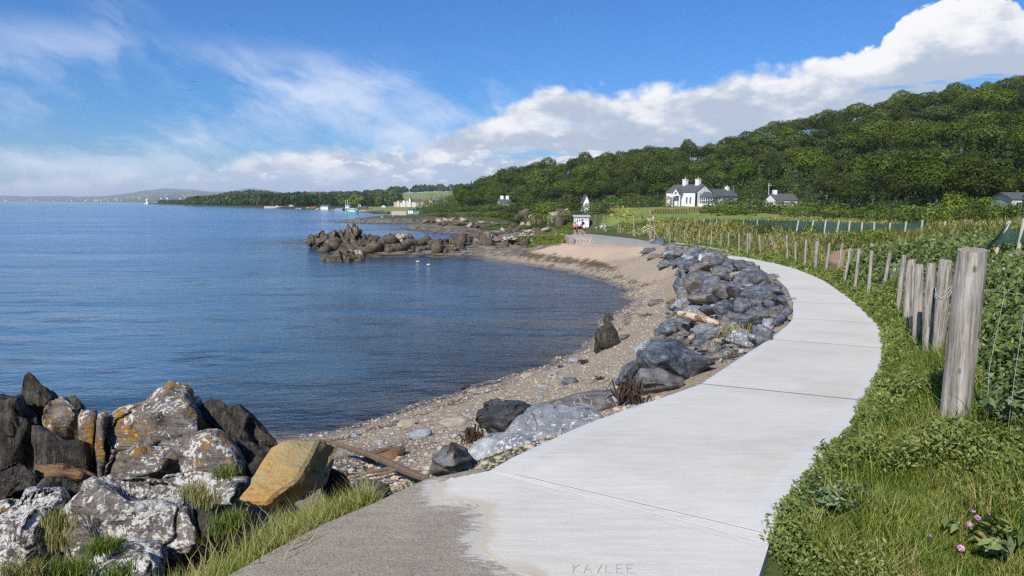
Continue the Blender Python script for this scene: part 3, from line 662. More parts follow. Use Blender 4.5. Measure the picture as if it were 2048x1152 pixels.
# ================================================================== rocks
def rock_mat(name, kind):
    m, t = new_mat(name); P = t.obj(); rn = t.rnd()
    off = t.vm('ADD', P, t.comb(t.m('MULTIPLY', rn, 31), t.m('MULTIPLY', rn, 17), t.m('MULTIPLY', rn, 7)))
    big = t.noise(off, 1.6, 5, .6); mid = t.noise(off, 6, 5, .65); fin = t.noise(off, 38, 4, .65)
    lay = t.noise(t.vm('MULTIPLY', t.vm('ADD', off, t.vm('SCALE', t.noise(off, 2.5, 3, .5, col=True), scale=.18)), (2.5, 5, 26) if kind != 'strata' else (24, 9, 1.6)), 1.0, 5, .6)
    f = t.m('ADD', t.m('ADD', t.m('MULTIPLY', mid, .4), t.m('MULTIPLY', fin, .25)), t.m('MULTIPLY', lay, .4))
    vein = t.m('ABSOLUTE', t.m('SUBTRACT', t.noise(off, 1.1, 3, .6, 1.2), .5))
    rough = .72; spec = .4
    if kind == 'slate':
        c = t.ramp(f, [(.36, (.012, .0135, .0165)), (.5, (.066, .074, .088)), (.62, (.185, .197, .22))])
        brown = t.ramp(f, [(.36, (.030, .026, .022)), (.5, (.115, .10, .086)), (.64, (.25, .225, .195))])
        sel = t.m('ADD', t.m('MULTIPLY', rn, .6), t.m('MULTIPLY', big, .8))
        c = t.mix(t.ss(sel, .58, .80), c, brown)
        c = t.mix(t.m('MULTIPLY', t.ss(t.m('ADD', vein, t.m('MULTIPLY', mid, .03)), .021, .015, 0, .75), t.ss(rn, .62, .66)), c, (.55, .54, .52, 1))
        c = t.mix(t.ss(t.noise(off, 12, 5, .75), .66, .74, 0, .4), c, (.42, .43, .44, 1)); rough = .6
    elif kind == 'whiteslate':
        c = t.ramp(f, [(.3, (.06, .065, .072)), (.55, (.20, .21, .225)), (.7, (.32, .33, .34))])
        sp = t.m('ADD', t.m('MULTIPLY', t.noise(off, 26, 5, .75), .8), t.m('MULTIPLY', big, .4))
        c = t.mix(t.ss(sp, .63, .70, 0, .85), c, (.66, .65, .63, 1))
        c = t.mix(t.ss(t.sep(P)[0], -.35, -.62), c, t.mix(t.ss(mid, .4, .62), (.34, .36, .40, 1), (.72, .72, .70, 1)))
    elif kind == 'black':
        c = t.ramp(f, [(.3, (.010, .010, .012)), (.5, (.035, .035, .038)), (.7, (.10, .10, .105))]); rough = .55
    elif kind in ('lichen', 'orange'):
        c = t.ramp(f, [(.36, (.040, .033, .027)), (.5, (.12, .10, .085)), (.64, (.235, .205, .18))])
        dark = t.noise(off, 3.1, 6, .65)
        c = t.mix(t.ss(dark, .56, .68, 0, .8), c, (.035, .03, .024, 1))
        geo = t.node('ShaderNodeNewGeometry'); upn = t.sep(geo.outputs['Normal'])[2]
        ln = t.m('ADD', t.m('ADD', t.m('MULTIPLY', t.noise(off, 21, 8, .70, .3), .85), t.m('MULTIPLY', t.noise(off, 3.2, 3, .55), .50)), t.m('MULTIPLY', upn, .06))
        th = .715 if kind == 'lichen' else .765
        lm = t.ss(ln, th, th + .022)
        if kind == 'orange':
            on = t.m('ADD', t.m('MULTIPLY', t.noise(t.vm('ADD', off, (9, 3, 4)), 11, 7, .74, .3), .7), t.m('MULTIPLY', t.noise(t.vm('ADD', off, (2, 8, 1)), 2.2, 3, .5), .5))
            om = t.ss(on, .61, .67, 0, .92)
            oc = t.mix(t.noise(off, 22, 4, .7), (.15, .075, .015, 1), (.36, .19, .028, 1))
            c = t.mix(om, c, oc)
        c = t.mix(t.m('MULTIPLY', lm, .92), c, t.mix(t.noise(off, 40, 3, .7), (.42, .40, .37, 1), (.70, .68, .63, 1)))
        rough = .9; spec = .2
    elif kind == 'strata':
        c = t.ramp(f, [(.38, (.006, .005, .004)), (.5, (.034, .028, .021)), (.64, (.115, .095, .070))])
        on = t.noise(off, 7, 6, .74)
        c = t.mix(t.m('MULTIPLY', t.ss(on, .59, .68), .6), c, (.17, .105, .035, 1))
        c = t.mix(t.m('MULTIPLY', t.ss(t.noise(t.vm('ADD', off, (4, 4, 9)), 9, 6, .7), .66, .70), .75), c, (.52, .50, .46, 1)); rough = .85
    elif kind == 'ochre':
        z = t.sep(P)[1]
        c = t.ramp(t.m('ADD', t.m('MULTIPLY', lay, .5), t.m('MULTIPLY', big, .5)), [(.3, (.25, .125, .035)), (.46, (.40, .235, .07)), (.58, (.36, .27, .12)), (.70, (.26, .23, .14))])
        c = t.mix(t.ss(t.noise(off, 3.0, 4, .6, .6), .60, .70, 0, .75), c, (.20, .085, .03, 1))
        c = t.mix(t.ss(t.noise(off, 30, 4, .7), .64, .72, 0, .5), c, (.12, .10, .06, 1)); rough = .8
    elif kind == 'sea':
        c = t.ramp(f, [(.36, (.012, .009, .007)), (.5, (.060, .047, .034)), (.64, (.21, .165, .115))])
        c = t.mix(t.ss(t.noise(off, .9, 5, .7), .54, .66, 0, .6), c, (.26, .17, .07, 1))
        geo = t.node('ShaderNodeNewGeometry'); zz = t.sep(geo.outputs['Position'])[2]
        c = t.mix(t.ss(zz, .55, .25, 0, .75), c, (.10, .085, .045, 1)); rough = .85
    elif kind == 'pale':
        c = t.ramp(f, [(.3, (.15, .12, .09)), (.5, (.33, .27, .20)), (.7, (.48, .41, .32))]); rough = .9
    elif kind == 'paleslate':
        c = t.ramp(f, [(.3, (.13, .14, .16)), (.5, (.25, .27, .30)), (.7, (.36, .375, .40))])
    elif kind == 'brown':
        c = t.ramp(f, [(.3, (.06, .03, .012)), (.5, (.16, .085, .035)), (.7, (.30, .18, .08))])
    if kind == 'ochre':
        ox_ = t.sep(P)[0]; c = t.mix(t.ss(t.m('ADD', ox_, t.m('MULTIPLY', t.m('SUBTRACT', big, .5), .8)), -.12, .30, 0, .7), c, t.mix(mid, (.14, .12, .07, 1), (.27, .225, .125, 1)))
    hh = t.m('ADD', t.m('ADD', t.m('MULTIPLY', lay, 1.3 if kind == 'strata' else .7), t.m('MULTIPLY', fin, .3)), t.m('MULTIPLY', mid, .5))
    finish(t, c, rough, t.bump(hh, 1.0 if kind not in ('slate', 'whiteslate', 'black') else .95, .06 if kind not in ('slate', 'whiteslate', 'black') else .05), spec=spec)
    return m
RM = {k: rock_mat(k + '_rock_stone', k) for k in ('slate', 'whiteslate', 'black', 'lichen', 'orange', 'strata', 'ochre', 'sea', 'pale', 'paleslate', 'brown')}

_ico = {}
def ico(s):
    if s not in _ico:
        bm = bmesh.new(); bmesh.ops.create_icosphere(bm, subdivisions=s, radius=1)
        _ico[s] = (np.array([v.co[:] for v in bm.verts]), np.array([[v.index for v in f.verts] for f in bm.faces])); bm.free()
    return _ico[s]
def facet(D, nf, sd, lo=.62, hi=.95):
    g = np.random.default_rng(sd); r_ = np.ones(len(D))
    for k in range(nf):
        n_ = g.normal(size=3); n_ /= np.linalg.norm(n_); h_ = g.uniform(lo, hi)
        d = D @ n_; r_ = np.where(d > 1e-3, np.minimum(r_, h_ / np.maximum(d, 1e-3)), r_)
    return r_
def outline_rock(name, px, mat, label=None, cat='rock', group=None, d=None, thick=None, lean=.35, sub=4, facets=10, rough=.06, box=.6, seed=None, base=None, layer=None, sink=.25):
    """a boulder whose near side has the given outline (photograph pixels) at its true distance; it has a far side and depth of its own"""
    global _sd
    seed = seed if seed is not None else abs(hash_s(str(px)))
    px = [(float(u), float(v)) for u, v in px]
    us = [p[0] for p in px]; vs = [p[1] for p in px]; cu = (min(us) + max(us)) / 2; cv_ = (min(vs) + max(vs)) / 2
    if d is None: d = GT(cu, max(vs) - .12 * (max(vs) - min(vs))).y
    w = (max(us) - min(us)) / F * d; h_ = (max(vs) - min(vs)) / F * d
    thick = thick if thick is not None else .5 * min(w, max(h_, .3 * w)) * 1.1
    D, Fc = ico(sub)
    th = np.arctan2(D[:, 2], D[:, 0])
    # radius of the outline in direction th
    angs = np.linspace(-math.pi, math.pi, 721); rad = np.full(721, 1e9)
    for (u0, v0), (u1, v1) in zip(px, px[1:] + px[:1]):
        ax, az_ = u0 - cu, cv_ - v0; bx, bz = u1 - cu, cv_ - v1
        ex, ez = bx - ax, bz - az_; cs, sn = np.cos(angs), np.sin(angs)
        den = cs * ez - sn * ex; den = np.where(np.abs(den) < 1e-9, 1e-9, den)
        k = (ax * ez - az_ * ex) / den; q = np.where(np.abs(ex) > np.abs(ez), (k * cs - ax) / (ex if abs(ex) > 1e-9 else 1e-9), (k * sn - az_) / (ez if abs(ez) > 1e-9 else 1e-9))
        ok = (k > 0) & (q >= -1e-6) & (q <= 1 + 1e-6); rad = np.where(ok & (k > 0), np.minimum(rad, np.where(ok, k, 1e9)), rad)
    rad = np.where(rad > 1e8, np.median(rad[rad < 1e8]), rad)
    ro = np.interp(th, angs, rad)
    s_ = np.sqrt(D[:, 0] ** 2 + D[:, 2] ** 2)
    Df = D.copy(); fa = facet(Df * np.array([1, 1, 1.0]), int(facets * 1.7), seed, .52, .96) if facets else np.ones(len(D))
    fa = np.where(s_ > .93, np.maximum(fa, .9), fa)
    k = np.minimum(1, s_ ** box * 1.02); sil = np.where(s_ > .88, 1.0, fa)
    ru = ro * k * sil
    dep = np.sign(D[:, 1]) * np.abs(D[:, 1]) ** .8 * thick * fa
    uu = cu + ru * np.cos(th); vv = cv_ - ru * np.sin(th)
    hgt = (max(vs) - vv) / F * d
    yy = d + thick * .55 + dep + lean * hgt
    rx = (uu - 1024) / F; ry = -(vv - 576) / F
    M = np.array(CR); ray_ = np.stack([rx, ry, -np.ones_like(rx)], 1) @ M.T
    kk = yy / ray_[:, 1]; Pw = ray_ * kk[:, None] + np.array([0, 0, H])
    # relief: blocky steps along the bedding plus fractal noise, never moving the outline much
    size = min(w, h_ + .2 * w); q = Pw / max(size, .05)
    n1 = fbm(q * 2.3 + seed % 97, 4, seed % 31); 
    la = np.array(layer) if layer is not None else np.random.default_rng(seed).normal(size=3); la = la / np.linalg.norm(la)
    l_ = (q @ la); l_ = l_ + .10 * vnoise(q * 2.0 + 5, 3); st = vnoise(np.stack([l_ * 7, 0 * l_ + .3, 0 * l_ + seed % 13], 1), 8)
    cen = Pw.mean(0); nrm_ = Pw - cen; nrm_ /= np.linalg.norm(nrm_, axis=1)[:, None] + 1e-9
    cr = fbm(q * 1.5 + 11 + seed % 53, 2, 7); rg = 1 - np.abs(fbm(q * 4.2 + 3, 3, 12)) * 2
    amt = rough * size * (n1 * 1.1 + .9 * np.sign(st) * np.abs(st) ** .4 + .45 * (rg - .5) - 1.5 * np.exp(-(cr / .035) ** 2))
    Pw = Pw + nrm_ * amt[:, None]
    c0 = np.array([cen[0], cen[1], Pw[:, 2].min()]); low = Pw[:, 2] < cen[2]
    Pw[:, 2] -= np.where(D[:, 2] < -.45, sink * h_ * (-D[:, 2] - .45), 0)
    o = mesh(name, Pw - c0, Fc, RM[mat] if isinstance(mat, str) else mat, None, tuple(c0))
    if label: tag(o, label, cat, group)
    return o
def hull_rock(name, px, mat, label, cat='boulder', group=None, d=None, thick=None, lean=.35, seed=None, sub=None, facets=None, rough=.034, layer=None):
    """fractured slate block: convex hull with planar split faces, its near side meeting the given outline at true distance"""
    seed = seed if seed is not None else abs(hash_s(str(px))); gg = np.random.default_rng(seed)
    us = [p[0] for p in px]; vs = [p[1] for p in px]; cu = sum(us) / len(us); cv_ = sum(vs) / len(vs); vb = max(vs)
    if d is None: d = GT((min(us) + max(us)) / 2, vb - .12 * (vb - min(vs))).y
    w = (max(us) - min(us)) / F * d; h_ = (vb - min(vs)) / F * d; thick = thick if thick is not None else .5 * min(w, max(h_, .35 * w)) * 1.1
    P = []
    for u, v in px:
        P.append(GY(u, v, d + lean * (vb - v) / F * d + thick * gg.uniform(-.12, .12)))
        P.append(GY(cu + (u - cu) * .8, cv_ + (v - cv_) * .8, d + thick * 1.3 + lean * (vb - v) / F * d))
    for k in range(6):
        a = gg.uniform(0, 6.28); r_ = gg.uniform(.25, .72); i = int(gg.integers(0, len(px))); u = cu + (px[i][0] - cu) * r_; v = cv_ + (px[i][1] - cv_) * r_
        P.append(GY(u, v, d + lean * (vb - v) / F * d - thick * (1 - r_ * r_) * gg.uniform(.5, 1.0)))
    bm = bmesh.new(); bv_ = [bm.verts.new(p) for p in P]; bmesh.ops.convex_hull(bm, input=bv_)
    bmesh.ops.delete(bm, geom=[v for v in bm.verts if not v.link_faces], context='VERTS')
    size = max(min(w, h_ + .2 * w), .05); bmesh.ops.bevel(bm, geom=list(bm.edges), offset=.022 * size, segments=1, affect='EDGES'); bmesh.ops.triangulate(bm, faces=bm.faces)
    for _ in range(4):
        es = [e for e in bm.edges if e.calc_length() > .09 * max(w, h_)]
        if not es: break
        bmesh.ops.subdivide_edges(bm, edges=es, cuts=1); bmesh.ops.triangulate(bm, faces=[f for f in bm.faces if len(f.verts) > 3])
    bm.normal_update(); bm.verts.index_update(); co = np.array([v.co[:] for v in bm.verts]); nn = np.array([v.normal[:] for v in bm.verts]); q = co / size
    la = gg.normal(size=3); la /= np.linalg.norm(la); l_ = q @ la; st = vnoise(np.stack([l_ * 9, 0 * l_, 0 * l_ + seed % 13], 1), 8)
    co = co + nn * (size * (rough * fbm(q * 3 + seed % 97, 4, seed % 31) + rough * .9 * np.sign(st) * np.abs(st) ** .3))[:, None]
    c0 = co.mean(0); c0[2] = co[:, 2].min(); Fc = np.array([[v.index for v in f.verts] for f in bm.faces if len(f.verts) == 3]); bm.free()
    return tag(mesh(name, co - c0, Fc, RM[mat], None, tuple(c0)), label, cat, group)
def hash_s(s):
    h = 2166136261
    for ch in s: h = ((h ^ ord(ch)) * 16777619) & 0xffffffff
    return h % 100000
def free_rock(name, loc, size, mat, seed, label, cat='boulder', group=None, sub=3, rz=0.0, tilt=(0, 0), nf=9, rough=.05):
    """broken angular block: hull of random points with split faces, lightly worn"""
    gg = np.random.default_rng(seed); D = gg.normal(size=(15, 3)); D /= np.linalg.norm(D, axis=1)[:, None]; D = np.sign(D) * np.abs(D) ** .75 * gg.uniform(.82, 1.05, 15)[:, None]
    bm = bmesh.new(); vs = [bm.verts.new(p) for p in D]; r_ = bmesh.ops.convex_hull(bm, input=vs)
    bmesh.ops.delete(bm, geom=[v for v in bm.verts if not v.link_faces], context='VERTS')
    if sub >= 3:
        bmesh.ops.bevel(bm, geom=list(bm.edges), offset=.05, segments=1, affect='EDGES'); bmesh.ops.triangulate(bm, faces=bm.faces)
        es = [e for e in bm.edges if e.calc_length() > .45]; bmesh.ops.subdivide_edges(bm, edges=es, cuts=2); bmesh.ops.triangulate(bm, faces=[f for f in bm.faces if len(f.verts) > 3])
    P = np.array([v.co[:] for v in bm.verts]); Fc = np.array([[v.index for v in f.verts] for f in bm.faces if len(f.verts) == 3]) if not bm.verts.index_update() else None; bm.free()
    P = P * (1 + .035 * fbm(P * 2.4 + seed % 91, 3, seed % 17))[:, None]
    P = P * np.array(size); P = P @ np.array((Matrix.Rotation(rz, 3, 'Z') @ Matrix.Rotation(tilt[0], 3, 'X') @ Matrix.Rotation(tilt[1], 3, 'Y'))).T
    P[:, 2] -= P[:, 2].min()
    o = mesh(name, P, Fc, RM[mat], None, loc)
    return tag(o, label, cat, group)

X = lambda L, ox=0, oy=700, s_=2.5486: [(ox + a / s_, oy + b / s_) for a, b in L]
V_ = (1, .15, .1)
G1 = 'shore rocks at the near left'
outline_rock('standing_rock', X([(110, 430), (112, 230), (125, 132), (150, 116), (166, 130), (215, 180), (292, 240), (270, 300), (240, 420)]), 'strata', 'dark pointed spike of rock standing tallest against the sea at the far left', 'rock', G1, d=9.2, thick=.35, facets=8, layer=V_, lean=.1, rough=.06)
outline_rock('strata_block', X([(-160, 235), (0, 233), (112, 236), (134, 300), (176, 345), (190, 560), (180, 640), (-160, 640)]), 'strata', 'black upright layered block at the left edge below the pointed spike', 'rock', G1, d=8.4, thick=.55, facets=6, layer=V_, lean=.1, rough=.07, box=.4)
outline_rock('strata_block', X([(208, 330), (222, 290), (272, 248), (340, 243), (388, 300), (412, 400), (424, 480), (400, 560), (300, 560), (250, 470), (216, 380)]), 'orange', 'rounded upright rock with orange and white lichen on its crown between black clefts', 'rock', G1, d=8.3, thick=.42, facets=6, layer=V_, lean=.15, rough=.06)
outline_rock('strata_block', X([(182, 640), (178, 400), (240, 398), (290, 430), (360, 470), (425, 480), (450, 620), (440, 700), (190, 700)]), 'strata', 'low black wedge of ribbed rock in front of the rounded lichen pillar', 'rock', G1, d=7.6, thick=.35, facets=6, layer=V_, lean=.2, rough=.08)
outline_rock('strata_block', X([(398, 330), (408, 306), (498, 308), (496, 350), (486, 470), (500, 680), (430, 680), (414, 500), (398, 400)]), 'orange', 'tall narrow orange flecked rock column left of the big pale lichen boulder', 'rock', G1, d=7.9, thick=.35, facets=5, layer=V_, lean=.08, rough=.06, box=.45)
outline_rock('strata_block', X([(494, 330), (548, 314), (552, 400), (540, 480), (545, 690), (490, 690), (484, 500)]), 'orange', 'thin rock pillar wedged against the left side of the big pale lichen boulder', 'rock', G1, d=7.7, thick=.3, facets=5, layer=V_, lean=.08, rough=.06, box=.45)
outline_rock('strata_block', X([(345, 320), (352, 240), (385, 236), (430, 290), (440, 360), (380, 380)]), 'strata', 'small dark rock behind the rounded lichen pillar, top showing against the sea', 'rock', G1, d=9.0, thick=.3, facets=6, layer=V_)
outline_rock('lichen_boulder', X([(528, 420), (532, 360), (545, 335), (600, 290), (700, 268), (762, 248), (800, 215), (846, 200), (846, 180), (880, 177), (960, 203), (1000, 240), (1030, 300), (1062, 350), (1090, 405), (1080, 520), (1000, 640), (800, 700), (540, 700), (524, 560)]), 'orange', 'largest pale boulder covered in white and orange lichen, standing against the sea', 'boulder', G1, d=7.3, thick=.75, lean=.55, sub=6, facets=9, rough=.045)
outline_rock('lichen_boulder', X([(590, 640), (640, 560), (720, 500), (830, 488), (890, 500), (922, 560), (925, 660), (800, 700), (600, 700)]), 'orange', 'low white topped lichen rock at the foot of the largest pale boulder', 'boulder', G1, d=6.3, thick=.4, lean=.6, sub=5, facets=7)
outline_rock('lichen_boulder', X([(860, 500), (950, 440), (1050, 400), (1110, 398), (1170, 430), (1230, 500), (1262, 580), (1255, 670), (1100, 700), (930, 690), (900, 560)]), 'orange', 'smooth rounded boulder with white crown and bright orange patch beside the black rock', 'boulder', G1, d=6.2, thick=.5, lean=.5, sub=5, facets=6, rough=.03)
outline_rock('dark_boulder', X([(1020, 320), (1028, 258), (1070, 238), (1130, 258), (1170, 293), (1220, 288), (1290, 330), (1340, 400), (1405, 470), (1400, 560), (1300, 600), (1150, 560), (1060, 420)]), 'strata', 'long black rock sloping down to the water right of the largest pale boulder', 'boulder', G1, d=7.9, thick=.55, lean=.3, sub=5, facets=8, layer=(.6, .2, .8))
outline_rock('dark_boulder', X([(1195, 480), (1225, 463), (1292, 470), (1346, 522), (1330, 560), (1240, 600)]), 'strata', 'small grey capped dark rock tucked under the long black rock', 'rock', G1, d=6.6, thick=.25)
outline_rock('dark_boulder', X([(1240, 600), (1300, 540), (1360, 540), (1340, 640), (1260, 680)]), 'strata', 'small black rock in the shade left of the ochre slab', 'rock', G1, d=6.3, thick=.25)
outline_rock('flat_rock', X([(820, 690), (850, 640), (1000, 622), (1262, 655), (1245, 720), (1200, 765), (1255, 830), (1240, 900), (1080, 920), (960, 860), (880, 760)]), 'lichen', 'long flat grey shelf of rock between the white lichen boulder and the ochre slab', 'rock', G1, d=5.5, thick=.5, lean=.9, sub=5, facets=7)
outline_rock('lichen_boulder', X([(330, 860), (345, 800), (400, 735), (425, 665), (470, 640), (560, 643), (620, 678), (720, 668), (840, 678), (922, 710), (985, 800), (1012, 880), (1024, 960), (1010, 1060), (860, 1080), (640, 1090), (480, 1110), (375, 1090), (350, 960)]), 'lichen', 'broad nearest boulder thickly blotched with white lichen in the middle of the shore rocks', 'boulder', G1, d=4.9, thick=.65, lean=.75, sub=6, facets=9, rough=.04)
outline_rock('lichen_boulder', X([(-60, 900), (20, 850), (100, 790), (130, 730), (180, 712), (330, 708), (352, 760), (322, 830), (300, 900), (315, 1060), (300, 1140), (150, 1150), (-60, 1120)]), 'lichen', 'sloping grey boulder with white lichen patches at the left edge of the picture', 'boulder', G1, d=4.9, thick=.6, lean=.8, sub=6, facets=9)
outline_rock('lichen_boulder', X([(466, 1090), (540, 1030), (660, 988), (740, 978), (812, 1000), (834, 1080), (810, 1230), (466, 1230)]), 'lichen', 'low mottled rock with mossy pits at the bottom, below the broad white boulder', 'boulder', G1, d=4.35, thick=.4, lean=.9, sub=5, facets=6)
outline_rock('flat_rock', X([(-80, 1050), (60, 1062), (150, 1090), (290, 1110), (310, 1220), (-80, 1230)]), 'lichen', 'brown ledge of rock in the bottom left corner', 'rock', G1, d=4.3, thick=.4, lean=.9, sub=5, facets=5)
outline_rock('dark_boulder', X([(-80, 620), (0, 600), (90, 578), (172, 620), (194, 690), (130, 725), (60, 800), (-80, 830)]), 'strata', 'dark hump of rock with one white lichen spot at the left edge', 'rock', G1, d=6.4, thick=.45, lean=.7, sub=5, facets=6, layer=(.1, .3, 1))
outline_rock('dark_boulder', X([(170, 740), (190, 690), (222, 655), (300, 648), (410, 690), (440, 740), (350, 800), (200, 790)]), 'strata', 'dark low rock in the gully behind the two white lichen boulders', 'rock', G1, d=6.1, thick=.4, lean=.6, sub=5, facets=6)
outline_rock('dark_boulder', X([(180, 590), (320, 580), (480, 630), (500, 690), (320, 690), (180, 680)]), 'brown', 'olive brown weedy ledge below the upright dark rocks', 'rock', G1, d=6.9, thick=.4, lean=.6, sub=4)
outline_rock('dark_boulder', X([(-60, 790), (40, 760), (100, 765), (100, 805), (40, 870), (-60, 880)]), 'orange', 'small rusty stained rock between dark hump and sloping boulder at the left edge', 'rock', G1, d=5.8, thick=.3, lean=.6)
# ochre slab: a tilted split slab
def tilted_slab(name, px, d0, slope, ext, mat, label, cat='boulder'):
    vmax = max(v for u, v in px); P = []
    base = GY(sum(p[0] for p in px) / len(px), vmax, d0)
    for u, v in px:                      # meet the tilted plane z = base.z + slope * (y - d0)
        dr = ray(u, v); k = (base.z - slope * d0 - H) / (dr.z - slope * dr.y); P.append(Vector((dr.x * k, dr.y * k, H + dr.z * k)))
    bm = bmesh.new(); vs = [bm.verts.new(p) for p in P]; f = bm.faces.new(vs); r_ = bmesh.ops.extrude_face_region(bm, geom=[f])
    for e in r_['geom']:
        if isinstance(e, bmesh.types.BMVert): e.co += Vector(ext)
    bmesh.ops.recalc_face_normals(bm, faces=bm.faces)
    bmesh.ops.bevel(bm, geom=[e for e in bm.edges], offset=.018, segments=1, affect='EDGES')
    bmesh.ops.triangulate(bm, faces=bm.faces)
    for _ in range(5):
        es = [e for e in bm.edges if e.calc_length() > .05]
        if not es: break
        bmesh.ops.subdivide_edges(bm, edges=es, cuts=1); bmesh.ops.triangulate(bm, faces=[f for f in bm.faces if len(f.verts) > 3])
    bm.normal_update()
    co = np.array([v.co[:] for v in bm.verts]); nn = np.array([v.normal[:] for v in bm.verts])
    co = co + nn * (.022 * fbm(co * 5, 4, 5) + .012 * np.sign(vnoise(np.stack([co @ np.array([.2, -.5, .8]) * 22, 0 * co[:, 0], 0 * co[:, 0]], 1), 4)))[:, None]
    c0 = co.mean(0); 
    for v, q in zip(bm.verts, co - c0): v.co = q
    me = bpy.data.meshes.new(name); bm.to_mesh(me); bm.free(); me.materials.append(RM[mat])
    return tag(link(name, me, None, tuple(c0)), label, cat)
tilted_slab('ochre_slab', X([(1200, 762), (1262, 680), (1380, 500), (1450, 470), (1622, 453), (1602, 500), (1552, 590), (1500, 670), (1395, 745), (1362, 782), (1250, 782)]), 4.75, .62, (.10, .20, -.13), 'ochre', 'large tilted slab of ochre yellow stone with a rust stain beside the grass')
outline_rock('grey_rock', X([(1560, 580), (1600, 500), (1625, 470), (1690, 490), (1702, 570), (1655, 660), (1600, 690)]), 'whiteslate', 'white crusted grey rock propping up the right side of the ochre slab', 'rock', G1, d=5.35, thick=.3, lean=.3)
outline_rock('dark_boulder', X([(1640, 690), (1690, 600), (1760, 640), (1790, 700), (1740, 760), (1650, 760)]), 'strata', 'dark rock right of the ochre slab above the grass', 'rock', G1, d=5.5, thick=.3)
outline_rock('dark_boulder', X([(1010, 820), (1100, 790), (1240, 800), (1260, 860), (1180, 920), (1040, 960)]), 'strata', 'shaded black rock under the left end of the ochre slab', 'rock', G1, d=5.0, thick=.3)
outline_rock('dark_boulder', [(700, 985), (712, 958), (742, 955), (770, 968), (786, 990), (760, 1012), (715, 1008)], 'black', 'rounded black stone beneath the driftwood branch by the concrete edge', 'rock', None, d=5.2, thick=.25, lean=.2)

# ---- boulders beside the path and on the beach, each with its own outline
Y2 = lambda L: X(L, 700, 700, 2.5486)
Y4 = lambda L: X(L, 1200, 480, 3.6)
G2 = 'rock armour boulders'
hull_rock('slate_boulder', Y2([(405, 650), (420, 560), (470, 488), (540, 468), (602, 500), (622, 600), (560, 660)]), 'slate', 'blue slate boulder with a thin white vein at the near end of the path edge', 'boulder', G2, d=5.1, thick=.3, lean=.25, sub=5)
outline_rock('pale_boulder', Y2([(608, 560), (612, 515), (660, 458), (740, 422), (800, 418), (832, 378), (900, 300), (960, 278), (1100, 272), (1200, 288), (1300, 330), (1290, 420), (1060, 520), (880, 580), (700, 620), (625, 610)]), 'whiteslate', 'long grey boulder speckled white lying against the nearest stretch of path edge', 'boulder', G2, d=5.35, thick=.55, lean=.55, sub=6, facets=9, rough=.03)
outline_rock('layered_boulder', Y2([(658, 350), (680, 268), (740, 248), (830, 262), (930, 288), (880, 380), (800, 420), (730, 430), (690, 418)]), 'black', 'black layered boulder on the shingle behind the long speckled boulder', 'boulder', G2, d=6.6, thick=.45, lean=.2, sub=5, layer=(-.25, .1, 1), rough=.08)
outline_rock('flat_slab', Y2([(960, 300), (1000, 268), (1100, 238), (1200, 213), (1400, 193), (1432, 220), (1400, 300), (1290, 350), (1150, 350)]), 'slate', 'smooth flat blue grey slab behind the long speckled boulder', 'boulder', G2, d=6.5, thick=.6, lean=1.1, sub=5, facets=4, rough=.02)
hull_rock('slate_boulder', Y4([(250, 880), (252, 800), (300, 788), (400, 770), (480, 713), (560, 728), (660, 790), (760, 850), (832, 885), (740, 960), (640, 1060), (450, 1090), (300, 1000)]), 'slate', 'biggest dark boulder of the rock armour, domed and leaning on the path edge', 'boulder', G2, d=7.7, thick=.75, lean=.5, seed=11)
hull_rock('slate_boulder', Y4([(215, 1100), (236, 1000), (288, 925), (430, 922), (472, 990), (600, 1002), (595, 1060), (450, 1130), (330, 1140)]), 'slate', 'square grey brown block in front of the biggest dark boulder', 'boulder', G2, d=7.1, thick=.4, lean=.3, sub=5, seed=911)
hull_rock('slate_boulder', Y4([(112, 1030), (125, 1000), (170, 908), (240, 868), (278, 925), (240, 1030), (192, 1058), (120, 1045)]), 'slate', 'blue boulder on the beach side of the square grey brown block', 'boulder', G2, d=7.6, thick=.35, lean=.4, sub=5, seed=5)
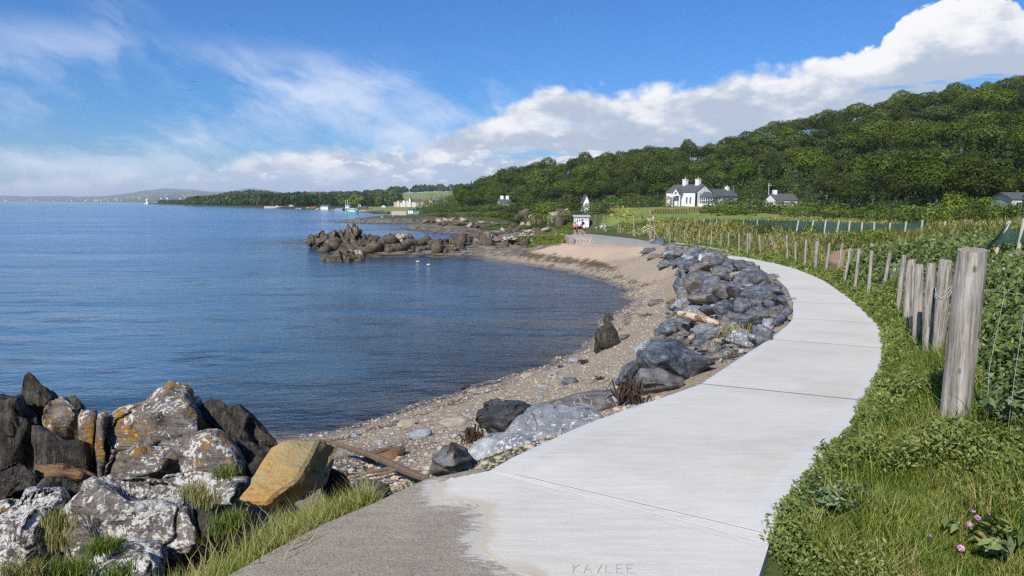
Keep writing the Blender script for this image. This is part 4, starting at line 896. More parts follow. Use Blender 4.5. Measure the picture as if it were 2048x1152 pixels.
big = [
 ([(385, 650), (450, 590), (560, 556), (640, 570), (650, 610), (560, 660), (520, 700), (400, 700)], 'slate', 'broad low blue slab at the beach side left of the driftwood log'),
 ([(585, 500), (640, 470), (700, 468), (790, 490), (835, 600), (700, 600), (620, 560)], 'whiteslate', 'white veined boulder directly behind the driftwood log'),
 ([(800, 480), (850, 450), (905, 428), (962, 480), (925, 570), (860, 590)], 'slate', 'plain grey square faced boulder right of the white veined one'),
 ([(950, 500), (980, 418), (1062, 413), (1135, 450), (1095, 530), (1000, 550)], 'slate', 'dark rounded boulder in the middle of the bank below the bend'),
 ([(930, 580), (1080, 510), (1290, 468), (1310, 530), (1160, 600), (1010, 630)], 'slate', 'long smooth flat slab lying towards the path at the bend'),
 ([(858, 640), (862, 590), (890, 533), (960, 590), (1055, 660), (1130, 725), (1000, 740), (880, 700)], 'slate', 'sharp peaked boulder with a pale streak below the flat slab'),
 ([(520, 740), (540, 680), (640, 650), (700, 690), (680, 790), (570, 790)], 'slate', 'grey boulder above the biggest dark boulder on the beach side'),
 ([(650, 760), (690, 690), (780, 640), (850, 690), (830, 740), (720, 800)], 'slate', 'grey angular boulder with an ochre spot near the peaked boulder'),
 ([(690, 800), (780, 720), (860, 710), (900, 790), (820, 830)], 'slate', 'blue grey boulder left of the dry brown weeds'),
 ([(700, 860), (790, 810), (900, 780), (1010, 780), (990, 840), (880, 880)], 'slate', 'wide mottled boulder against the path edge before the bend'),
 ([(955, 300), (1030, 208), (1100, 188), (1182, 220), (1210, 290), (1110, 330), (1000, 380), (945, 360)], 'slate', 'big brown stained boulder at the top of the bank near the far path edge'),
 ([(538, 255), (570, 160), (650, 128), (712, 160), (692, 225), (600, 268)], 'slate', 'dark block with a flat top towards the far end of the bank'),
 ([(583, 490), (640, 420), (720, 378), (800, 430), (760, 490), (640, 510)], 'slate', 'pale blue domed boulder on the beach side of the bank'),
 ([(566, 390), (620, 348), (692, 348), (725, 378), (670, 402)], 'slate', 'low blue boulder half buried at the edge of the shingle'),
 ([(586, 335), (640, 300), (722, 315), (692, 345), (610, 345)], 'slate', 'flat blue stone above the half buried one'),
 ([(278, 95), (320, 58), (402, 53), (405, 95), (340, 108)], 'slate', 'far blue boulder sitting on the pale sand'),
 ([(326, 140), (380, 95), (435, 108), (425, 145)], 'slate', 'small blue boulder in front of the one on the pale sand'),
 ([(406, 200), (430, 150), (500, 138), (565, 150), (505, 205)], 'slate', 'blue boulder with a pointed left end by the sand'),
 ([(418, 130), (470, 68), (560, 48), (605, 80), (595, 120), (500, 145)], 'slate', 'wavy banded blue and tan boulder at the far end of the bank'),
 ([(700, 230), (740, 150), (800, 110), (860, 130), (840, 200), (770, 240)], 'slate', 'grey leaning block beside the far path edge'),
 ([(600, 290), (640, 230), (720, 220), (790, 240), (760, 300), (680, 320)], 'slate', 'dark cracked boulder below the flat topped block'),
 ([(740, 390), (790, 310), (880, 290), (950, 310), (930, 380), (820, 430)], 'slate', 'blue sheet of slate sloping down in the middle of the bank'),
 ([(860, 270), (890, 200), (950, 190), (990, 230), (950, 280)], 'slate', 'rough grey boulder left of the brown stained one'),
 ([(1000, 400), (1040, 340), (1150, 320), (1260, 350), (1300, 420), (1180, 450), (1080, 440)], 'slate', 'dark heap of slate pieces close under the path at the bend'),
 ([(1190, 640), (1240, 560), (1310, 530), (1350, 560), (1310, 620)], 'slate', 'blue grey boulder touching the inside of the bend'),
 ([(1090, 680), (1130, 650), (1180, 670), (1170, 720), (1110, 720)], 'pale', 'cream coloured stone near the path edge right of the dry weeds'),
 ([(930, 440), (950, 400), (975, 405), (970, 450)], 'pale', 'small yellowish upright stone between dark boulders'),
 ([(1205, 590), (1225, 555), (1260, 560), (1250, 600)], 'pale', 'rounded sandy stone by the bend of the path'),
 ([(460, 720), (500, 690), (560, 700), (540, 740), (480, 745)], 'slate', 'small dark stone beside the broad low blue slab')]
for L, mt, lb in big: hull_rock('slate_boulder' if mt == 'slate' else 'pale_boulder', Y4(L), mt, lb, 'boulder', G2, lean=.45)
G3 = 'stones on the beach'
for px_, mt, lb, kw in [
 ([(1187, 696), (1190, 668), (1204, 650), (1222, 642), (1233, 660), (1242, 694), (1225, 706), (1196, 706)], 'strata', 'upright dark stone standing alone at the water edge', dict(lean=.15)),
 ([(1205, 640), (1212, 628), (1226, 632), (1224, 642), (1210, 645)], 'strata', 'small dark weedy rock at the water edge behind the upright stone', {}),
 (Y4([(338, 475), (362, 428), (452, 423), (462, 475)]), 'slate', 'grey square boulder alone on the shingle', {}),
 (Y4([(470, 490), (500, 455), (585, 455), (580, 492)]), 'slate', 'flat blue stone right of the grey square boulder', dict(lean=.8)),
 (Y4([(465, 452), (530, 415), (545, 430), (500, 460)]), 'brown', 'small brown stone behind the grey square boulder', {}),
 (Y4([(130, 725), (135, 690), (210, 675), (215, 695)]), 'slate', 'small blue stone right of the upright dark stone', {}),
 (Y4([(335, 735), (360, 710), (420, 705), (425, 735)]), 'slate', 'small dark slate below the broad low blue slab', {}),
 (Y2([(1072, 172), (1092, 140), (1150, 138), (1172, 165), (1130, 180)]), 'slate', 'blue stone alone on the near shingle', dict(lean=.6)),
 (Y2([(230, 385), (260, 352), (330, 345), (362, 360), (300, 398), (240, 400)]), 'pale', 'flat buff stone nearest the water', dict(lean=1.2)),
 (Y2([(432, 375), (490, 345), (580, 332), (610, 355), (590, 380), (510, 395)]), 'pale', 'largest flat buff stone on the near shingle', dict(lean=1.2)),
 (Y2([(298, 440), (320, 405), (400, 396), (420, 412), (412, 440), (330, 458)]), 'paleslate', 'flat green grey stone between two buff stones', dict(lean=.9)),
 (Y2([(65, 560), (90, 520), (190, 500), (270, 488), (290, 515), (220, 570), (120, 575)]), 'brown', 'rusty brown stone with a blue patch beside the driftwood branch', dict(lean=.9)),
 (Y2([(150, 520), (165, 495), (215, 490), (205, 515)]), 'slate', 'small blue stone resting above the rusty brown stone', dict(lean=.9)),
 (Y2([(1020, 130), (1030, 108), (1060, 112), (1058, 132)]), 'paleslate', 'small grey green stone up the shingle', dict(lean=.9)),
 (Y2([(1105, 65), (1120, 38), (1170, 42), (1175, 68)]), 'paleslate', 'grey stone beside the black seaweed clump', dict(lean=.9)),
 (Y2([(945, 250), (950, 232), (985, 233), (987, 248)]), 'paleslate', 'small round grey stone behind the black layered boulder', dict(lean=.9)),
 (Y2([(950, 195), (965, 178), (1020, 172), (1010, 190)]), 'paleslate', 'thin blue white stone on the shingle near the tide line', dict(lean=.9)),
 (Y2([(560, 195), (580, 175), (610, 180), (600, 200)]), 'strata', 'small dark rock at the waterline with weed', {}),
 (Y2([(590, 215), (620, 198), (665, 200), (660, 215)]), 'pale', 'flat pale stone lying in the water edge', dict(lean=1.0)),
 (Y2([(860, 140), (880, 118), (940, 112), (930, 138)]), 'pale', 'weedy buff stone in the water edge', dict(lean=1.0)),
 (Y2([(120, 475), (130, 455), (175, 458), (170, 478)]), 'paleslate', 'pale blue stone near the waterline', dict(lean=1.0)),
 (Y2([(250, 470), (270, 450), (315, 448), (312, 468)]), 'slate', 'dull blue stone below the flat green grey stone', dict(lean=1.0)),
 (Y2([(5, 445), (10, 425), (40, 425), (45, 445)]), 'paleslate', 'pale stone beside the driftwood tip at the waterline', dict(lean=1.0))]:
    outline_rock('beach_stone', px_, mt, lb, 'stone', G3, sub=3, facets=6, rough=.03, **kw)
# the rest of the rock armour, filled between the named boulders
toe = [GZ(u, v, z) for u, v, z in [(890, 935, 2.8), (965, 885, 2.45), (1100, 800, 2.0), (1235, 770, 1.95), (1292, 700, 1.7), (1330, 640, 1.45), (1370, 590, 1.2), (1352, 550, 1.0), (1318, 520, .95), (1290, 503, .95)]]
edge_px = [(880, 955), (1000, 925), (1163, 849), (1305, 800), (1420, 755), (1539, 677), (1582, 640), (1583, 600), (1555, 560), (1500, 530), (1440, 510), (1360, 497)]
edg = [GP(*q) for q in edge_px]
def along(L, f):
    d = [0]
    for a, b in zip(L, L[1:]): d.append(d[-1] + (b - a).length)
    return Vector([float(np.interp(f * d[-1], d, [p[i] for p in L])) for i in range(3)])
g = np.random.default_rng(5)
def bank_place(f, s_):
    return ['at the near end of the bank', 'just past the biggest dark boulder', 'below the bend of the path', 'at the bend near the driftwood log', 'towards the far end of the bank', 'beside the pale sand'][min(5, int(max(f - .1, 0) / .15))] + (', on the beach side' if s_ < .35 else ', under the path edge' if s_ > .72 else '')
pal_word = {'slate': 'rough blue grey slate boulder', 'pale': 'small buff stone', 'whiteslate': 'white flecked grey boulder', 'black': 'small black slate chunk'}
pal_lab = {'slate': 'one of the rough blue grey slate boulders filling the bank between beach and path', 'pale': 'one of the small buff stones wedged among the dark boulders of the bank', 'whiteslate': 'one of the white flecked grey boulders filling the bank between beach and path', 'black': 'one of the small black chunks of slate wedged in the bank of boulders'}
for k in range(268):
    f = g.uniform(.12, 1) ** .9; s_ = g.uniform(.02, .98) if k < 215 else g.uniform(.62, .97); q = along(toe, f).lerp(along(edg, f), s_)
    big_ = g.uniform(.16, .46) * (1.0 if k % 3 else 1.45); mt = g.choice(['slate', 'slate', 'slate', 'slate', 'slate', 'black', 'whiteslate', 'pale'])
    if f < .3: big_ *= .55
    if s_ > .8: big_ *= .7
    if mt in ('pale', 'black'): big_ *= .55
    zt = float(terr(q.x, q.y)); lim = along(edg, f).z + .02 - .35 * (1 - s_)
    sz = (big_ * g.uniform(.9, 1.6), big_ * g.uniform(.8, 1.2), big_ * g.uniform(.55, .95))
    z0 = min(zt - .25 * sz[2] + .12, lim - sz[2] * 1.35)
    free_rock('slate_boulder' if mt != 'pale' else 'pale_boulder', (q.x, q.y, max(z0, zt - sz[2])), sz, mt, 1000 + k, pal_word[mt] + ' ' + bank_place(f, s_), 'boulder' if mt != 'pale' else 'stone', pal_word[mt] + 's of the bank', sub=3, rz=g.uniform(0, 6.3), tilt=(g.uniform(-.5, .5), g.uniform(-.5, .5)))

g = np.random.default_rng(17); Vs = []; Fs = []; Ts = []; c_ = 0
for k in range(3400):
    f = g.uniform(.10, 1) ** .9; s_ = g.uniform(.0, 1.0) if k % 2 else g.uniform(.6, .99); q = along(toe, f).lerp(along(edg, f), s_); z = float(terr(q.x, q.y)); e_ = g.uniform(.03, .12) * (1 if f > .25 else .5) * (1.6 if k % 7 == 0 else 1)
    bm = bmesh.new(); vs = [bm.verts.new(p) for p in g.normal(size=(9, 3)) * .6]; bmesh.ops.convex_hull(bm, input=vs); bmesh.ops.delete(bm, geom=[v for v in bm.verts if not v.link_faces], context='VERTS'); bm.verts.index_update()
    P_ = np.array([v.co[:] for v in bm.verts]) * np.array([e_ * 1.3, e_, e_ * .7]) + np.array([q.x, q.y, z + .1 * e_]); Fs += [tuple(v.index + c_ for v in fc_.verts) for fc_ in bm.faces]; c_ += len(P_); Vs.append(P_); Ts.append(np.full(len(P_), g.random())); bm.free()
m_rub, t = new_mat('rubble_stone'); finish(t, t.mix(t.m('MULTIPLY', t.noise(t.pos(), 30, 4, .6), .6), t.ramp(t.attr('tint'), [(0, (.05, .055, .065)), (.4, (.13, .14, .165)), (.7, (.20, .185, .165)), (.9, (.36, .31, .25)), (1, (.50, .48, .45))]), (.04, .04, .045, 1)), .8)
rub = mesh('rubble', np.concatenate(Vs), Fs, m_rub); set_attr(rub, 'tint', np.concatenate(Ts)); tag(rub, 'small broken slate and stone chips packed between the boulders of the bank', 'rubble', None, 'stuff')
# ---- skerries off the rocky point
S5 = lambda L: X(L, 600, 380, 3.7236)
G4 = 'rocks of the point in the bay'
for L, d, mt, lb, th in [
 ([(62, 405), (60, 350), (90, 328), (125, 340), (138, 380), (125, 415)], 78, 'sea', 'outermost left rock of the point, tan coloured', 1.2),
 ([(98, 435), (138, 340), (170, 318), (252, 318), (280, 355), (275, 410), (232, 450), (150, 455)], 75, 'sea', 'broad dark flat topped rock at the outer end of the point', 2.2),
 ([(278, 390), (284, 320), (300, 305), (336, 304), (345, 380)], 77, 'sea', 'dark square rock left of the tall spire', 1.2),
 ([(340, 400), (348, 290), (364, 260), (386, 292), (395, 264), (432, 264), (443, 310), (436, 380), (400, 420), (350, 410)], 75.5, 'sea', 'tall twin topped rusty spire of rock, highest on the point', 1.3),
 ([(428, 390), (450, 330), (492, 338), (505, 390), (460, 420)], 75.5, 'sea', 'small dark rock right of the spire', 1.0),
 ([(496, 440), (504, 350), (540, 333), (602, 343), (595, 410), (560, 450)], 73.5, 'sea', 'dark blocky rock midway between the spire and the leaning tan slab', 1.4),
 ([(612, 390), (640, 330), (682, 323), (732, 328), (755, 375), (700, 410)], 76, 'sea', 'dark ridge of rock behind the leaning tan slab', 1.5),
 ([(696, 408), (735, 350), (780, 316), (805, 333), (755, 400)], 73.5, 'pale', 'pale tan slab leaning to the left on the point', .7),
 ([(758, 400), (798, 340), (850, 348), (872, 380), (905, 388), (930, 430), (800, 440)], 74, 'sea', 'rounded dark rock right of the leaning tan slab', 1.6),
 ([(262, 460), (300, 400), (400, 385), (500, 430), (575, 420), (605, 480), (480, 500), (330, 490)], 70.5, 'sea', 'wide low dark shelf in front of the spire', 2.4),
 ([(560, 470), (600, 395), (682, 408), (716, 450), (665, 495), (590, 485)], 69, 'sea', 'grey black rounded mass at the waterline near the middle of the point', 1.6),
 ([(725, 470), (760, 418), (842, 424), (886, 455), (845, 500), (760, 500)], 68.5, 'sea', 'dark weedy rock at the waterline below the leaning slab', 1.5),
 ([(870, 465), (950, 418), (1080, 416), (1170, 430), (1130, 495), (1000, 502), (900, 500)], 68, 'sea', 'long low weed covered rock at the inner end of the point', 2.2),
 ([(920, 420), (1000, 364), (1082, 368), (1100, 420), (960, 440)], 72.5, 'sea', 'low brown rock behind the long weed covered one', 1.6),
 ([(1070, 420), (1100, 358), (1162, 364), (1195, 410), (1150, 440)], 73, 'sea', 'dark rock with jagged top near the shingle', 1.4),
 ([(1150, 460), (1200, 418), (1262, 450), (1275, 470), (1220, 482)], 69, 'black', 'black low rock on the edge of the shingle', 1.0),
 ([(1170, 410), (1220, 353), (1292, 338), (1325, 375), (1290, 420), (1200, 430)], 75, 'sea', 'dark hump left of the orange lichen mound', 1.6),
 ([(1280, 400), (1290, 350), (1320, 318), (1400, 320), (1480, 340), (1545, 375), (1500, 410), (1350, 420)], 76, 'orange', 'orange and white lichen mound at the landward end of the point', 2.0),
 ([(1342, 325), (1355, 305), (1378, 308), (1385, 330)], 80, 'sea', 'small dark knob on top of the lichen mound', .6),
 ([(1480, 375), (1500, 345), (1560, 345), (1625, 358), (1620, 380), (1530, 385)], 77, 'lichen', 'white speckled low rock right of the orange lichen mound', 1.0),
 ([(1690, 385), (1700, 362), (1725, 365), (1728, 385)], 78, 'lichen', 'single white rock in the grass of the point', .5),
 ([(172, 550), (178, 525), (200, 490), (290, 468), (380, 468), (405, 500), (400, 570), (350, 600), (230, 590)], 60, 'sea', 'detached tan rock island standing in the water in front of the point', 1.8),
 ([(380, 580), (400, 500), (470, 483), (510, 518), (545, 565), (450, 565), (440, 590)], 60.5, 'sea', 'low right hand piece of the detached tan rock island', 1.2),
 ([(320, 470), (370, 448), (460, 448), (475, 488), (350, 492)], 66, 'pale', 'flat pale ledge between the island and the point', 1.2),
 ([(745, 580), (755, 568), (775, 568), (780, 584)], 56, 'pale', 'small tan stone awash left of two white floats', .3)]:
    outline_rock('sea_rock', S5(L), mt, lb, 'rock', G4, d=d, thick=th, lean=.25, sub=5, facets=11, rough=.155, layer=(.9, .2, .35))
g = np.random.default_rng(11)
for k in range(46):
    u = g.uniform(640, 1060); v = g.uniform(486, 508) if u < 940 else g.uniform(472, 492); p = GT(u, v, 55)
    if p.y > 95: continue
    s_ = g.uniform(.35, .9)
    free_rock('sea_rock', (p.x, p.y, float(terr(p.x, p.y)) - .25), (s_ * 1.5, s_, s_ * .8), 'sea', 3000 + k, 'one of the small dark weedy rocks scattered over the point in the bay', 'rock', 'small rocks of the point', sub=2, rz=g.uniform(0, 6), tilt=(g.uniform(-.4, .4), g.uniform(-.6, .6)))
# rocks of the far foreshore
for k in range(240):
    u = g.uniform(765, 1125); v = 437 + (u - 765) * .093 + g.uniform(-9, 1.5); p = GT(u, v, 97)
    if p.y > 300: continue
    s_ = g.uniform(.3, 1.0) * (p.y / 160) ** .5 * (.45 if u < 850 else 1)
    free_rock('shore_rock', (p.x, p.y, float(terr(p.x, p.y)) - .3), (s_ * 1.9, s_, s_ * .5), 'pale' if k % 4 == 0 else 'sea', 4000 + k, ('low pale rock' if k % 4 == 0 else 'low dark rock') + ' of the foreshore beyond the bay' + (', at its outer tip' if u < 860 else ', near the people' if u > 1050 else ', in its middle'), 'rock', 'rocks of the far foreshore', sub=2, rz=g.uniform(0, 6), tilt=(g.uniform(-.3, .3), g.uniform(-.4, .4)))
for k in range(26):
    u = g.uniform(1035, 1140); v = g.uniform(440, 456); p = GT(u, v, 97); s_ = g.uniform(.6, 1.5)
    free_rock('shore_rock', (p.x, p.y, float(terr(p.x, p.y)) - .3), (s_ * .9, s_, s_ * 1.1), 'sea' if k % 2 else 'pale', 4300 + k, 'one of the upright grey rocks behind the far foreshore near the people', 'rock', 'upright grey rocks behind the foreshore', sub=2, rz=g.uniform(0, 6))

# loose shingle: real pebbles on the near beach
bv, bf = ico(1); Vs = []; Fs = []; tn = []; cnt = 0
rb = np.random.default_rng(3)
uu = rb.uniform(600, 1330, 16000); vv = rb.uniform(560, 990, 16000)
M_ = np.array(CR)
rr = np.stack([(uu - 1024) / F, -(vv - 576) / F, -np.ones_like(uu)], 1) @ M_.T
for i in range(len(uu)):
    pass
dd = np.exp(np.linspace(math.log(4), math.log(45), 260))
for i in range(len(uu)):
    if cnt >= 7000: break
    y = dd; z = H + rr[i, 2] / rr[i, 1] * y; x = rr[i, 0] / rr[i, 1] * y
    h_ = terr(x, y); k = np.nonzero(z <= h_)[0]
    if len(k) == 0 or h_[k[0]] < .02 or x[k[0]] > float(np.interp(y[k[0]], [p.y for p in sorted(LEFT, key=lambda q: q.y)], [p.x for p in sorted(LEFT, key=lambda q: q.y)])) - .2: continue
    x, y, z = x[k[0]], y[k[0]], h_[k[0]]
    s_ = min(.07, .006 + .0011 * y * rb.uniform(.5, 1.5) + (rb.random() < .05) * .03)
    P = bv * np.array([s_ * rb.uniform(.8, 1.6), s_ * rb.uniform(.7, 1.2), s_ * rb.uniform(.35, .7)]); a = rb.uniform(0, 6.3)
    P = P @ np.array([[math.cos(a), -math.sin(a), 0], [math.sin(a), math.cos(a), 0], [0, 0, 1]]) + np.array([x, y, z + s_ * .12])
    Vs.append(P); Fs.append(bf + cnt * len(bv)); tn.append(np.full(len(bv), rb.random())); cnt += 1
m_peb, t = new_mat('pebble_stone')
finish(t, t.ramp(t.attr('tint'), [(0, (.12, .11, .11)), (.2, (.28, .22, .16)), (.5, (.40, .325, .24)), (.8, (.42, .35, .27)), (.92, (.23, .24, .26)), (1, (.46, .43, .38))]), .8)
peb = mesh('pebbles', np.concatenate(Vs), np.concatenate(Fs), m_peb, smooth=True); set_attr(peb, 'tint', np.concatenate(tn)); tag(peb, 'loose buff and grey pebbles strewn over the shingle beach', 'pebbles', None, 'stuff')
# ================================================================== vegetation
def leaf_mat(name, stops, trans=.25, rough=.6, obj_var=.0, spec=.25):
    m, t = new_mat(name)
    c = t.ramp(t.attr('tint'), stops)
    if obj_var:
        rn = t.rnd()
        hs = t.node('ShaderNodeHueSaturation'); t.put(hs.inputs['Hue'], t.lin(rn, 0, 1, .5 - .022 * obj_var, .5 + .012 * obj_var)); t.put(hs.inputs['Value'], t.lin(t.m('FRACT', t.m('MULTIPLY', rn, 7.3)), 0, 1, 1 - .34 * obj_var, 1 + .42 * obj_var)); t.put(hs.inputs['Saturation'], t.lin(t.m('FRACT', t.m('MULTIPLY', rn, 3.7)), 0, 1, .85, 1.08)); t.put(hs.inputs['Color'], c); c = hs.outputs[0]
    b = t.node('ShaderNodeBsdfPrincipled'); t.put(b.inputs['Base Color'], c); b.inputs['Roughness'].default_value = rough; b.inputs['Specular IOR Level'].default_value = spec
    tl = t.node('ShaderNodeBsdfTranslucent'); t.put(tl.inputs[0], t.mix(1.0, c, (1.0, 1.15, .55, 1), 'MULTIPLY'))
    mx = t.node('ShaderNodeMixShader'); mx.inputs[0].default_value = trans; t.l.new(b.outputs[0], mx.inputs[1]); t.l.new(tl.outputs[0], mx.inputs[2]); t.l.new(mx.outputs[0], t.out.inputs[0])
    return m
M_TREE = leaf_mat('tree_leaf', [(0, (.016, .032, .005)), (.4, (.052, .086, .011)), (.75, (.115, .150, .020)), (1, (.165, .19, .036))], .28, .7, 1.1, .08)
M_BUSH = leaf_mat('bush_leaf', [(0, (.030, .055, .010)), (.5, (.090, .135, .022)), (1, (.20, .24, .05))], .28, .7, 1.3, .1)
M_YBUSH = leaf_mat('yellow_bush_leaf', [(0, (.10, .095, .015)), (.5, (.24, .20, .03)), (1, (.40, .33, .06))], .25)
M_BRAM = leaf_mat('bramble_leaf', [(0, (.028, .050, .012)), (.4, (.105, .150, .040)), (.75, (.22, .26, .085)), (.96, (.38, .38, .20)), (1, (.30, .19, .07))], .25, .5)
M_WEED = leaf_mat('weed_leaf', [(0, (.045, .075, .014)), (.4, (.14, .185, .035)), (.75, (.26, .29, .085)), (.97, (.40, .38, .18)), (1, (.34, .22, .07))], .3)
M_GRASS = leaf_mat('grass_blade', [(0, (.045, .085, .010)), (.4, (.115, .175, .020)), (.7, (.215, .265, .036)), (.9, (.36, .34, .10)), (1, (.46, .36, .17))], .35, .5)
M_STRAW = leaf_mat('dry_grass_blade', [(0, (.09, .12, .025)), (.4, (.26, .24, .07)), (1, (.50, .40, .18))], .3, .6)
M_SILV = leaf_mat('grey_leaf', [(0, (.06, .10, .035)), (.6, (.17, .22, .10)), (1, (.34, .37, .24))], .2)
M_FLOW = leaf_mat('yellow_petal', [(0, (.55, .32, .01)), (1, (.85, .62, .03))], .2)
M_WFL = leaf_mat('white_petal', [(0, (.55, .55, .48)), (1, (.85, .85, .78))], .2)
M_PINK = leaf_mat('pink_petal', [(0, (.48, .22, .40)), (1, (.75, .48, .66))], .2)
m_bark, t = new_mat('bark'); P = t.obj()
finish(t, t.mix(t.noise(t.vm('MULTIPLY', P, (6, 6, 1)), 1.5, 5, .6), (.05, .04, .03, 1), (.16, .135, .11, 1)), .95)

def leaves(P, N, size, aspect, g, roll=True):
    """n small pointed leaves as kite quads"""
    n = len(P); N = N / (np.linalg.norm(N, axis=1)[:, None] + 1e-9)
    a = g.normal(size=(n, 3)); T = np.cross(N, a); T /= np.linalg.norm(T, axis=1)[:, None] + 1e-9; B = np.cross(N, T)
    s = np.asarray(size)[:, None] * .5; w = s * aspect
    V = np.stack([P - T * s, P + B * w + N * s * .18, P + T * s, P - B * w + N * s * .18], 1)
    return V.reshape(-1, 3), np.arange(4 * n).reshape(n, 4)
def blades(P, h, w, lean, g):
    n = len(P); a = g.uniform(0, 2 * math.pi, n); D = np.stack([np.cos(a), np.sin(a), 0 * a], 1)
    b = a + g.uniform(1.0, 2.2, n); Wd = np.stack([np.cos(b), np.sin(b), 0 * b], 1) * (w * .5)[:, None]
    up = np.array([0, 0, 1.0]); l = (lean * g.uniform(.2, 1.2, n) * h)[:, None]
    m_ = P + up * (h * .55)[:, None] + D * l * .35; tip = P + up * (h * g.uniform(.82, 1, n))[:, None] + D * l
    V = np.stack([P - Wd, P + Wd, m_ + Wd * .7, m_ - Wd * .7, tip], 1).reshape(-1, 3); i = np.arange(n) * 5
    Fc = np.concatenate([np.stack([i, i + 1, i + 2], 1), np.stack([i, i + 2, i + 3], 1), np.stack([i + 3, i + 2, i + 4], 1)])
    return V, Fc
def tinted(name, V, Fc, tint_per, k, mat, parent=None):
    o = mesh(name, V, Fc, mat, parent); set_attr(o, 'tint', np.repeat(np.clip(tint_per, 0, 1), k)); return o

# ---- tree prototypes: trunk + limbs, crown of leaf sprays on overlapping lobes
def lobes_crown(g, n_lobe, rx, rz, n_leaf, size, cz):
    L = []
    for k in range(n_lobe):
        d = g.normal(size=3); d /= np.linalg.norm(d); d[2] = abs(d[2]) * 1.0 - .25
        L.append((d * np.array([rx * .62, rx * .62, rz * .62]) * g.uniform(.55, 1.08) + np.array([0, 0, cz]), g.uniform(.36, .58) * rx))
    L.append((np.array([0, 0, cz]), rx * .62))
    P = []; N = []; T = []
    w = np.array([l[1] ** 2 for l in L]); w /= w.sum()
    for (c, r_), f in zip(L, w):
        n = int(n_leaf * f * 1.5); d = g.normal(size=(n, 3)); d /= np.linalg.norm(d, axis=1)[:, None]
        rr_ = r_ * (1 - .42 * g.random(n) ** 2) * (1 + .26 * vnoise(d * 2.6 + c, 3) + .10 * vnoise(d * 6 + c, 5)); p = c + d * rr_[:, None] * np.array([1, 1, .82])
        ok = np.ones(n, bool)
        for (c2, r2) in L:
            if r2 != r_ or (c2 != c).any(): ok &= (np.linalg.norm((p - c2) / np.array([1, 1, .82]), axis=1) > r2 * .86)
        P.append(p[ok]); N.append(d[ok] + g.normal(size=(ok.sum(), 3)) * .36 + np.array([0, 0, .2])); T.append(g.normal(.45, .13, ok.sum()) + g.normal(0, .10))
    P = np.concatenate(P); N = np.concatenate(N); T = np.concatenate(T); sz = size * g.uniform(.6, 1.35, len(P))
    V, Fc = leaves(P, N, sz, .62, g); return V, Fc, T
def tree_proto(sd_, name, h, rx, rz, n_leaf, size, mat, n_lobe=11, trunk=.28, conical=False):
    g = np.random.default_rng(sd_); root = empty(name)
    cz = h - rz * .86
    if conical:
        n = n_leaf; f = g.random(n) ** .7; z = h * (1 - f * .88); r_ = rx * f * (.78 + .22 * np.sin(z * 4.2)) * (1 - .35 * g.random(n) ** 2); a = g.uniform(0, 6.3, n)
        P = np.stack([r_ * np.cos(a), r_ * np.sin(a), z], 1); N = np.stack([np.cos(a), np.sin(a), .5 + 0 * a], 1) + g.normal(size=(n, 3)) * .4
        V, Fc = leaves(P, N, size * g.uniform(.6, 1.3, n), .5, g); T = g.normal(.3, .16, n)
    else: V, Fc, T = lobes_crown(g, n_lobe, rx, rz, n_leaf, size, cz)
    tinted('crown', V, Fc, T, 4, mat, root)
    mb = MB(); b = [(0, 0, -.8)]
    for k in range(1, 5): b.append((g.normal(0, .12 * k * trunk), g.normal(0, .12 * k * trunk), cz * k / 4))
    mb.tube(b, [trunk * 1.3, trunk, trunk * .8, trunk * .6, trunk * .35], 7)
    if not conical:
        for k in range(5):
            a = g.uniform(0, 6.3); z0 = cz * g.uniform(.35, .75); e = rx * g.uniform(.5, .8)
            mb.tube([(0, 0, z0), (e * .5 * math.cos(a), e * .5 * math.sin(a), z0 + .25 * h * .6), (e * math.cos(a), e * math.sin(a), min(h * .9, z0 + .35 * h))], [trunk * .5, trunk * .33, trunk * .1], 5)
    mb.build('trunk', m_bark, root); return root
def dup(root, loc, rz=0, sc=1.0, label=None, cat=None, group=None):
    r_ = root.copy(); COL.objects.link(r_); r_.location = loc; r_.rotation_euler = (0, 0, rz); r_.scale = (sc, sc, sc) if not hasattr(sc, '__len__') else sc
    for k in ('label', 'category', 'group'):
        if k in r_: del r_[k]
    tag(r_, label, cat, group)
    for ch in root.children:
        c = ch.copy(); COL.objects.link(c); c.parent = r_
        for gch in ch.children:
            d = gch.copy(); COL.objects.link(d); d.parent = c
    return r_
PROTO = [tree_proto(100 + i, 'broadleaf_tree', *a) for i, a in enumerate([(11, 5.0, 4.6, 5600, .52, M_TREE, 9), (9, 4.6, 3.8, 5200, .48, M_TREE, 7), (12.5, 5.2, 5.2, 5800, .54, M_TREE, 12), (10, 5.6, 4.0, 5600, .52, M_TREE, 8), (8, 3.8, 3.6, 4200, .44, M_TREE, 6), (13, 4.4, 5.6, 5400, .50, M_TREE, 14)])]
CONI = tree_proto(300, 'conifer_tree', 12, 2.6, 5, 2200, .55, M_TREE, trunk=.22, conical=True)
BUSHP = [tree_proto(200 + i, 'bush', *a) for i, a in enumerate([(2.3, 1.6, 1.3, 1500, .20, M_BUSH, 8, .05), (1.8, 1.8, 1.0, 1500, .20, M_BUSH, 9, .05), (2.8, 1.5, 1.7, 1500, .21, M_BUSH, 8, .06)])]
YB = tree_proto(230, 'bush', 2.2, 1.8, 1.4, 1300, .2, M_YBUSH, 7, .05)
ALLP = PROTO + [CONI] + BUSHP + [YB]
USED = set()
def plant(proto, loc, rz, sc, label, cat, group):
    """the first use moves the prototype itself, later ones are copies"""
    i = id(proto)
    if i not in USED:
        USED.add(i); proto.location = loc; proto.rotation_euler = (0, 0, rz); proto.scale = (sc, sc, sc) if not hasattr(sc, '__len__') else sc; tag(proto, label, cat, group); return proto
    return dup(proto, loc, rz, sc, label, cat, group)

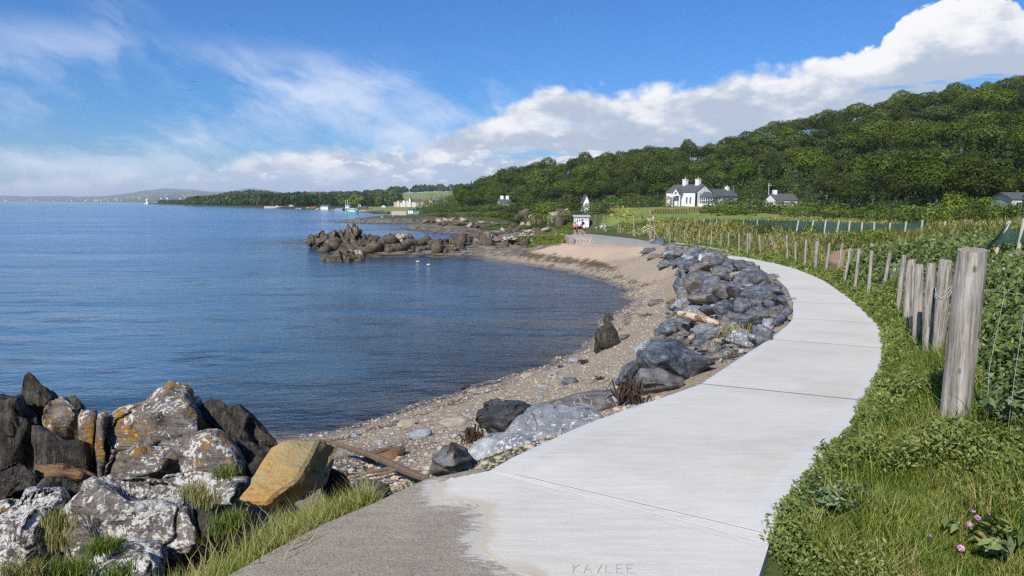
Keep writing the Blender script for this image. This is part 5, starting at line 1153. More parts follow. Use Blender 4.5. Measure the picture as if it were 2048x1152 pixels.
HILL_LAB = 'one of the dark green broadleaf trees crowded over the wooded hillside'
g = np.random.default_rng(77); placed = []
def ridge_v(u): return np.interp(u, SK_U, SK_V)
def foot_v(u): return np.interp(u, [f[0] for f in FT], [f[1] for f in FT])
def foot_y(u): return np.interp(u, [f[0] for f in FT], [f[2] for f in FT])
cand = []
# skyline row first, then rows down the slope
u = 920
while u < 2080:
    v = ridge_v(u); y = np.interp(u, RD_U, RD_D); top_p = GY(u, v, y); gz = float(terr(top_p.x, top_p.y)); hgt = max(4.5, top_p.z - gz + g.uniform(-1.2, .6))
    cand.append((top_p.x, top_p.y, gz, hgt, 'sky')); u += g.uniform(17, 25) * (1.1 if u > 1500 else .85)
sky_n = len(cand)
tries = 0
while len(cand) < 284 and tries < 60000:
    tries += 1
    u = g.uniform(925, 2075); y0 = foot_y(u); y1 = np.interp(u, RD_U, RD_D); f = g.random() ** 1.15; y = y0 + 3 + (y1 - y0) * f
    x = GY(u, 400, y).x; z = float(terr(x, y)); pxh = 1365 / y
    md = (5.3 + 2.3 * f) * (1.0 if u > 1450 else .92)
    if any((x - c[0]) ** 2 + ((y - c[1]) * .55) ** 2 < md * md for c in cand): continue
    if 1325 < u < 1530 and y < 232: continue
    if 1530 < u < 1640 and y < 200: continue
    if u > 1990 and y < 112: continue
    cand.append((x, y, z, g.uniform(7.5, 11.5) * (.85 if f < .1 else 1), 'slope' if f > .12 else 'foot'))
for i, (x, y, z, h, kd) in enumerate(cand):
    r_ = g.random()
    if r_ < .05 and kd != 'sky':
        sc = h / 12 * 1.15; plant(CONI, (x, y, z - .3), g.uniform(0, 6.3), sc, 'one of the dark pointed conifers standing among the broadleaf trees of the hillside wood', 'tree', 'conifers in the hillside wood'); continue
    u_ = 1024 + x / y * 1376; f_ = (y - foot_y(u_)) / (np.interp(u_, RD_U, RD_D) - foot_y(u_))
    where = ', far left' if u_ < 1010 else ', left of the white gable' if u_ < 1150 else ', above the lawn' if u_ < 1320 else ', behind the white house' if u_ < 1460 else ', between house and cottage' if u_ < 1540 else ', behind the small cottage' if u_ < 1640 else ', above the netting fence' if u_ < 1800 else ', above the gap in the netting' if u_ < 1940 else ', at the right edge'
    pr = PROTO[int(g.integers(0, 6))]; ph = [11, 9, 12.5, 10, 8, 13][PROTO.index(pr)]
    sc = h / ph
    w = max(sc, .82) * g.uniform(1.0, 1.25)
    lab = {'sky': 'tree crowning the ridge against the sky' + where, 'slope': ('upper' if f_ > .62 else 'middle' if f_ > .35 else 'lower') + ' slope tree of the wooded hill' + where, 'foot': 'tree at the lower edge of the hillside wood' + where}[kd]
    o_ = plant(pr, (x, y, z - .3), g.uniform(0, 6.3), (w * g.uniform(.85, 1.2), w * g.uniform(.85, 1.2), sc), lab, 'tree', {'sky': 'trees on the skyline of the hill', 'slope': 'trees of the hillside wood', 'foot': 'trees along the foot of the wood'}[kd]); o_.rotation_euler = (g.normal() * .10, g.normal() * .10, o_.rotation_euler[2])
# understorey of the wood: one mass of leaf sprays close to the slope
n = 100000
az_ = g.uniform(R(-8), R(42), n); uq = 1024 + np.tan(az_) * 1376; f = g.random(n)
y = foot_y(uq) * (1 - f) + np.interp(uq, RD_U, RD_D) * 1.02 * f; x = y * np.tan(az_); z = terr(x, y); hh = g.random(n) ** .9 * 7.4 * sstep(y - foot_y(uq), -1, 14)
nz = vnoise(np.stack([x * .22, y * .22, 0 * x], 1), 4)
V, Fc = leaves(np.stack([x, y, z + hh * (.7 + .5 * nz)], 1), g.normal(size=(n, 3)) * .6 + np.array([0, -.5, .7]), g.uniform(.42, .80, n), .6, g)
tag(tinted('undergrowth', V, Fc, g.normal(.34, .16, n) + .1 * nz, 4, M_TREE), 'dark leafy understorey filling the wooded hillside', 'undergrowth', None, 'stuff')

# ---- bushes and hedges in the middle distance
def bush_at(u, v, y, h, label, group=None, proto=None, w=None, cat='bush'):
    p = GY(u, v, y); z = float(terr(p.x, p.y)); i = int(g.integers(0, 3)); pr = proto or BUSHP[i]; ph = 2.2 if proto is YB else [2.3, 1.8, 2.8][i]
    w = (w or h * 1.15) / (3.4 if pr not in (BUSHP[1], YB) else 3.7)
    return plant(pr, (p.x, p.y, z - .15), g.uniform(0, 6.3), (w, w, h / ph), label, cat, group)
bush_at(1338, 411, 196, 3.4, 'yellow green bush at the left corner of the white house', None, YB, 4.5)
for u, v, y, h, w in [(1435, 436, 150, 3.3, 8), (1470, 436, 148, 3.1, 8), (1505, 436, 146, 2.9, 8), (1540, 436, 145, 2.7, 8), (1575, 436, 142, 2.6, 8), (1610, 436, 138, 2.6, 8), (1422, 438, 130, 2.2, 5), (1455, 438, 128, 2.2, 6), (1490, 438, 126, 2.0, 6)]:
    bush_at(u, v, y, h, 'one of the dark shrubs in a clump at the right of the lawn', 'shrubs right of the lawn', None, w)
for u, v, y, h, w in [(1225, 413, 205, 3.8, 7), (1258, 412, 205, 4.2, 8), (1285, 411, 205, 3.4, 6), (1312, 411, 203, 3.0, 6)]:
    bush_at(u, v, y, h, 'one of the rounded pale shrubs behind the lawn left of the white house', 'shrubs behind the lawn', None, w)
for u in range(880, 1150, 13):
    for k in range(5):
        if (k >= 3 and u < 965) or (k == 2 and u < 930): continue
        uu_ = u + g.uniform(-6, 6); y = [225, 190, 165, 146, 132][k] - (uu_ - 925) * [.28, .24, .19, .15, .11][k]; v = 430
        bush_at(uu_, v, y, g.uniform(2.0, 4.2) * [1.2, 1.0, .75, .5, .4][k] * float(np.interp(uu_, [900, 1010, 1070], [.45, .6, 1.0])), ['back row', 'second row', 'middle row', 'front row', 'lowest row'][k] + ' shrub on the slope above the far foreshore' + (', left half' if uu_ < 1030 else ', right half'), 'shrubs above the far foreshore', None, g.uniform(5, 8) * [1, 1, .8, .6, .5][k])
bush_at(1009, 430, 196, 3.6, 'rounded shrub hiding the walls of the two chimneyed cottage', None, None, 9)
for u, y, h, w in [(1130, 140, 2.8, 6), (1150, 138, 2.9, 6), (1188, 136, 2.6, 5), (1198, 134, 2.4, 5), (1110, 145, 3.2, 7), (1212, 128, 2.0, 4)]:
    bush_at(u, 430, y, h, 'one of the grey green shrubs behind the white hut where the path ends', 'shrubs behind the white hut', None, w)
for u in range(1580, 2080, 17):
    y = np.interp(u, [1580, 1800, 2060], [120, 104, 84]) + g.uniform(-6, 6); bush_at(u + g.uniform(-7, 7), 430, y, g.uniform(1.3, 2.2) * (1 if u < 1650 else 1.4), 'hedge bush between netting fence and wood' + (', right of the small cottage' if u < 1700 else ', above the end of the netting' if u < 1880 else ', towards the right edge'), 'hedge bushes below the wood', None, g.uniform(3.5, 6))
for u, y, h, w in [(1650, 98, 2.2, 4), (1760, 92, 2.9, 4), (1915, 78, 3.2, 5), (1965, 72, 3.0, 4.6), (1880, 84, 3.2, 5), (2010, 66, 2.4, 4), (1940, 60, 1.7, 3.2), (2050, 58, 2.0, 4)]:
    bush_at(u, 430, y, h, 'one of the yellow green bushes beyond the gap in the netting fence', 'bushes in the rough field', BUSHP[0] if u % 3 else None, w)

for k in range(22):
    u = g.uniform(1330, 1800); y = g.uniform(34, 84); v = 460; p = GY(u, 430, y)
    if fence_side(p.x, y) < 2.5 or y > np.interp(u, [1100, 1200, 1420, 1600, 1850], [88, 86, 90, 60, 48]): continue
    bush_at(u, 430, y, g.uniform(.7, 1.15), 'low dark bush among the rough grass between the two fences' + (', nearer the white house' if u < 1500 else ', nearer the bare earth'), 'low bushes in the field', None, g.uniform(1.2, 2.4))
# ---- verge and field plants (uncountable ground cover: a few joined masses)
redge = sorted([(p.x, p.y) for p in RIGHT], key=lambda q: q[1]); redge = [(1.25, 2.0)] + redge
def rx_(y): return np.interp(y, [p[1] for p in redge], [p[0] for p in redge])
def scatter(n, a0, a1, r0, r1, p=1.0, g=g):
    a = g.uniform(R(a0), R(a1), n); r_ = np.exp(math.log(r0) + (math.log(r1) - math.log(r0)) * g.random(n) ** p); return r_ * np.sin(a), r_ * np.cos(a), r_
def patchn(x, y, s, sd_): return fbm(np.stack([x * s, y * s, 0 * x], 1), 3, sd_)
g = np.random.default_rng(21)
# short turf near the camera
x, y, r_ = scatter(330000, 12, 50, 2.0, 14, 1.0, g); e = x - rx_(y); fs = fence_side(x, y)
cov = sstep(e + .10 * patchn(x, y, 3.1, 2), .0, .10)
ok = (e > -.06) & (fs < .35) & (g.random(len(x)) < cov * (1 - .55 * sstep(y, 5.0, 9))); x, y, r_, e = x[ok][:120000], y[ok][:120000], r_[ok][:120000], e[ok][:120000]
pn = patchn(x, y, 1.6, 5)
h = (.018 + .034 * g.random(len(x)) ** 2) * (1 + 1.0 * sstep(pn, -.1, .5)) + .0022 * r_
V, Fc = blades(np.stack([x, y, terr(x, y) - .005], 1), h, .0028 + .0005 * r_, .9, g)
tag(tinted('grass', V, Fc, .58 + .45 * patchn(x, y, 3.3, 15) + g.normal(0, .22, len(x)), 5, M_GRASS), 'short bright green grass on the verge right of the path', 'grass', None, 'stuff')
# long grass between apron and rocks, and tufts between the rocks
def tuft_patch(pts, n, hmin, hmax, name, mat, label, tm=.5, sp=.10):
    P = []; 
    for (px_, py_, y) in pts:
        c = GT(px_, py_) if y is None else GY(px_, py_, y)
        q = g.normal(size=(n, 2)) * sp; P.append(np.stack([c.x + q[:, 0], c.y + q[:, 1], (terr(c.x + q[:, 0], c.y + q[:, 1]) if y is None else np.full(n, c.z)) - .02], 1))
    P = np.concatenate(P); nn = len(P); V, Fc = blades(P, g.uniform(hmin, hmax, nn), g.uniform(.004, .008, nn), .7, g)
    return tag(tinted(name, V, Fc, g.normal(tm, .25, nn), 5, mat), label, 'grass', None, 'stuff')
x, y, r_ = scatter(120000, -46, -4, 2.6, 6.6, 1.0, g)
lx = np.interp(y, [p.y for p in ap_w[1:6]], [p.x for p in ap_w[1:6]]); e = lx - x
ok = (e > .0) & (e < .34 + .5 * patchn(x, y, 1.7, 61) + .25 * (y < 3.6)) & (y < 4.9) & (1024 + x / y * 1376 < 735); x, y, r_ = x[ok][:16000], y[ok][:16000], r_[ok][:16000]
pn = patchn(x, y, 2.0, 8); V, Fc = blades(np.stack([x, y, terr(x, y) - .01], 1), g.uniform(.04, .16, len(x)) * (1 + .6 * pn), .003 + .0006 * r_, .8, g)
tag(tinted('long_grass', V, Fc, .74 + .3 * pn + g.normal(0, .2, len(x)), 5, M_GRASS), 'long green grass between the old concrete and the shore rocks', 'grass', None, 'stuff')
tuft_patch([(480, 1120, None), (560, 1085, None), (640, 1030, None), (590, 1060, None), (670, 1020, None), (420, 1130, None), (350, 1150, None), (520, 1140, None), (620, 980, None), (450, 1150, None), (660, 1000, None)], 90, .10, .28, 'dry_grass', M_STRAW, 'tall straw coloured grass stems among the long grass by the apron', .6, .13)
tuft_patch([(118, 1090, 4.6), (122, 1060, 4.75), (116, 1040, 4.8), (395, 990, 5.1), (410, 1005, 5.0), (382, 985, 5.2), (22, 1148, 4.0), (50, 1150, 4.0)], 140, .06, .16, 'dry_grass', M_STRAW, 'rusty dry grass tufts growing in the cracks of the shore rocks', .45, .05)
tuft_patch([(130, 1140, 4.2), (160, 1145, 4.15), (100, 1150, 4.1), (215, 1095, 4.5), (200, 1100, 4.45), (450, 950, 5.6), (235, 1150, 4.0), (470, 1040, 4.7), (440, 1060, 4.6)], 220, .05, .14, 'grass', M_GRASS, 'green grass cushions wedged between the white lichen boulders', .5, .05)
# leafy plants along the path edge and on the verge
x, y, r_ = scatter(420000, 14, 52, 2.2, 62, 1.15, g); e = x - rx_(y); fs = fence_side(x, y); pn = patchn(x, y, 1.3, 14)
near_edge = np.exp(-((e - .16) / .2) ** 2)
want = np.maximum(np.where(y < 3.7, sstep(.8 * pn + .42 * near_edge, .42, .75), sstep(pn + .75 * sstep(y, 3.4, 4.6) + .2 * near_edge, .15, .6)), .75 * np.exp(-((e - .06) / .10) ** 2) * (y < 6))
want = np.maximum(want, sstep(fs, -.55, -.1) * .8 * sstep(y, 2.6, 3.4))
ok = (e > -.05 - .05 * pn) & (fs < .25) & (g.random(len(x)) < want); k_ = 66000
x, y, r_, pn, e = [q[ok][:k_] for q in (x, y, r_, pn, e)]
hv = np.clip(.05 + .20 * sstep(pn, -.1, .6) * sstep(e, 0, .5) + .07 * (e < .35) + .10 * sstep(fs[ok][:k_], -.6, .0), .03, .4) * np.where(y > 14, .8, 1)
z = terr(x, y) + hv * g.random(len(x)) ** .7
V, Fc = leaves(np.stack([x, y, z], 1), g.normal(size=(len(x), 3)) * .6 + np.array([0, -.6, .7]), (.009 + .0044 * r_) * g.uniform(.6, 1.4, len(x)), .40, g)
tag(tinted('weeds', V, Fc, .45 + .25 * pn + g.normal(0, .2, len(x)), 4, M_WEED), 'low leafy weeds along the right edge of the path', 'weeds', None, 'stuff')
x, y, r_ = scatter(260000, 14, 52, 2.3, 40, 1.1, g); e = x - rx_(y); fs = fence_side(x, y); pn = patchn(x, y, 1.9, 71)
ok = (e > .16) & (fs < .2) & (g.random(len(x)) < np.clip(.25 + .9 * pn + .5 * sstep(y, 3.2, 4.4), 0, 1) * sstep(y + 2.2 * sstep(pn, .1, .4), 3.4, 4.4)); x, y, r_, fs, pn = [q[ok][:26000] for q in (x, y, r_, fs, pn)]
V, Fc = blades(np.stack([x, y, terr(x, y)], 1), g.uniform(.07, .20, len(x)) * (1 + .9 * sstep(fs, -.5, .1)), .003 + .0009 * r_, .8, g)
tag(tinted('tall_grass', V, Fc, .48 + .4 * pn + g.normal(0, .25, len(x)), 5, M_GRASS), 'taller seeding grass among the weeds along the post fence', 'grass', None, 'stuff')
# brambles behind the fence
def canopy(x, y, fs):
    return sstep(fs, .02, .75) * (.62 + .30 * patchn(x, y, .8, 31)) * np.interp(y, [0, 10, 22, 40, 60], [1.0, 1.0, .7, .55, .45])
x, y, r_ = scatter(400000, 26, 56, 2.6, 30, 1.0, g); fs = fence_side(x, y)
ok = (fs > .06) & (fs < 7 + .4 * y) & (g.random(len(x)) < .85); x, y, r_, fs = [q[ok][:98000] for q in (x, y, r_, fs)]
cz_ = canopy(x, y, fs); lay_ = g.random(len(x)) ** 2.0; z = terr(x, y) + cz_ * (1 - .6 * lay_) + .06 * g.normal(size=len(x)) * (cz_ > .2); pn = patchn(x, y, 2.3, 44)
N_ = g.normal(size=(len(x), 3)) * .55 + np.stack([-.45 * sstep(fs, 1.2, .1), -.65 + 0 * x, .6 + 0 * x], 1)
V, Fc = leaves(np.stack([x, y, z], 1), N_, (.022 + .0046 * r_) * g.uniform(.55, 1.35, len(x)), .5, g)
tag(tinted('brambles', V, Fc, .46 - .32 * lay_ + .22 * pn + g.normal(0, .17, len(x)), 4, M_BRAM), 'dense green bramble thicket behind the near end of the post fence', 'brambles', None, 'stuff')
# rough grass and weeds of the field beyond
x, y, r_ = scatter(300000, 6, 44, 15, 118, 1.0, g); fs = fence_side(x, y)
uq = 1024 + x / y * 1376
ok = (fs > .25) & (y < np.interp(uq, [1100, 1200, 1420, 1600, 1850, 2100], [104, 102, 90, 92, 62, 56])) & ((y > 20) | (fs > 4)) & (terr(x, y) > .9); x, y, r_, fs, uq = [q[ok][:95000] for q in (x, y, r_, fs, uq)]
pn = patchn(x, y, .22, 51); pn2 = patchn(x, y, .9, 52)
ear = sstep(np.exp(-(((uq - 1700) / 45) ** 2 + ((y - 30) / 5) ** 2)) + np.exp(-(((uq - 1775) / 22) ** 2 + ((y - 28) / 3.5) ** 2)) + np.exp(-(((uq - 1715) / 25) ** 2 + ((y - 23) / 2.0) ** 2)), .12, .3)
ok = g.random(len(x)) > ear; x, y, r_, fs, uq, pn, pn2 = [q[ok] for q in (x, y, r_, fs, uq, pn, pn2)]
hv = (.22 + .50 * sstep(pn + .7 * pn2, -.2, .6)) * sstep(fs, .2, .9)
isb = g.random(len(x)) < .55
xb, yb = x[isb], y[isb]; V, Fc = blades(np.stack([xb, yb, terr(xb, yb) - .02], 1), (hv[isb] + .12) * g.uniform(.7, 1.35, isb.sum()), .008 + .0016 * r_[isb], .55, g)
tag(tinted('rough_grass', V, Fc, .22 + .6 * pn[isb] + g.normal(0, .2, isb.sum()) + .25 * sstep(y[isb], 45, 70), 5, M_STRAW), 'rough straw and green grass of the field between the two fences', 'grass', None, 'stuff')
il = ~isb; xl, yl = x[il], y[il]
V, Fc = leaves(np.stack([xl, yl, terr(xl, yl) + hv[il] * g.random(il.sum()) ** .6], 1), g.normal(size=(il.sum(), 3)) * .6 + np.array([0, -.3, .7]), (.035 + .0038 * r_[il]) * g.uniform(.6, 1.4, il.sum()), .5, g)
tag(tinted('field_weeds', V, Fc, .38 + .5 * pn2[il] + g.normal(0, .18, il.sum()), 4, M_WEED), 'tall green weeds of the field between the two fences', 'weeds', None, 'stuff')
# yellow ragwort and white umbels
def flowers(zones, n, mat, name, label, hmin, hmax, k=1.0):
    P = []
    for (u, v, su, sv) in zones:
        for _ in range(n):
            c = GT(u + g.normal() * su, v + g.normal() * sv); P.append((c.x, c.y, c.z + g.uniform(hmin, hmax)))
    P = np.array(P); nn = len(P); rep = 5; Q = np.repeat(P, rep, 0); s0 = (.02 + .0019 * Q[:, 1]) * k; Q = Q + g.normal(size=Q.shape) * s0[:, None] * .8
    V, Fc = leaves(Q, g.normal(size=Q.shape) * .4 + np.array([0, -.5, .8]), s0 * g.uniform(.7, 1.3, len(Q)), .8, g)
    return tag(tinted(name, V, Fc, g.random(len(Q)), 4, mat), label, 'flowers', None, 'stuff')
flowers([(1562, 502, 14, 5), (1545, 510, 10, 4), (1418, 478, 16, 8), (1440, 472, 14, 8), (1390, 470, 8, 8), (1480, 462, 12, 4), (1318, 448, 7, 4), (1388, 484, 6, 4)], 13, M_FLOW, 'yellow_flowers', 'yellow flowering weeds behind the post fence', .25, .55, .62)
flowers([(1205, 462, 5, 3), (1287, 466, 10, 4), (1303, 446, 5, 3)], 12, M_WFL, 'white_flowers', 'white umbel flowers beside the far end of the path', .3, .7, .8)
flowers([(1040, 474, 30, 2), (1122, 474, 8, 2)], 10, M_WFL, 'white_flowers', 'white flowers on the grassy end of the rocky point', .1, .35, .8)
flowers([(1270, 440, 25, 5), (1240, 432, 12, 2)], 10, M_YBUSH, 'gorse', 'low yellow gorse at the left edge of the field', .4, .9, 2.2)
# turf on the point
x, y, r_ = scatter(60000, -1, 7, 62, 96, 1.0, g); okp = inside([(p.x, p.y) for p in grassy_pt], x, y) & (terr(x, y) > .25); x, y, r_ = x[okp], y[okp], r_[okp]
V, Fc = blades(np.stack([x, y, terr(x, y) - .02], 1), g.uniform(.15, .45, len(x)), .10 + 0 * x, .6, g)
tag(tinted('grass', V, Fc, g.normal(.6, .2, len(x)), 5, M_GRASS), 'tufted green grass on the landward end of the rocky point', 'grass', None, 'stuff')

# ---- single plants and flowers one can point to on the verge
def weed_plant(u, v, h, w, n, mat, label, lsz=.05):
    p = GT(u, v); root = empty('weed_plant', (p.x, p.y, float(terr(p.x, p.y)) - .01)); ns = 9; st = MB(); P = []; N = []
    for k in range(ns):
        a = g.uniform(0, 6.3); e = w * g.uniform(.2, 1); tip = Vector((e * math.cos(a), e * math.sin(a), h * g.uniform(.6, 1))); mid = Vector((tip.x * .4, tip.y * .4, tip.z * .6))
        st.tube([(0, 0, 0), mid, tip], [.003, .0025, .0015], 4)
        for q in range(n // ns):
            f = g.uniform(.25, 1.02); c = (mid * (f / .6) if f < .6 else mid.lerp(tip, (f - .6) / .4)); P.append((c.x + g.normal() * .012, c.y + g.normal() * .012, c.z + g.normal() * .01)); N.append((math.cos(a) * .3 + g.normal() * .5, math.sin(a) * .3 + g.normal() * .5, .7))
    P = np.array(P); V, Fc = leaves(P, np.array(N), lsz * g.uniform(.6, 1.3, len(P)), .36, g)
    tinted('foliage', V, Fc, g.normal(.5, .22, len(P)), 4, mat, root); st.build('stem', M_SILV, root); return tag(root, label, 'plant')
weed_plant(1645, 1040, .19, .20, 430, M_SILV, 'bushy grey leaved plant overhanging the path edge in front, largest of its kind', .045)
weed_plant(1690, 1012, .16, .12, 130, M_SILV, 'upright silvery weed at the right side of the bushy grey plant', .04)
weed_plant(1612, 1050, .13, .12, 220, M_SILV, 'grey green plant spilling over the concrete left of the bushy grey plant', .04)
weed_plant(1675, 925, .14, .12, 330, M_SILV, 'low grey green plant on the path edge beyond the bushy grey plant', .045)
weed_plant(1580, 1115, .12, .16, 220, M_WEED, 'green sprawling weed at the path edge nearest the camera', .04)
weed_plant(1990, 1110, .16, .22, 240, M_BRAM, 'dark leaved plant with reddish flowers in the bottom right corner', .07)
weed_plant(1820, 800, .26, .24, 260, M_WEED, 'leafy weed at the left of the thickest fence post', .06)
weed_plant(1772, 690, .10, .10, 60, M_SILV, 'small sprig growing against the path edge at the first fence posts', .05)
weed_plant(2010, 880, .45, .25, 240, M_SILV, 'tall pale thistle like weed at the right edge behind the thickest post', .09)
def flower(u, v, h, label, mat=M_PINK, s_=.022):
    p = GT(u, v); root = empty('flower', (p.x, p.y, float(terr(p.x, p.y)))); n = 26; d = g.normal(size=(n, 3)); d /= np.linalg.norm(d, axis=1)[:, None]
    V, Fc = leaves(d * s_ * .5 + np.array([0, 0, h]), d, np.full(n, s_ * .8), .5, g); tinted('petals', V, Fc, g.random(n), 4, mat, root)
    MB().tube([(0, 0, 0), (.004, 0, h * .5), (0, 0, h)], .0016, 4).build('stem', M_GRASS, root); return tag(root, label, 'flower')
flower(1920, 1118, .05, 'bright pink clover head lowest in the grass at the right', s_=.026)
flower(1859, 1092, .05, 'small mauve flower alone in the short grass', s_=.02)
for k, (u, v, w) in enumerate([(1960, 1034, 'uppermost'), (1943, 1048, 'second highest'), (1953, 1064, 'middle'), (1936, 1078, 'leftmost')]): flower(u, v, .07, w + ' of the four faded clover heads on the right of the verge', s_=.022)
flower(1717, 916, .05, 'white flower head among the low plants on the path edge', M_WFL, .03)
flower(1777, 1030, .03, 'small yellow flower in the short grass', M_FLOW, .018)
flower(1908, 916, .10, 'yellow orange flower in the weeds right below the thickest post', M_FLOW, .03)
# ================================================================== fences
m_post, t = new_mat('weathered_wood'); P = t.obj(); rn = t.rnd()
gr = t.noise(t.vm('MULTIPLY', t.vm('ADD', P, t.comb(t.m('MULTIPLY', rn, 20), 0, 0)), (38, 38, 2.4)), 1.0, 7, .72)
big = t.noise(t.vm('ADD', P, t.comb(t.m('MULTIPLY', rn, 9), 0, 0)), 3.0, 4, .6)
c = t.ramp(gr, [(.33, (.075, .062, .048)), (.45, (.23, .20, .165)), (.56, (.36, .325, .28)), (.7, (.50, .47, .42))])
c = t.mix(t.ss(big, .52, .75, 0, .45), c, (.27, .18, .10, 1))
kn = t.voro(t.vm('MULTIPLY', P, (6, 6, 3.2)), 1.0); c = t.mix(t.ss(kn, .13, .08, 0, .8), c, (.09, .05, .025, 1))
c = t.mix(t.ss(t.noise(P, 30, 4, .7), .62, .72, 0, .5), c, (.30, .32, .20, 1))
finish(t, c, .9, t.bump(gr, .8, .012), spec=.2)
m_wire, t = new_mat('wire_metal'); finish(t, (.58, .56, .50), .6)
def post_mesh(foot, top, r0, name='post', parent=None, mat=m_post, n=16, extra=.25, sd_=0):
    ax = (top - foot); L = ax.length; ax.normalize(); a = ax.cross(Vector((0, 1, 0))).normalized(); b = ax.cross(a); V = []; nr = 14
    gg = np.random.default_rng(sd_); ph = gg.uniform(0, 6)
    for i in range(nr):
        f = i / (nr - 1); q = foot - ax * extra + ax * ((L + extra) * f); taper = .97 + .02 * f - (.08 if i == nr - 1 else 0)
        for j in range(n):
            th = 2 * math.pi * j / n; rr_ = r0 * taper * (1 + .035 * math.sin(3 * th + ph + f) + .03 * math.sin(5 * th + 2 * ph + 3 * f) + .02 * gg.normal())
            lift = .012 * math.sin(th + ph) if i >= nr - 2 else 0
            V.append(q + (a * math.cos(th) + b * math.sin(th)) * rr_ + ax * lift)
    Fc = [(i * n + j, i * n + (j + 1) % n, (i + 1) * n + (j + 1) % n, (i + 1) * n + j) for i in range(nr - 1) for j in range(n)] + [tuple((nr - 1) * n + j for j in range(n))]
    c0 = foot.copy(); o = mesh(name, [v - c0 for v in V], Fc, mat, parent, tuple(c0 - (Vector(parent.location) if parent else Vector()))); return o
f1 = empty('post_fence', FEET[7]); tag(f1, 'weathered round post and wire fence running the length of the path on its inland side', 'fence')
THICK = {0: .088, 1: .062, 2: .05, 3: .05, 4: .062, 5: .045, 13: .062}
TOPS = []
for i, ((tu, tv, bu, bv_, hh), ft) in enumerate(zip(POSTS, FEET)):
    tp = GY(tu, tv, ft.y + .02); 
    if i == 0: tp = GY(tu, tv, ft.y - .02)
    w = THICK.get(i, .042 if i < 17 else .05)
    post_mesh(ft, tp, w, 'post', f1, sd_=i); TOPS.append((ft, tp))
# the brace of the far gate post, and wires
br0 = GP(1100 + 828 / 3.7236, 330 + 578 / 3.7236); post_mesh(br0, GY(1100 + 780 / 3.7236, 330 + 500 / 3.7236, br0.y + .1), .05, 'brace', f1, sd_=99)
order = sorted([q for i, q in enumerate(TOPS) if i not in (5,)], key=lambda q: q[0].y)
for k, f in enumerate((.30, .62, .92)):
    mb = MB(); pts = [ft.lerp(tp, f) + Vector((.05, 0, 0)) for ft, tp in order if (tp - ft).length < 1.6]
    P_ = []
    for a, b in zip(pts, pts[1:]): P_ += [a, a.lerp(b, .5) - Vector((0, 0, .015 + .01 * (k == 1)))]
    P_.append(pts[-1]); mb.tube([p - Vector(f1.location) for p in P_], .0016, 4); mb.build('wire', m_wire, f1)
mb = MB(); q0 = order[0]; start = (Vector((2.9, 2.4, 3.75)), Vector((2.95, 2.4, 4.85)))
segs = [start] + order[:7]
for (fa, ta), (fb, tb) in zip(segs, segs[1:]):
    n_ = max(2, int((fb - fa).length / .17))
    for k in range(n_):
        f = k / n_; lo2 = fa.lerp(fb, f) + Vector((.09, 0, .04)); hi2 = ta.lerp(tb, f) + Vector((.10, 0, -.25)); jg = Vector((random.uniform(-.04, .04), 0, 0))
        mb.tube([lo2 - Vector(f1.location), lo2.lerp(hi2, .5) + jg - Vector(f1.location), hi2 - Vector(f1.location)], .0013, 3, False)
    for k in range(1):
        f = .80; mb.tube([fa.lerp(ta, f) + Vector((.09, 0, 0)) - Vector(f1.location), fb.lerp(tb, f) + Vector((.09, 0, 0)) - Vector(f1.location)], .0008, 3, False)
mb.build('wire_mesh', m_wire, f1)
mb = MB()                                                       # loose wire twisted round the second post
ft, tp = TOPS[1]
for k in range(26):
    pass
P_ = [ft.lerp(tp, .72 + .06 * math.sin(k * .9)) + Vector((.072 * math.cos(k * .8), .072 * math.sin(k * .8), 0)) for k in range(24)] + [tp + Vector((.12, .02, -.12)), tp + Vector((.17, .02, -.28)), tp + Vector((.13, 0, -.33))]
mb.tube([p - Vector(f1.location) for p in P_], .0022, 4); mb.build('wire', m_wire, f1)

# green windbreak netting on thin stakes
m_net, t = new_mat('green_netting')
P = t.pos(); bd = t.node('ShaderNodeBsdfPrincipled'); t.put(bd.inputs['Base Color'], t.mix(t.noise(P, 3, 3), (.010, .050, .045, 1), (.022, .085, .075, 1))); bd.inputs['Roughness'].default_value = .8
trn = t.node('ShaderNodeBsdfTransparent'); mxn = t.node('ShaderNodeMixShader')
wv = t.m('MULTIPLY', t.m('ABSOLUTE', t.m('SINE', t.m('MULTIPLY', t.sep(P)[2], 160))), .15)
t.put(mxn.inputs[0], t.m('ADD', .72, wv)); t.l.new(trn.outputs[0], mxn.inputs[1]); t.l.new(bd.outputs[0], mxn.inputs[2]); t.l.new(mxn.outputs[0], t.out.inputs[0])
m_stake, t = new_mat('stake_wood'); finish(t, t.mix(t.noise(t.vm('MULTIPLY', t.obj(), (20, 20, 2)), 1, 4), (.34, .29, .23, 1), (.58, .52, .44, 1)), .9)
X7 = lambda a, b: (1550 + a / 3.3876, 360 + b / 3.3876)
X6 = lambda a, b: (1100 + a / 3.7236, 330 + b / 3.7236)
ST = [(*X6(740, 400), *X6(735, 440)), (*X6(1148, 405), *X6(1143, 450)), (*X6(1243, 408), *X6(1239, 455)), (*X6(1350, 410), *X6(1347, 450)), (*X6(1445, 408), *X6(1442, 440)), (*X6(1548, 405), *X6(1540, 460)),
      (*X7(160, 270), *X7(150, 320)), (*X7(262, 272), *X7(250, 318)), (*X7(345, 272), *X7(335, 342)), (*X7(435, 275), *X7(418, 350)), (*X7(508, 280), *X7(495, 388)), (*X7(592, 285), *X7(580, 404)), (*X7(675, 285), *X7(660, 440)), (*X7(782, 290), *X7(768, 412)), (*X7(890, 282), *X7(868, 432)), (*X7(1000, 272), *X7(985, 402))]
f2 = empty('netting_fence', GT(1760, 490, 20)); tag(f2, 'dark green windbreak netting on pale stakes across the field behind the post fence', 'fence')
o2 = Vector(f2.location); prev = None; tops2 = []
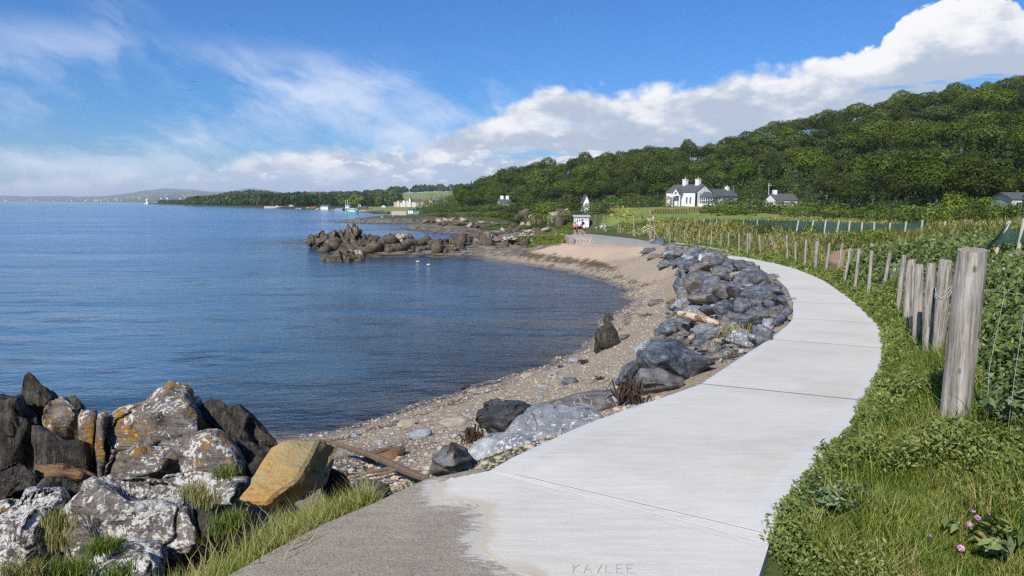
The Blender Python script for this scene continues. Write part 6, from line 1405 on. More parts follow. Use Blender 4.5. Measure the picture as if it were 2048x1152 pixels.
for i, (tu, tv, bu, bv_) in enumerate(ST):
    d = float(np.interp(tu, [1300, 1410, 1600, 1850], [96, 76, 53, 43])); tp = GY(tu, tv, d); x_ = GY(bu, bv_, d); gz = float(terr(x_.x, d)); bt = Vector((tp.x + (x_.x - tp.x) / max(tp.z - x_.z, .1) * (tp.z - gz), d, gz - .3))
    post_mesh(Vector(bt), tp, .042 + .0004 * d, 'stake', f2, m_stake, 8, .0, i); tops2.append((tp, bt))
for i in range(len(tops2) - 1):
    (ta_, ba), (tb, bb) = tops2[i], tops2[i + 1]; V = []; n_ = 12
    for k in range(n_ + 1):
        f = k / n_; sag = (.07 if i else .9) * 4 * f * (1 - f); a = ta_.lerp(tb, f) + Vector((0, .05, -.02 - sag)); b = ba.lerp(bb, f) + Vector((0, .05 + .04 * math.sin(k * 2.1), .2))
        if i == 0: b.z = min(b.z, a.z - .3)
        for s_ in range(5): q = a.lerp(b, s_ / 4); q.y += .03 * math.sin(k * 1.3 + s_ * 1.7); V.append(q - o2)
    Fc = [(k * 5 + s_, k * 5 + s_ + 1, k * 5 + s_ + 6, k * 5 + s_ + 5) for k in range(n_) for s_ in range(4)]
    mesh('netting', V, Fc, m_net, f2)
tp, bt = tops2[-1]; e_ = tp + Vector((1.0, .3, -1.0)); mesh('netting', [tp - o2, e_ - o2, Vector((e_.x, e_.y, e_.z - .5)) - o2, bt - o2], [(0, 1, 2, 3)], m_net, f2)
lone = empty('stake', GT(*X7(1142, 368), 30)); tag(lone, 'single pale stake standing alone in the field right of the netting fence', 'stake')
d = lone.location.y; post_mesh(Vector(lone.location), GY(*X7(1155, 280), d), .07, 'post', lone, m_stake, 8)
f3 = empty('netting_fence', GY(*X7(1590, 420), 12.5)); tag(f3, 'slack green netting hanging from leaning stakes at the right edge', 'fence'); o3 = Vector(f3.location)
q = []
for (tu, tv, bu, bv_, d) in [(1590, 280, 1495, 440, 12.5), (1690, 268, 1650, 420, 12.0), (1800, 285, 1780, 430, 11.6)]:
    tp = GY(*X7(tu, tv), d); bt = GY(*X7(bu, bv_), d); post_mesh(bt - Vector((0, 0, .2)), tp, .032, 'stake', f3, m_stake, 8, .9); q.append((tp, bt))
def net3(a, b, c_, d_, sag):
    V = []; n_ = 10
    for k in range(n_ + 1):
        f = k / n_; u_ = a.lerp(b, f) - Vector((0, 0, sag * 4 * f * (1 - f))); l_ = d_.lerp(c_, f)
        for s_ in range(5): V.append(u_.lerp(l_, s_ / 4) + Vector((0, .02 * math.sin(k + s_), 0)) - o3)
    mesh('netting', V, [(k * 5 + s_, k * 5 + s_ + 1, k * 5 + s_ + 6, k * 5 + s_ + 5) for k in range(n_) for s_ in range(4)], m_net, f3)
net3(q[0][0], q[1][0], q[1][1], q[0][1], .22); net3(q[1][0], q[2][0], q[2][1], q[1][1], .2)
net3(GY(*X7(1378, 472), 11.5), q[0][0], q[0][0] - Vector((.25, 0, .45)), GY(*X7(1400, 500), 11.5), .05)

# timber fence of the lawn
f4 = empty('rail_fence', GT(1360, 428, 100)); tag(f4, 'yellowish timber rail fence climbing across the lawn to the white house', 'fence'); o4 = Vector(f4.location)
m_ywood, t = new_mat('tan_timber'); finish(t, t.mix(t.noise(t.obj(), 3, 3), (.34, .21, .08, 1), (.50, .33, .14, 1)), .85)
lp = []
for k in range(24):
    f = k / 23; u = 1300 + f * 120; d = 122 + f * 32; p = GY(u, 430, d); z = float(terr(p.x, p.y)); lp.append(Vector((p.x, p.y, z)))
for p in lp: MB().box(p.x - o4.x - .07, p.x - o4.x + .07, p.y - o4.y - .07, p.y - o4.y + .07, p.z - o4.z - .2, p.z - o4.z + 1.25).build('post', m_ywood, f4)
for hz in (.4, .75, 1.1):
    for a, b in zip(lp, lp[1:]): MB().tube([a - o4 + Vector((0, -.09, hz)), b - o4 + Vector((0, -.09, hz))], .075, 4).build('rail', m_ywood, f4)

# ================================================================== sea wall, steps, kerbs at the far end of the path
m_wall, t = new_mat('wall_concrete'); P = t.pos()
finish(t, t.mix(t.noise(P, 1.6, 6, .65), (.22, .20, .175, 1), (.44, .41, .37, 1)), .9, t.bump(t.noise(P, 8, 5, .6), .7, .04))
m_stone, t = new_mat('dressed_stone'); P = t.obj(); rn = t.rnd()
finish(t, t.mix(t.noise(P, 5, 5, .65), t.mix(rn, (.25, .23, .20, 1), (.40, .31, .25, 1)), t.mix(rn, (.42, .40, .36, 1), (.50, .40, .33, 1))), .9, t.bump(t.noise(P, 14, 5, .6), .8, .03))
sw = empty('sea_wall', lo_[40]); tag(sw, 'low grey concrete sea wall holding up the old path above the sand', 'wall'); ow = Vector(sw.location)
V = []; ws = [p for p in lo_ if 45 < p.y and 1024 + p.x / p.y * 1376 > 1187.5 and p.y < 84]
for p in ws:
    gz = float(terr(p.x - .6, p.y)); gz = min(gz, p.z - .45)
    V += [p + Vector((.02, 0, -.03)) - ow, p + Vector((-.22, -.06, -.03)) - ow, Vector((p.x - .34, p.y - .10, gz - .4)) - ow, Vector((p.x + .02, p.y, gz - .4)) - ow]
mesh('wall_face', V, [(i * 4 + a, i * 4 + b, i * 4 + 4 + b, i * 4 + 4 + a) for i in range(len(ws) - 1) for a, b in ((0, 1), (1, 2), (2, 3), (3, 0))] + [(0, 3, 2, 1)] + [tuple((len(ws) - 1) * 4 + k for k in range(4))], m_wall, sw)
# stone block steps
yb = 67.4; pt = empty('stone_steps', GY(1160, 489, yb)); tag(pt, 'coursed pink and grey stone steps ending the sea wall below the people', 'steps'); op = Vector(pt.location)
def blk(u0, u1, v0, v1, d, dep=1.0, name='stone', par=pt, oo=op, mat=m_stone, jit=.02):
    a = GY(u0, v1, d); b = GY(u1, v0, d); j = random.uniform(0, jit)
    return MB().box(a.x - oo.x + .015, b.x - oo.x - .015, d - oo.y - j, d - oo.y + dep, a.z - oo.z + .012, b.z - oo.z - .012).build(name, mat, par)
rows = [(491, 484.6, yb), (484.6, 481.2, yb + .22), (481.2, 478.0, yb + .44), (478.0, 475.0, yb + .66)]
for v1, v0, d in rows:
    u = 1149.0
    while u < 1185:
        w = random.uniform(6, 12); blk(u, min(u + w, 1186), v0, v1, d, 5.0); u += w
for k in range(6):
    u = 1138.5
    v1 = 490 - k * 2.5
    while u < 1148: w = random.uniform(3, 6); blk(u, min(u + w, 1149), v1 - 2.5, v1, yb - .15, 4.0); u += w
plat = MB(); a = GY(1139, 470.5, yb + 1); b = GY(1187, 470.5, yb + 1); plat.box(a.x - op.x, b.x - op.x, .9, 7.5, -.5, float(pz(yb + 2)) - op.z - .02); plat.build('landing', m_wall, pt)
# kerb stones on the inland edge of the old path
for px0, lb in [([(1346, 489), (1365, 491), (1385, 494)], 'far'), ([(1391, 495), (1420, 500), (1452, 506)], 'near')]:
    P_ = [GP(*q) for q in px0]; o = MB().tube([p + Vector((.12, 0, .02)) - P_[0] for p in P_], .13, 4).build('kerb', m_wall, None, tuple(P_[0])); tag(o, f'pale low concrete kerb beside the old path, the {lb} one of two', 'kerb')

# ================================================================== buildings
def wall_mat(name, c, rough=.85):
    m, t = new_mat(name); P = t.obj(); finish(t, t.mix(t.m('MULTIPLY', t.noise(P, 1.2, 5, .65), .5), c, tuple(q * .72 for q in c)), rough); return m
m_white = wall_mat('white_render', (.80, .80, .78)); m_cream = wall_mat('cream_render', (.72, .66, .46)); m_pink = wall_mat('pink_render', (.66, .38, .33)); m_greyw = wall_mat('grey_render', (.42, .41, .40)); m_tan = wall_mat('tan_stone', (.48, .38, .28)); m_offw = wall_mat('offwhite_render', (.66, .62, .58))
m_slate, t = new_mat('slate_roofing'); P = t.obj(); finish(t, t.mix(t.noise(t.vm('MULTIPLY', P, (1, 1, 6)), 1.5, 5, .65), (.05, .052, .058, 1), (.13, .125, .13, 1)), .7)
m_redroof = wall_mat('red_roofing', (.36, .10, .06)); m_teal = wall_mat('teal_paint', (.10, .33, .29)); m_bluegrey = wall_mat('blue_grey_cladding', (.20, .25, .38)); m_brownw = wall_mat('brown_boards', (.16, .09, .055))
m_glass, t = new_mat('window_glass'); finish(t, (.03, .04, .05), .08, spec=.6); m_dark = wall_mat('dark_paint', (.03, .03, .03)); m_blueglass, t = new_mat('blue_framed_glass'); finish(t, (.05, .09, .13), .06, spec=.8)
m_pot = wall_mat('clay_pot', (.42, .26, .14))
def gable_block(par, x0, x1, y0, y1, z0, ze, zr, axis, wall, roof, wn='wall', rn='roof', over=.25):
    """walls with gables + pitched roof with thickness; ridge along axis"""
    mb = MB()
    if axis == 'x':
        ym = (y0 + y1) / 2; prof = [(x0, y0, z0), (x0, y1, z0), (x0, y1, ze), (x0, ym, zr), (x0, y0, ze)]; mb.prism(prof, (x1 - x0, 0, 0))
    else:
        xm = (x0 + x1) / 2; prof = [(x0, y0, z0), (x1, y0, z0), (x1, y0, ze), (xm, y0, zr), (x0, y0, ze)]; mb.prism(prof, (0, y1 - y0, 0))
    mb.build(wn, wall, par)
    rb = MB(); th = .16
    if axis == 'x':
        sl = (zr - ze) / (ym - y0)
        for s_ in (-1, 1):
            ye = ym + s_ * (ym - y0 + over); ze2 = ze - sl * over
            rb.prism([(x0 - over, ym, zr + .03), (x0 - over, ye, ze2 + .03), (x0 - over, ye, ze2 + th + .03), (x0 - over, ym, zr + th + .03)], (x1 - x0 + 2 * over, 0, 0))
    else:
        sl = (zr - ze) / (xm - x0)
        for s_ in (-1, 1):
            xe = xm + s_ * (xm - x0 + over); ze2 = ze - sl * over
            rb.prism([(xm, y0 - over, zr + .03), (xe, y0 - over, ze2 + .03), (xe, y0 - over, ze2 + th + .03), (xm, y0 - over, zr + th + .03)], (0, y1 - y0 + 2 * over, 0))
    return rb.build(rn, roof, par)
def window(par, c, w, h, nrm, frame=m_white, glass=m_glass, bars=1, proud=.05):
    """window part with frame; glass pane is its sub-part. nrm: 'x','-x','y','-y' facing"""
    x, y, z = c; fb = MB(); d = .06; ax = nrm[-1]; sg = -1 if nrm[0] == '-' else 1
    def bx(m, a0, a1, z0, z1, p0, p1):
        p0, p1 = sorted((p0 * sg, p1 * sg))
        if ax == 'x': m.box(x + p0, x + p1, y + a0, y + a1, z + z0, z + z1)
        else: m.box(x + a0, x + a1, y + p0, y + p1, z + z0, z + z1)
    t_ = max(.05, .07 * w)
    for a0, a1, z0, z1 in [(-w / 2, -w / 2 + t_, 0, h), (w / 2 - t_, w / 2, 0, h), (-w / 2 + t_, w / 2 - t_, 0, t_), (-w / 2 + t_, w / 2 - t_, h - t_, h)] + [(-t_ / 3, t_ / 3, t_, h - t_)] * bars: bx(fb, a0, a1, z0, z1, .0, proud + .02)
    f = fb.build('window', frame, par); gb = MB(); bx(gb, -w / 2 + t_, w / 2 - t_, t_, h - t_, .003, proud * .5); gb.build('pane', glass, f); return f

# --- the white house on the lawn
HD = 205.0; near = GY(1389.5, 411, HD)
hs = empty('white_house', (near.x, near.y, near.z), 0); tag(hs, 'white house with slate roof, two tall chimneys, pedimented porch and bay sunroom', 'house')
hs.rotation_euler = (0, 0, R(138))          # +x of the house runs along the ridge, away to the left; +y faces the camera's right side gable
# local frame: x along the front (away from the near corner), y depth (to the back right)
hs.rotation_euler = (0, 0, R(125))
LF, WG, ZE, ZR = 11.4, 7.6, 4.0, 6.2
# in this frame the front (sea side) is at y = 0 looking to +y; the gable we see is at x = 0
rf = gable_block(hs, 0, LF, -WG, 0, -1.0, ZE, ZR, 'x', m_white, m_slate)
for x in (1.6, 6.6):
    ch = MB().box(x, x + 1.25, -WG / 2 - .6, -WG / 2 + .6, ZR - .5, ZR + 1.55).box(x - .08, x + 1.33, -WG / 2 - .68, -WG / 2 + .68, ZR + 1.55, ZR + 1.75).build('chimney', m_white, rf)
    MB().tube([(x + .62, -WG / 2, ZR + 1.75), (x + .62, -WG / 2, ZR + 2.4)], [.26, .2], 8).build('chimney_pot', m_pot, rf)
for x in (1.7, 3.1, 8.2, 9.4): window(hs, (x, .0, .55), .75, 2.0, 'y')
pr = gable_block(hs, 4.6, 7.6, 0, 1.6, 2.85, 3.2, 5.0, 'y', m_white, m_slate, 'porch_pediment', 'porch_roof', .12)
for x in (4.75, 7.45): MB().box(x - .16, x + .16, 1.2, 1.5, -.5, 2.85).build('porch_column', m_white, hs)
MB().box(5.4, 6.8, .02, .08, -.2, 2.5).build('door', m_greyw, hs)
window(hs, (6.1, 1.6, 3.35), .7, .75, 'y', m_greyw)
MB().box(-.02, -.002, -1.0, -.02, -.4, 3.7).build('shade_panel', m_dark, hs)  # dark sheet painting in the shade of the narrow side by the front corner
window(hs, (-.0, -2.2, 2.5), .75, 1.3, '-x'); window(hs, (0, -5.6, 3.0), .8, .9, '-x')
MB().box(-.1, -.003, -WG / 2 - .07, -WG / 2 + .07, 2, ZR - .1).build('drainpipe', m_greyw, hs)
# sunroom bay on the gable
sb = MB(); hexp = [(0, -2.0), (-2.2, -2.0), (-3.2, -3.9), (-3.2, -5.6), (-2.2, -7.4), (0, -7.4)]
sb.prism([(x, y, -1.2) for x, y in hexp], (0, 0, 1.75)); sr = sb.build('sunroom_base', m_white, hs)
rb = MB(); e = [(x * 1.09 - .05, -5.05 + (y + 5.05) * 1.07, 2.45) for x, y in hexp]; ap = [(0, -3.9, 4.1), (-1.0, -5.05, 4.15), (0, -6.2, 4.1)]
kv = len(rb.V); rb.V += e + ap; rb.F += [(0, 1, 6), (1, 2, 7, 6), (2, 3, 7), (3, 4, 8, 7), (4, 5, 8), (6, 7, 8), (0, 5, 4, 3, 2, 1)]; rb.build('sunroom_roof', m_slate, hs)
for (xa, ya), (xb, yb_) in zip(hexp, hexp[1:]):
    n_ = 3; a = Vector((xa, ya, .55)); b = Vector((xb, yb_, .55)); L_ = (b - a).length; dv = (b - a).normalized(); nv = Vector((dv.y, -dv.x, 0))
    fm = MB(); 
    for k in range(n_ + 1):
        c_ = a + dv * (L_ * k / n_); fm.prism([c_ - dv * .07 - nv * .05, c_ + dv * .07 - nv * .05, c_ + dv * .07 + nv * .05, c_ - dv * .07 + nv * .05], (0, 0, 1.9))
    for zz in (0, .95, 1.8): fm.prism([a - nv * .045 + Vector((0, 0, zz)), b - nv * .045 + Vector((0, 0, zz)), b + nv * .045 + Vector((0, 0, zz)), a + nv * .045 + Vector((0, 0, zz))], (0, 0, .1))
    w_ = fm.build('window', m_white, hs); MB().prism([a - nv * .02, b - nv * .02, b + nv * .02, a + nv * .02], (0, 0, 1.85)).build('pane', m_blueglass, w_)
# rear wing
gable_block(hs, -1.2, 4.2, -18.6, -WG, -1.0, 2.9, 4.9, 'y', m_white, m_slate, 'wing_wall', 'wing_roof')
MB().box(.9, 2.0, -17.0, -16.1, 4.3, 5.9).build('chimney', m_white, hs); MB().tube([(1.45, -16.55, 5.9), (1.45, -16.55, 6.4)], .2, 8).build('chimney_pot', m_pot, hs)
window(hs, (-1.2, -10.2, .2), .7, .9, '-x', m_greyw)
def simple_house(u0, u1, vb, ve, vr, D, wall, roof, label, name='house', dep=7.0, yaw=0.0, axis='x', nwin=0, rows=1, chim=0, zb=None, cat='house', group=None, door=False, chw=m_white):
    a = GY(u0, vb, D); b = GY(u1, vb, D); W_ = (b - a).length; k = D / F; root = empty(name, (a + b) / 2, yaw); tag(root, label, cat, group)
    h = (vb - ve) * k; hr = (vb - vr) * k; rf = gable_block(root, -W_ / 2, W_ / 2, 0, dep, -2.5 if D < 250 else -1.2, h, hr, axis, wall, roof, over=.2)
    for r_ in range(rows):
        for i in range(nwin):
            x = -W_ / 2 + W_ * (i + .5) / nwin; hh = h / rows; ww = min(1.3, W_ / nwin * .42); window(root, (x, 0, hh * r_ + hh * .25), ww, min(hh * .5, 1.7), '-y', m_greyw if wall is m_white else m_white)
    for c_ in range(chim):
        x = -W_ / 2 + .6 + (W_ - 1.8) * (c_ if chim > 1 else .0); MB().box(x, x + .9, dep / 2 - .5, dep / 2 + .5, hr - .6, hr + 1.1).build('chimney', chw, rf)
    if door: MB().box(-.5, .5, -.05, -.003, 0, 2.0).build('door', m_dark, root)
    return root
simple_house(1551, 1597, 407, 400.5, 388.5, 180, m_white, m_slate, 'small white cottage with grey roof half hidden by trees right of the white house', 'cottage', 6, R(8), 'x', 2, 1, 1)
simple_house(2026, 2075, 419, 399, 387, 96, m_greyw, m_slate, 'dark roofed house with timber front cut by the right edge', 'house', 7, R(-14), 'x', 2, 1, 0, door=True)
simple_house(1166.5, 1178.5, 411, 405, 391, 165, m_white, m_slate, 'narrow white gable end standing among the trees left of the lawn', 'house', 6, 0, 'y', 1, 1)
h_ = simple_house(998, 1021, 409, 404, 399, 205, m_white, m_slate, 'grey roofed white cottage with two chimneys showing above the shrubs', 'cottage', 6, R(5), 'x', 2, 1, 2)
simple_house(1605, 1622, 388, 374, 366, 215, m_tan, m_slate, 'grey gabled roof half buried in the trees above the small cottage', 'house', 6, R(20), 'y', 1, 1)
# white hut beyond the people
ht = simple_house(1148.5, 1178, 442.5, 434.5, 432.3, 118, m_white, m_greyw, 'long low white hut with a row of windows beyond the people', 'hut', 3.2, R(-3), 'x', 7, 1, cat='hut')
# poles
for u, vb, vt, D, lb in [(1538, 408, 366, 190, 'thin grey utility pole between the white house and the small cottage'), (1468, 375, 352, 235, 'pale pole top showing in the trees above the rear wing')]:
    p = GY(u, vb, D); q = GY(u, vt, D); mb = MB().tube([p - Vector((0, 0, 6)) - p, q - p], [.16, .10], 8); mb.box(-.5, .5, -.06, .06, q.z - p.z - .7, q.z - p.z - .55); tag(mb.build('utility_pole', m_stake, None, tuple(p)), lb, 'pole')

# ================================================================== far shore: headland, town, hills
def hor(u): return 408 + .006 * (u - 1024)
HW = [(300, 408.6), (330, 409.2), (420, 413), (500, 415), (600, 418.5), (680, 420.5), (740, 426), (800, 429), (900, 431), (1010, 431)]
HS = [(300, 408), (345, 407), (370, 404.5), (400, 399), (440, 391.5), (470, 387), (500, 385), (530, 386), (560, 390.5), (600, 389), (640, 389), (680, 387), (720, 387), (760, 384), (800, 381), (850, 378.5), (930, 377), (1010, 378)]
m_head, t = new_mat('headland_turf'); P = t.pos()
fieldc = t.mix(t.noise(P, .02, 4), (.13, .20, .05, 1), (.27, .27, .10, 1)); finish(t, t.mix(t.attr('field'), t.mix(t.noise(P, .05, 5, .6), (.02, .035, .012, 1), (.06, .085, .025, 1)), fieldc), .95, spec=.1)
us_ = np.arange(296, 1011, 4.0); nk = 26; Vh = []; fld = []
def hl(u): return float(np.interp(u, [300, 420, 560, 740, 1010], [1700, 1450, 1500, 1450, 1350]))
def hw(u):
    v = np.interp(u, [p[0] for p in HW], [p[1] for p in HW]); return float(H * F / max(v - hor(u), 3.5))
def hz(u, f):
    D0 = hw(u); D1 = hl(u); y = D0 + (D1 - D0) * f; vs = np.interp(u, [p[0] for p in HS], [p[1] for p in HS]); zr = H + (hor(u) - vs) / F * D1 - (11 if u < 780 else 7)
    flat = sstep(f, .0, .015) * 1.6; f0 = float(np.clip((720 - D0) / (D1 - D0), .18, .5)) if u > 600 else .18; s_ = np.clip((f - f0) / (1 - f0), 0, 1); return y, -1.2 + 1.2 + flat - (1.0 if f == 0 else 0) + max(zr - 1.6, .3) * float(sstep(s_, 0, 1) * .6 + s_ * .4)
for u in us_:
    for k in range(nk):
        f = (k / (nk - 2)) if k < nk - 1 else 1.25; y, z = hz(u, min(f, 1)); y = hw(u) + (hl(u) - hw(u)) * f; Vh.append((y * (u - 1024) / 1376 * 1.0, y, z - (8 if f > 1 else 0))); vv_ = hor(u) - (z - H) / y * F
        fld.append(1.0 if ((u > 790 and f > .42) or (560 < u < 580 and vv_ < 393 and f > .8) or (735 < u < 800 and 394 < vv_ < 396 and f > .4) or (u > 725 and vv_ > 412)) else 0)
hd = mesh('headland', Vh, np.array([(i * nk + k, (i + 1) * nk + k, (i + 1) * nk + k + 1, i * nk + k + 1) for i in range(len(us_) - 1) for k in range(nk - 1)]), m_head, smooth=True); set_attr(hd, 'field', fld); struct(hd)
g = np.random.default_rng(41); Ps = []; Ns = []; Ss = []; Ts = []
for k in range(3400):
    u = g.uniform(318, 1005); f = g.random() ** .8; y, z = hz(u, f); v_ = hor(u) - (z - H) / y * F
    if f < .06 or (u > 795 and .42 < f < .97) or (u > 610 and y < (780 if u > 770 else 690)): continue
    if u < 372 and f > .5: continue
    s_ = g.uniform(5, 9) * (1.0 if u > 380 else .6) * (1.25 if f > .85 else 1); n = 64; d = g.normal(size=(n, 3)); d /= np.linalg.norm(d, axis=1)[:, None]; d[:, 2] = np.abs(d[:, 2]) * 1.1 - .2
    Ps.append(d * s_ * g.uniform(.75, 1.1, n)[:, None] * np.array([1, 1, .9]) + np.array([y * (u - 1024) / 1376, y, z + s_ * .5])); Ns.append(d + g.normal(size=(n, 3)) * .4); Ss.append(np.full(n, s_ * .62) * g.uniform(.7, 1.2, n)); Ts.append(g.normal(.24, .13, n) + .16 * g.normal())
Vw, Fw = leaves(np.concatenate(Ps), np.concatenate(Ns), np.concatenate(Ss), .75, g)
tag(tinted('far_woods', Vw, Fw, np.concatenate(Ts), 4, M_TREE), 'dark wood covering the far headland across the water', 'woods', None, 'stuff')
for k in range(9):
    u = 866 + k * 7.2; D = hl(u) - 15; p = GY(u, 380, D); plant(PROTO[k % 6], (p.x, p.y, p.z - 2.5), k * 1.3, (1.35, 1.35, 1.0 + .25 * ((k * 7) % 3) / 2), 'tree in the row on the crest of the far field above the town', 'tree', 'row of trees above the far field')
T4 = lambda a, b: (700 + a / 7.314, 360 + b / 7.314)
T3 = lambda a, b: (460 + a / 7.314, 370 + b / 7.314)
def town(a0, a1, b, e, r_, D, wall, roof, label, T=T4, **kw):
    (u0, vb), (u1, ve), (_, vr) = T(a0, b), T(a1, e), T(a1, r_); return simple_house(u0, u1, vb, ve, vr, D, wall, roof, label, group='houses of the far town', **kw)
TD = 640
town(640, 686, 403, 322, 314, TD, m_pink, m_slate, 'pink end block at the left end of the far terrace', nwin=2, rows=3)
town(686, 722, 403, 325, 296, TD - .5, m_cream, m_slate, 'cream gabled house next to the pink end of the far terrace', axis='y', nwin=2, rows=3)
town(722, 760, 403, 330, 300, TD, m_cream, m_slate, 'cream house with dark roof, third in the far terrace', nwin=2, rows=3)
town(760, 812, 405, 325, 292, TD - .5, m_white, m_slate, 'white gabled house left of the centre of the far terrace', axis='y', nwin=3, rows=3)
town(812, 860, 405, 325, 294, TD, m_cream, m_slate, 'cream house immediately left of the tall pointed gable in the far terrace', axis='y', nwin=2, rows=3)
town(858, 892, 408, 310, 245, TD - 1, m_white, m_slate, 'tall white pointed gable in the middle of the far terrace', axis='y', nwin=2, rows=3)
town(892, 1022, 405, 322, 280, TD, m_cream, m_slate, 'long cream house with dark slate roof in the far terrace', nwin=7, rows=3)
town(1022, 1098, 405, 320, 286, TD + .5, m_cream, m_redroof, 'cream house with bright red roof in the far terrace', nwin=4, rows=3)
town(1098, 1142, 402, 352, 330, TD - 1, m_white, m_slate, 'low white house right of the red roof in the far terrace', nwin=2, rows=2)
town(1144, 1212, 395, 330, 284, TD - 2, m_pink, m_slate, 'pink gabled house in the right part of the far town', axis='y', nwin=3, rows=2)
town(1212, 1305, 385, 322, 296, TD + 2, m_pink, m_slate, 'pink house with slate roof joined to the pink gable', nwin=4, rows=2)
town(1215, 1310, 340, 290, 270, TD + 40, m_white, m_bluegrey, 'pale roofed house behind the pink house', nwin=4, rows=1)
town(1312, 1366, 350, 318, 288, TD + 30, m_greyw, m_slate, 'grey house behind the town, left of the small church', nwin=2, rows=1)
town(1366, 1402, 350, 300, 252, TD + 30, m_white, m_slate, 'small church like white gable at the right end of the far town', axis='y', nwin=1, rows=1)
town(1425, 1490, 345, 290, 255, TD + 60, m_greyw, m_slate, 'slate roofed house partly hidden by the hill at the right end of the town', nwin=3, rows=1)
town(95, 232, 445, 415, 388, 420, m_white, m_slate, 'white bungalow on the shore left of the far terrace', nwin=4, rows=1, chim=1)
town(448, 528, 408, 395, 368, 600, m_white, m_slate, 'white gable below the wood left of the far terrace', axis='y', nwin=2, rows=1)
town(852, 922, 462, 440, 426, 330, m_white, m_slate, 'low white shed in front of the far terrace', nwin=2, rows=1)
town(935, 1002, 520, 490, 470, 262, m_white, m_teal, 'white and teal hut behind the far foreshore', nwin=2, rows=1, dep=4)
town(1325, 1432, 336, 312, 290, 500, m_white, m_slate, 'white house by the pier across the water', T3, nwin=4, rows=1)
town(1860, 1990, 376, 345, 318, 420, m_white, m_slate, 'white house with chimney right of the pier', T3, nwin=4, rows=1, chim=1)
town(1540, 1640, 396, 355, 340, 440, m_greyw, m_bluegrey, 'blue grey shed beside the pier', T3, nwin=3, rows=1)
town(864, 926, 336, 290, 282, 640, m_cream, m_slate, 'square cream block on the far shore', T3, nwin=2, rows=2)
town(660, 712, 328, 312, 294, 660, m_white, m_slate, 'tiny white gabled cottage left of the square cream block', T3, axis='y', nwin=1, rows=1)
town(530, 640, 332, 318, 306, 700, m_tan, m_slate, 'low brownish row of sheds on the far shore', T3, nwin=4, rows=1)
town(342, 384, 332, 318, 304, 740, m_white, m_slate, 'white speck of a house at the foot of the far wood', T3, nwin=1, rows=1)
town(415, 450, 332, 322, 312, 740, m_white, m_slate, 'smaller white house right of the speck under the far wood', T3, nwin=1, rows=1)
town(1690, 1745, 330, 300, 285, 480, m_white, m_slate, 'white house set back behind the pier', T3, nwin=2, rows=1)
town(1170, 1250, 345, 328, 318, 520, m_tan, m_redroof, 'brown roofed cottage on the far shore right of the cream block', T3, nwin=2, rows=1)
g = np.random.default_rng(55)
for k in range(46):
    u = g.uniform(585, 770); y = hw(u) + g.uniform(1, 7); s_ = g.uniform(.5, 1.2)
    free_rock('shore_rock', (y * (u - 1024) / 1376, y, -.3), (s_ * 3.2, s_ * 1.5, s_ * 1.0), 'pale' if k % 2 else 'sea', 5000 + k, ('tan' if k % 2 else 'dark') + ' low rock along the waterline below the far village houses', 'rock', 'waterline rocks of the far village', sub=2, rz=g.normal() * .3)
# stone ruin wall on the shore and long quay wall
for (u0, v0), (u1, v1), D, h, lb, mt in [(T4(610, 500), T4(825, 500), 300, 7.0, 'pinkish stone wall on the shore in front of the far terrace', m_tan), (T3(500, 346), T3(1080, 352), 620, 2.2, 'long pale quay wall along the far shore', m_tan), (T4(150, 470), T4(330, 476), 400, 2.2, 'dark shore wall left of the green bank', m_brownw)]:
    a = GY(u0, v0, D); b = GY(u1, v1, D); w = b.x - a.x; hh = h if h > 6.9 else h; hh = min(hh, 45 / 7.314 * D / F if h > 6 else h); tag(MB().box(0, w, 0, 1.0, -1.5, hh).build('shore_wall', mt, None, tuple(a)), lb, 'wall')
# ferry boat and pier
p = GZ(*T3(1745, 418), 0.0); fb = empty('moored_ferry', (p.x, p.y, 0)); tag(fb, 'white and green ferry boat moored at the pier across the water', 'boat'); k = p.y / F
L_ = 215 / 7.314 * k; hl_ = MB(); hl_.prism([(-L_ / 2, 0, 0), (L_ / 2, 0, 0), (L_ / 2 + .6, 0, .9), (-L_ / 2 - 1.2, 0, 1.1)], (0, 2.6, 0)); hl_.build('hull', m_teal, fb)
MB().box(-L_ * .05, L_ * .4, .3, 2.3, 1.0, 2.5).build('cabin', m_white, fb)
for i in range(5): MB().box(-L_ * .02 + i * L_ * .085, -L_ * .02 + i * L_ * .085 + L_ * .055, .26, .3, 1.5, 2.2).build('window', m_glass, fb)
MB().box(-L_ * .07, L_ * .42, .2, 2.4, 2.5, 2.65).build('roof', m_teal, fb); MB().box(-L_ * .5, -L_ * .1, .3, 2.3, 1.0, 1.25).build('deck', m_teal, fb)
for x in (-.28, -.15): MB().tube([(x * L_, 1, 1), (x * L_, 1, 6.5)], .09, 6).build('mast', m_white, fb)
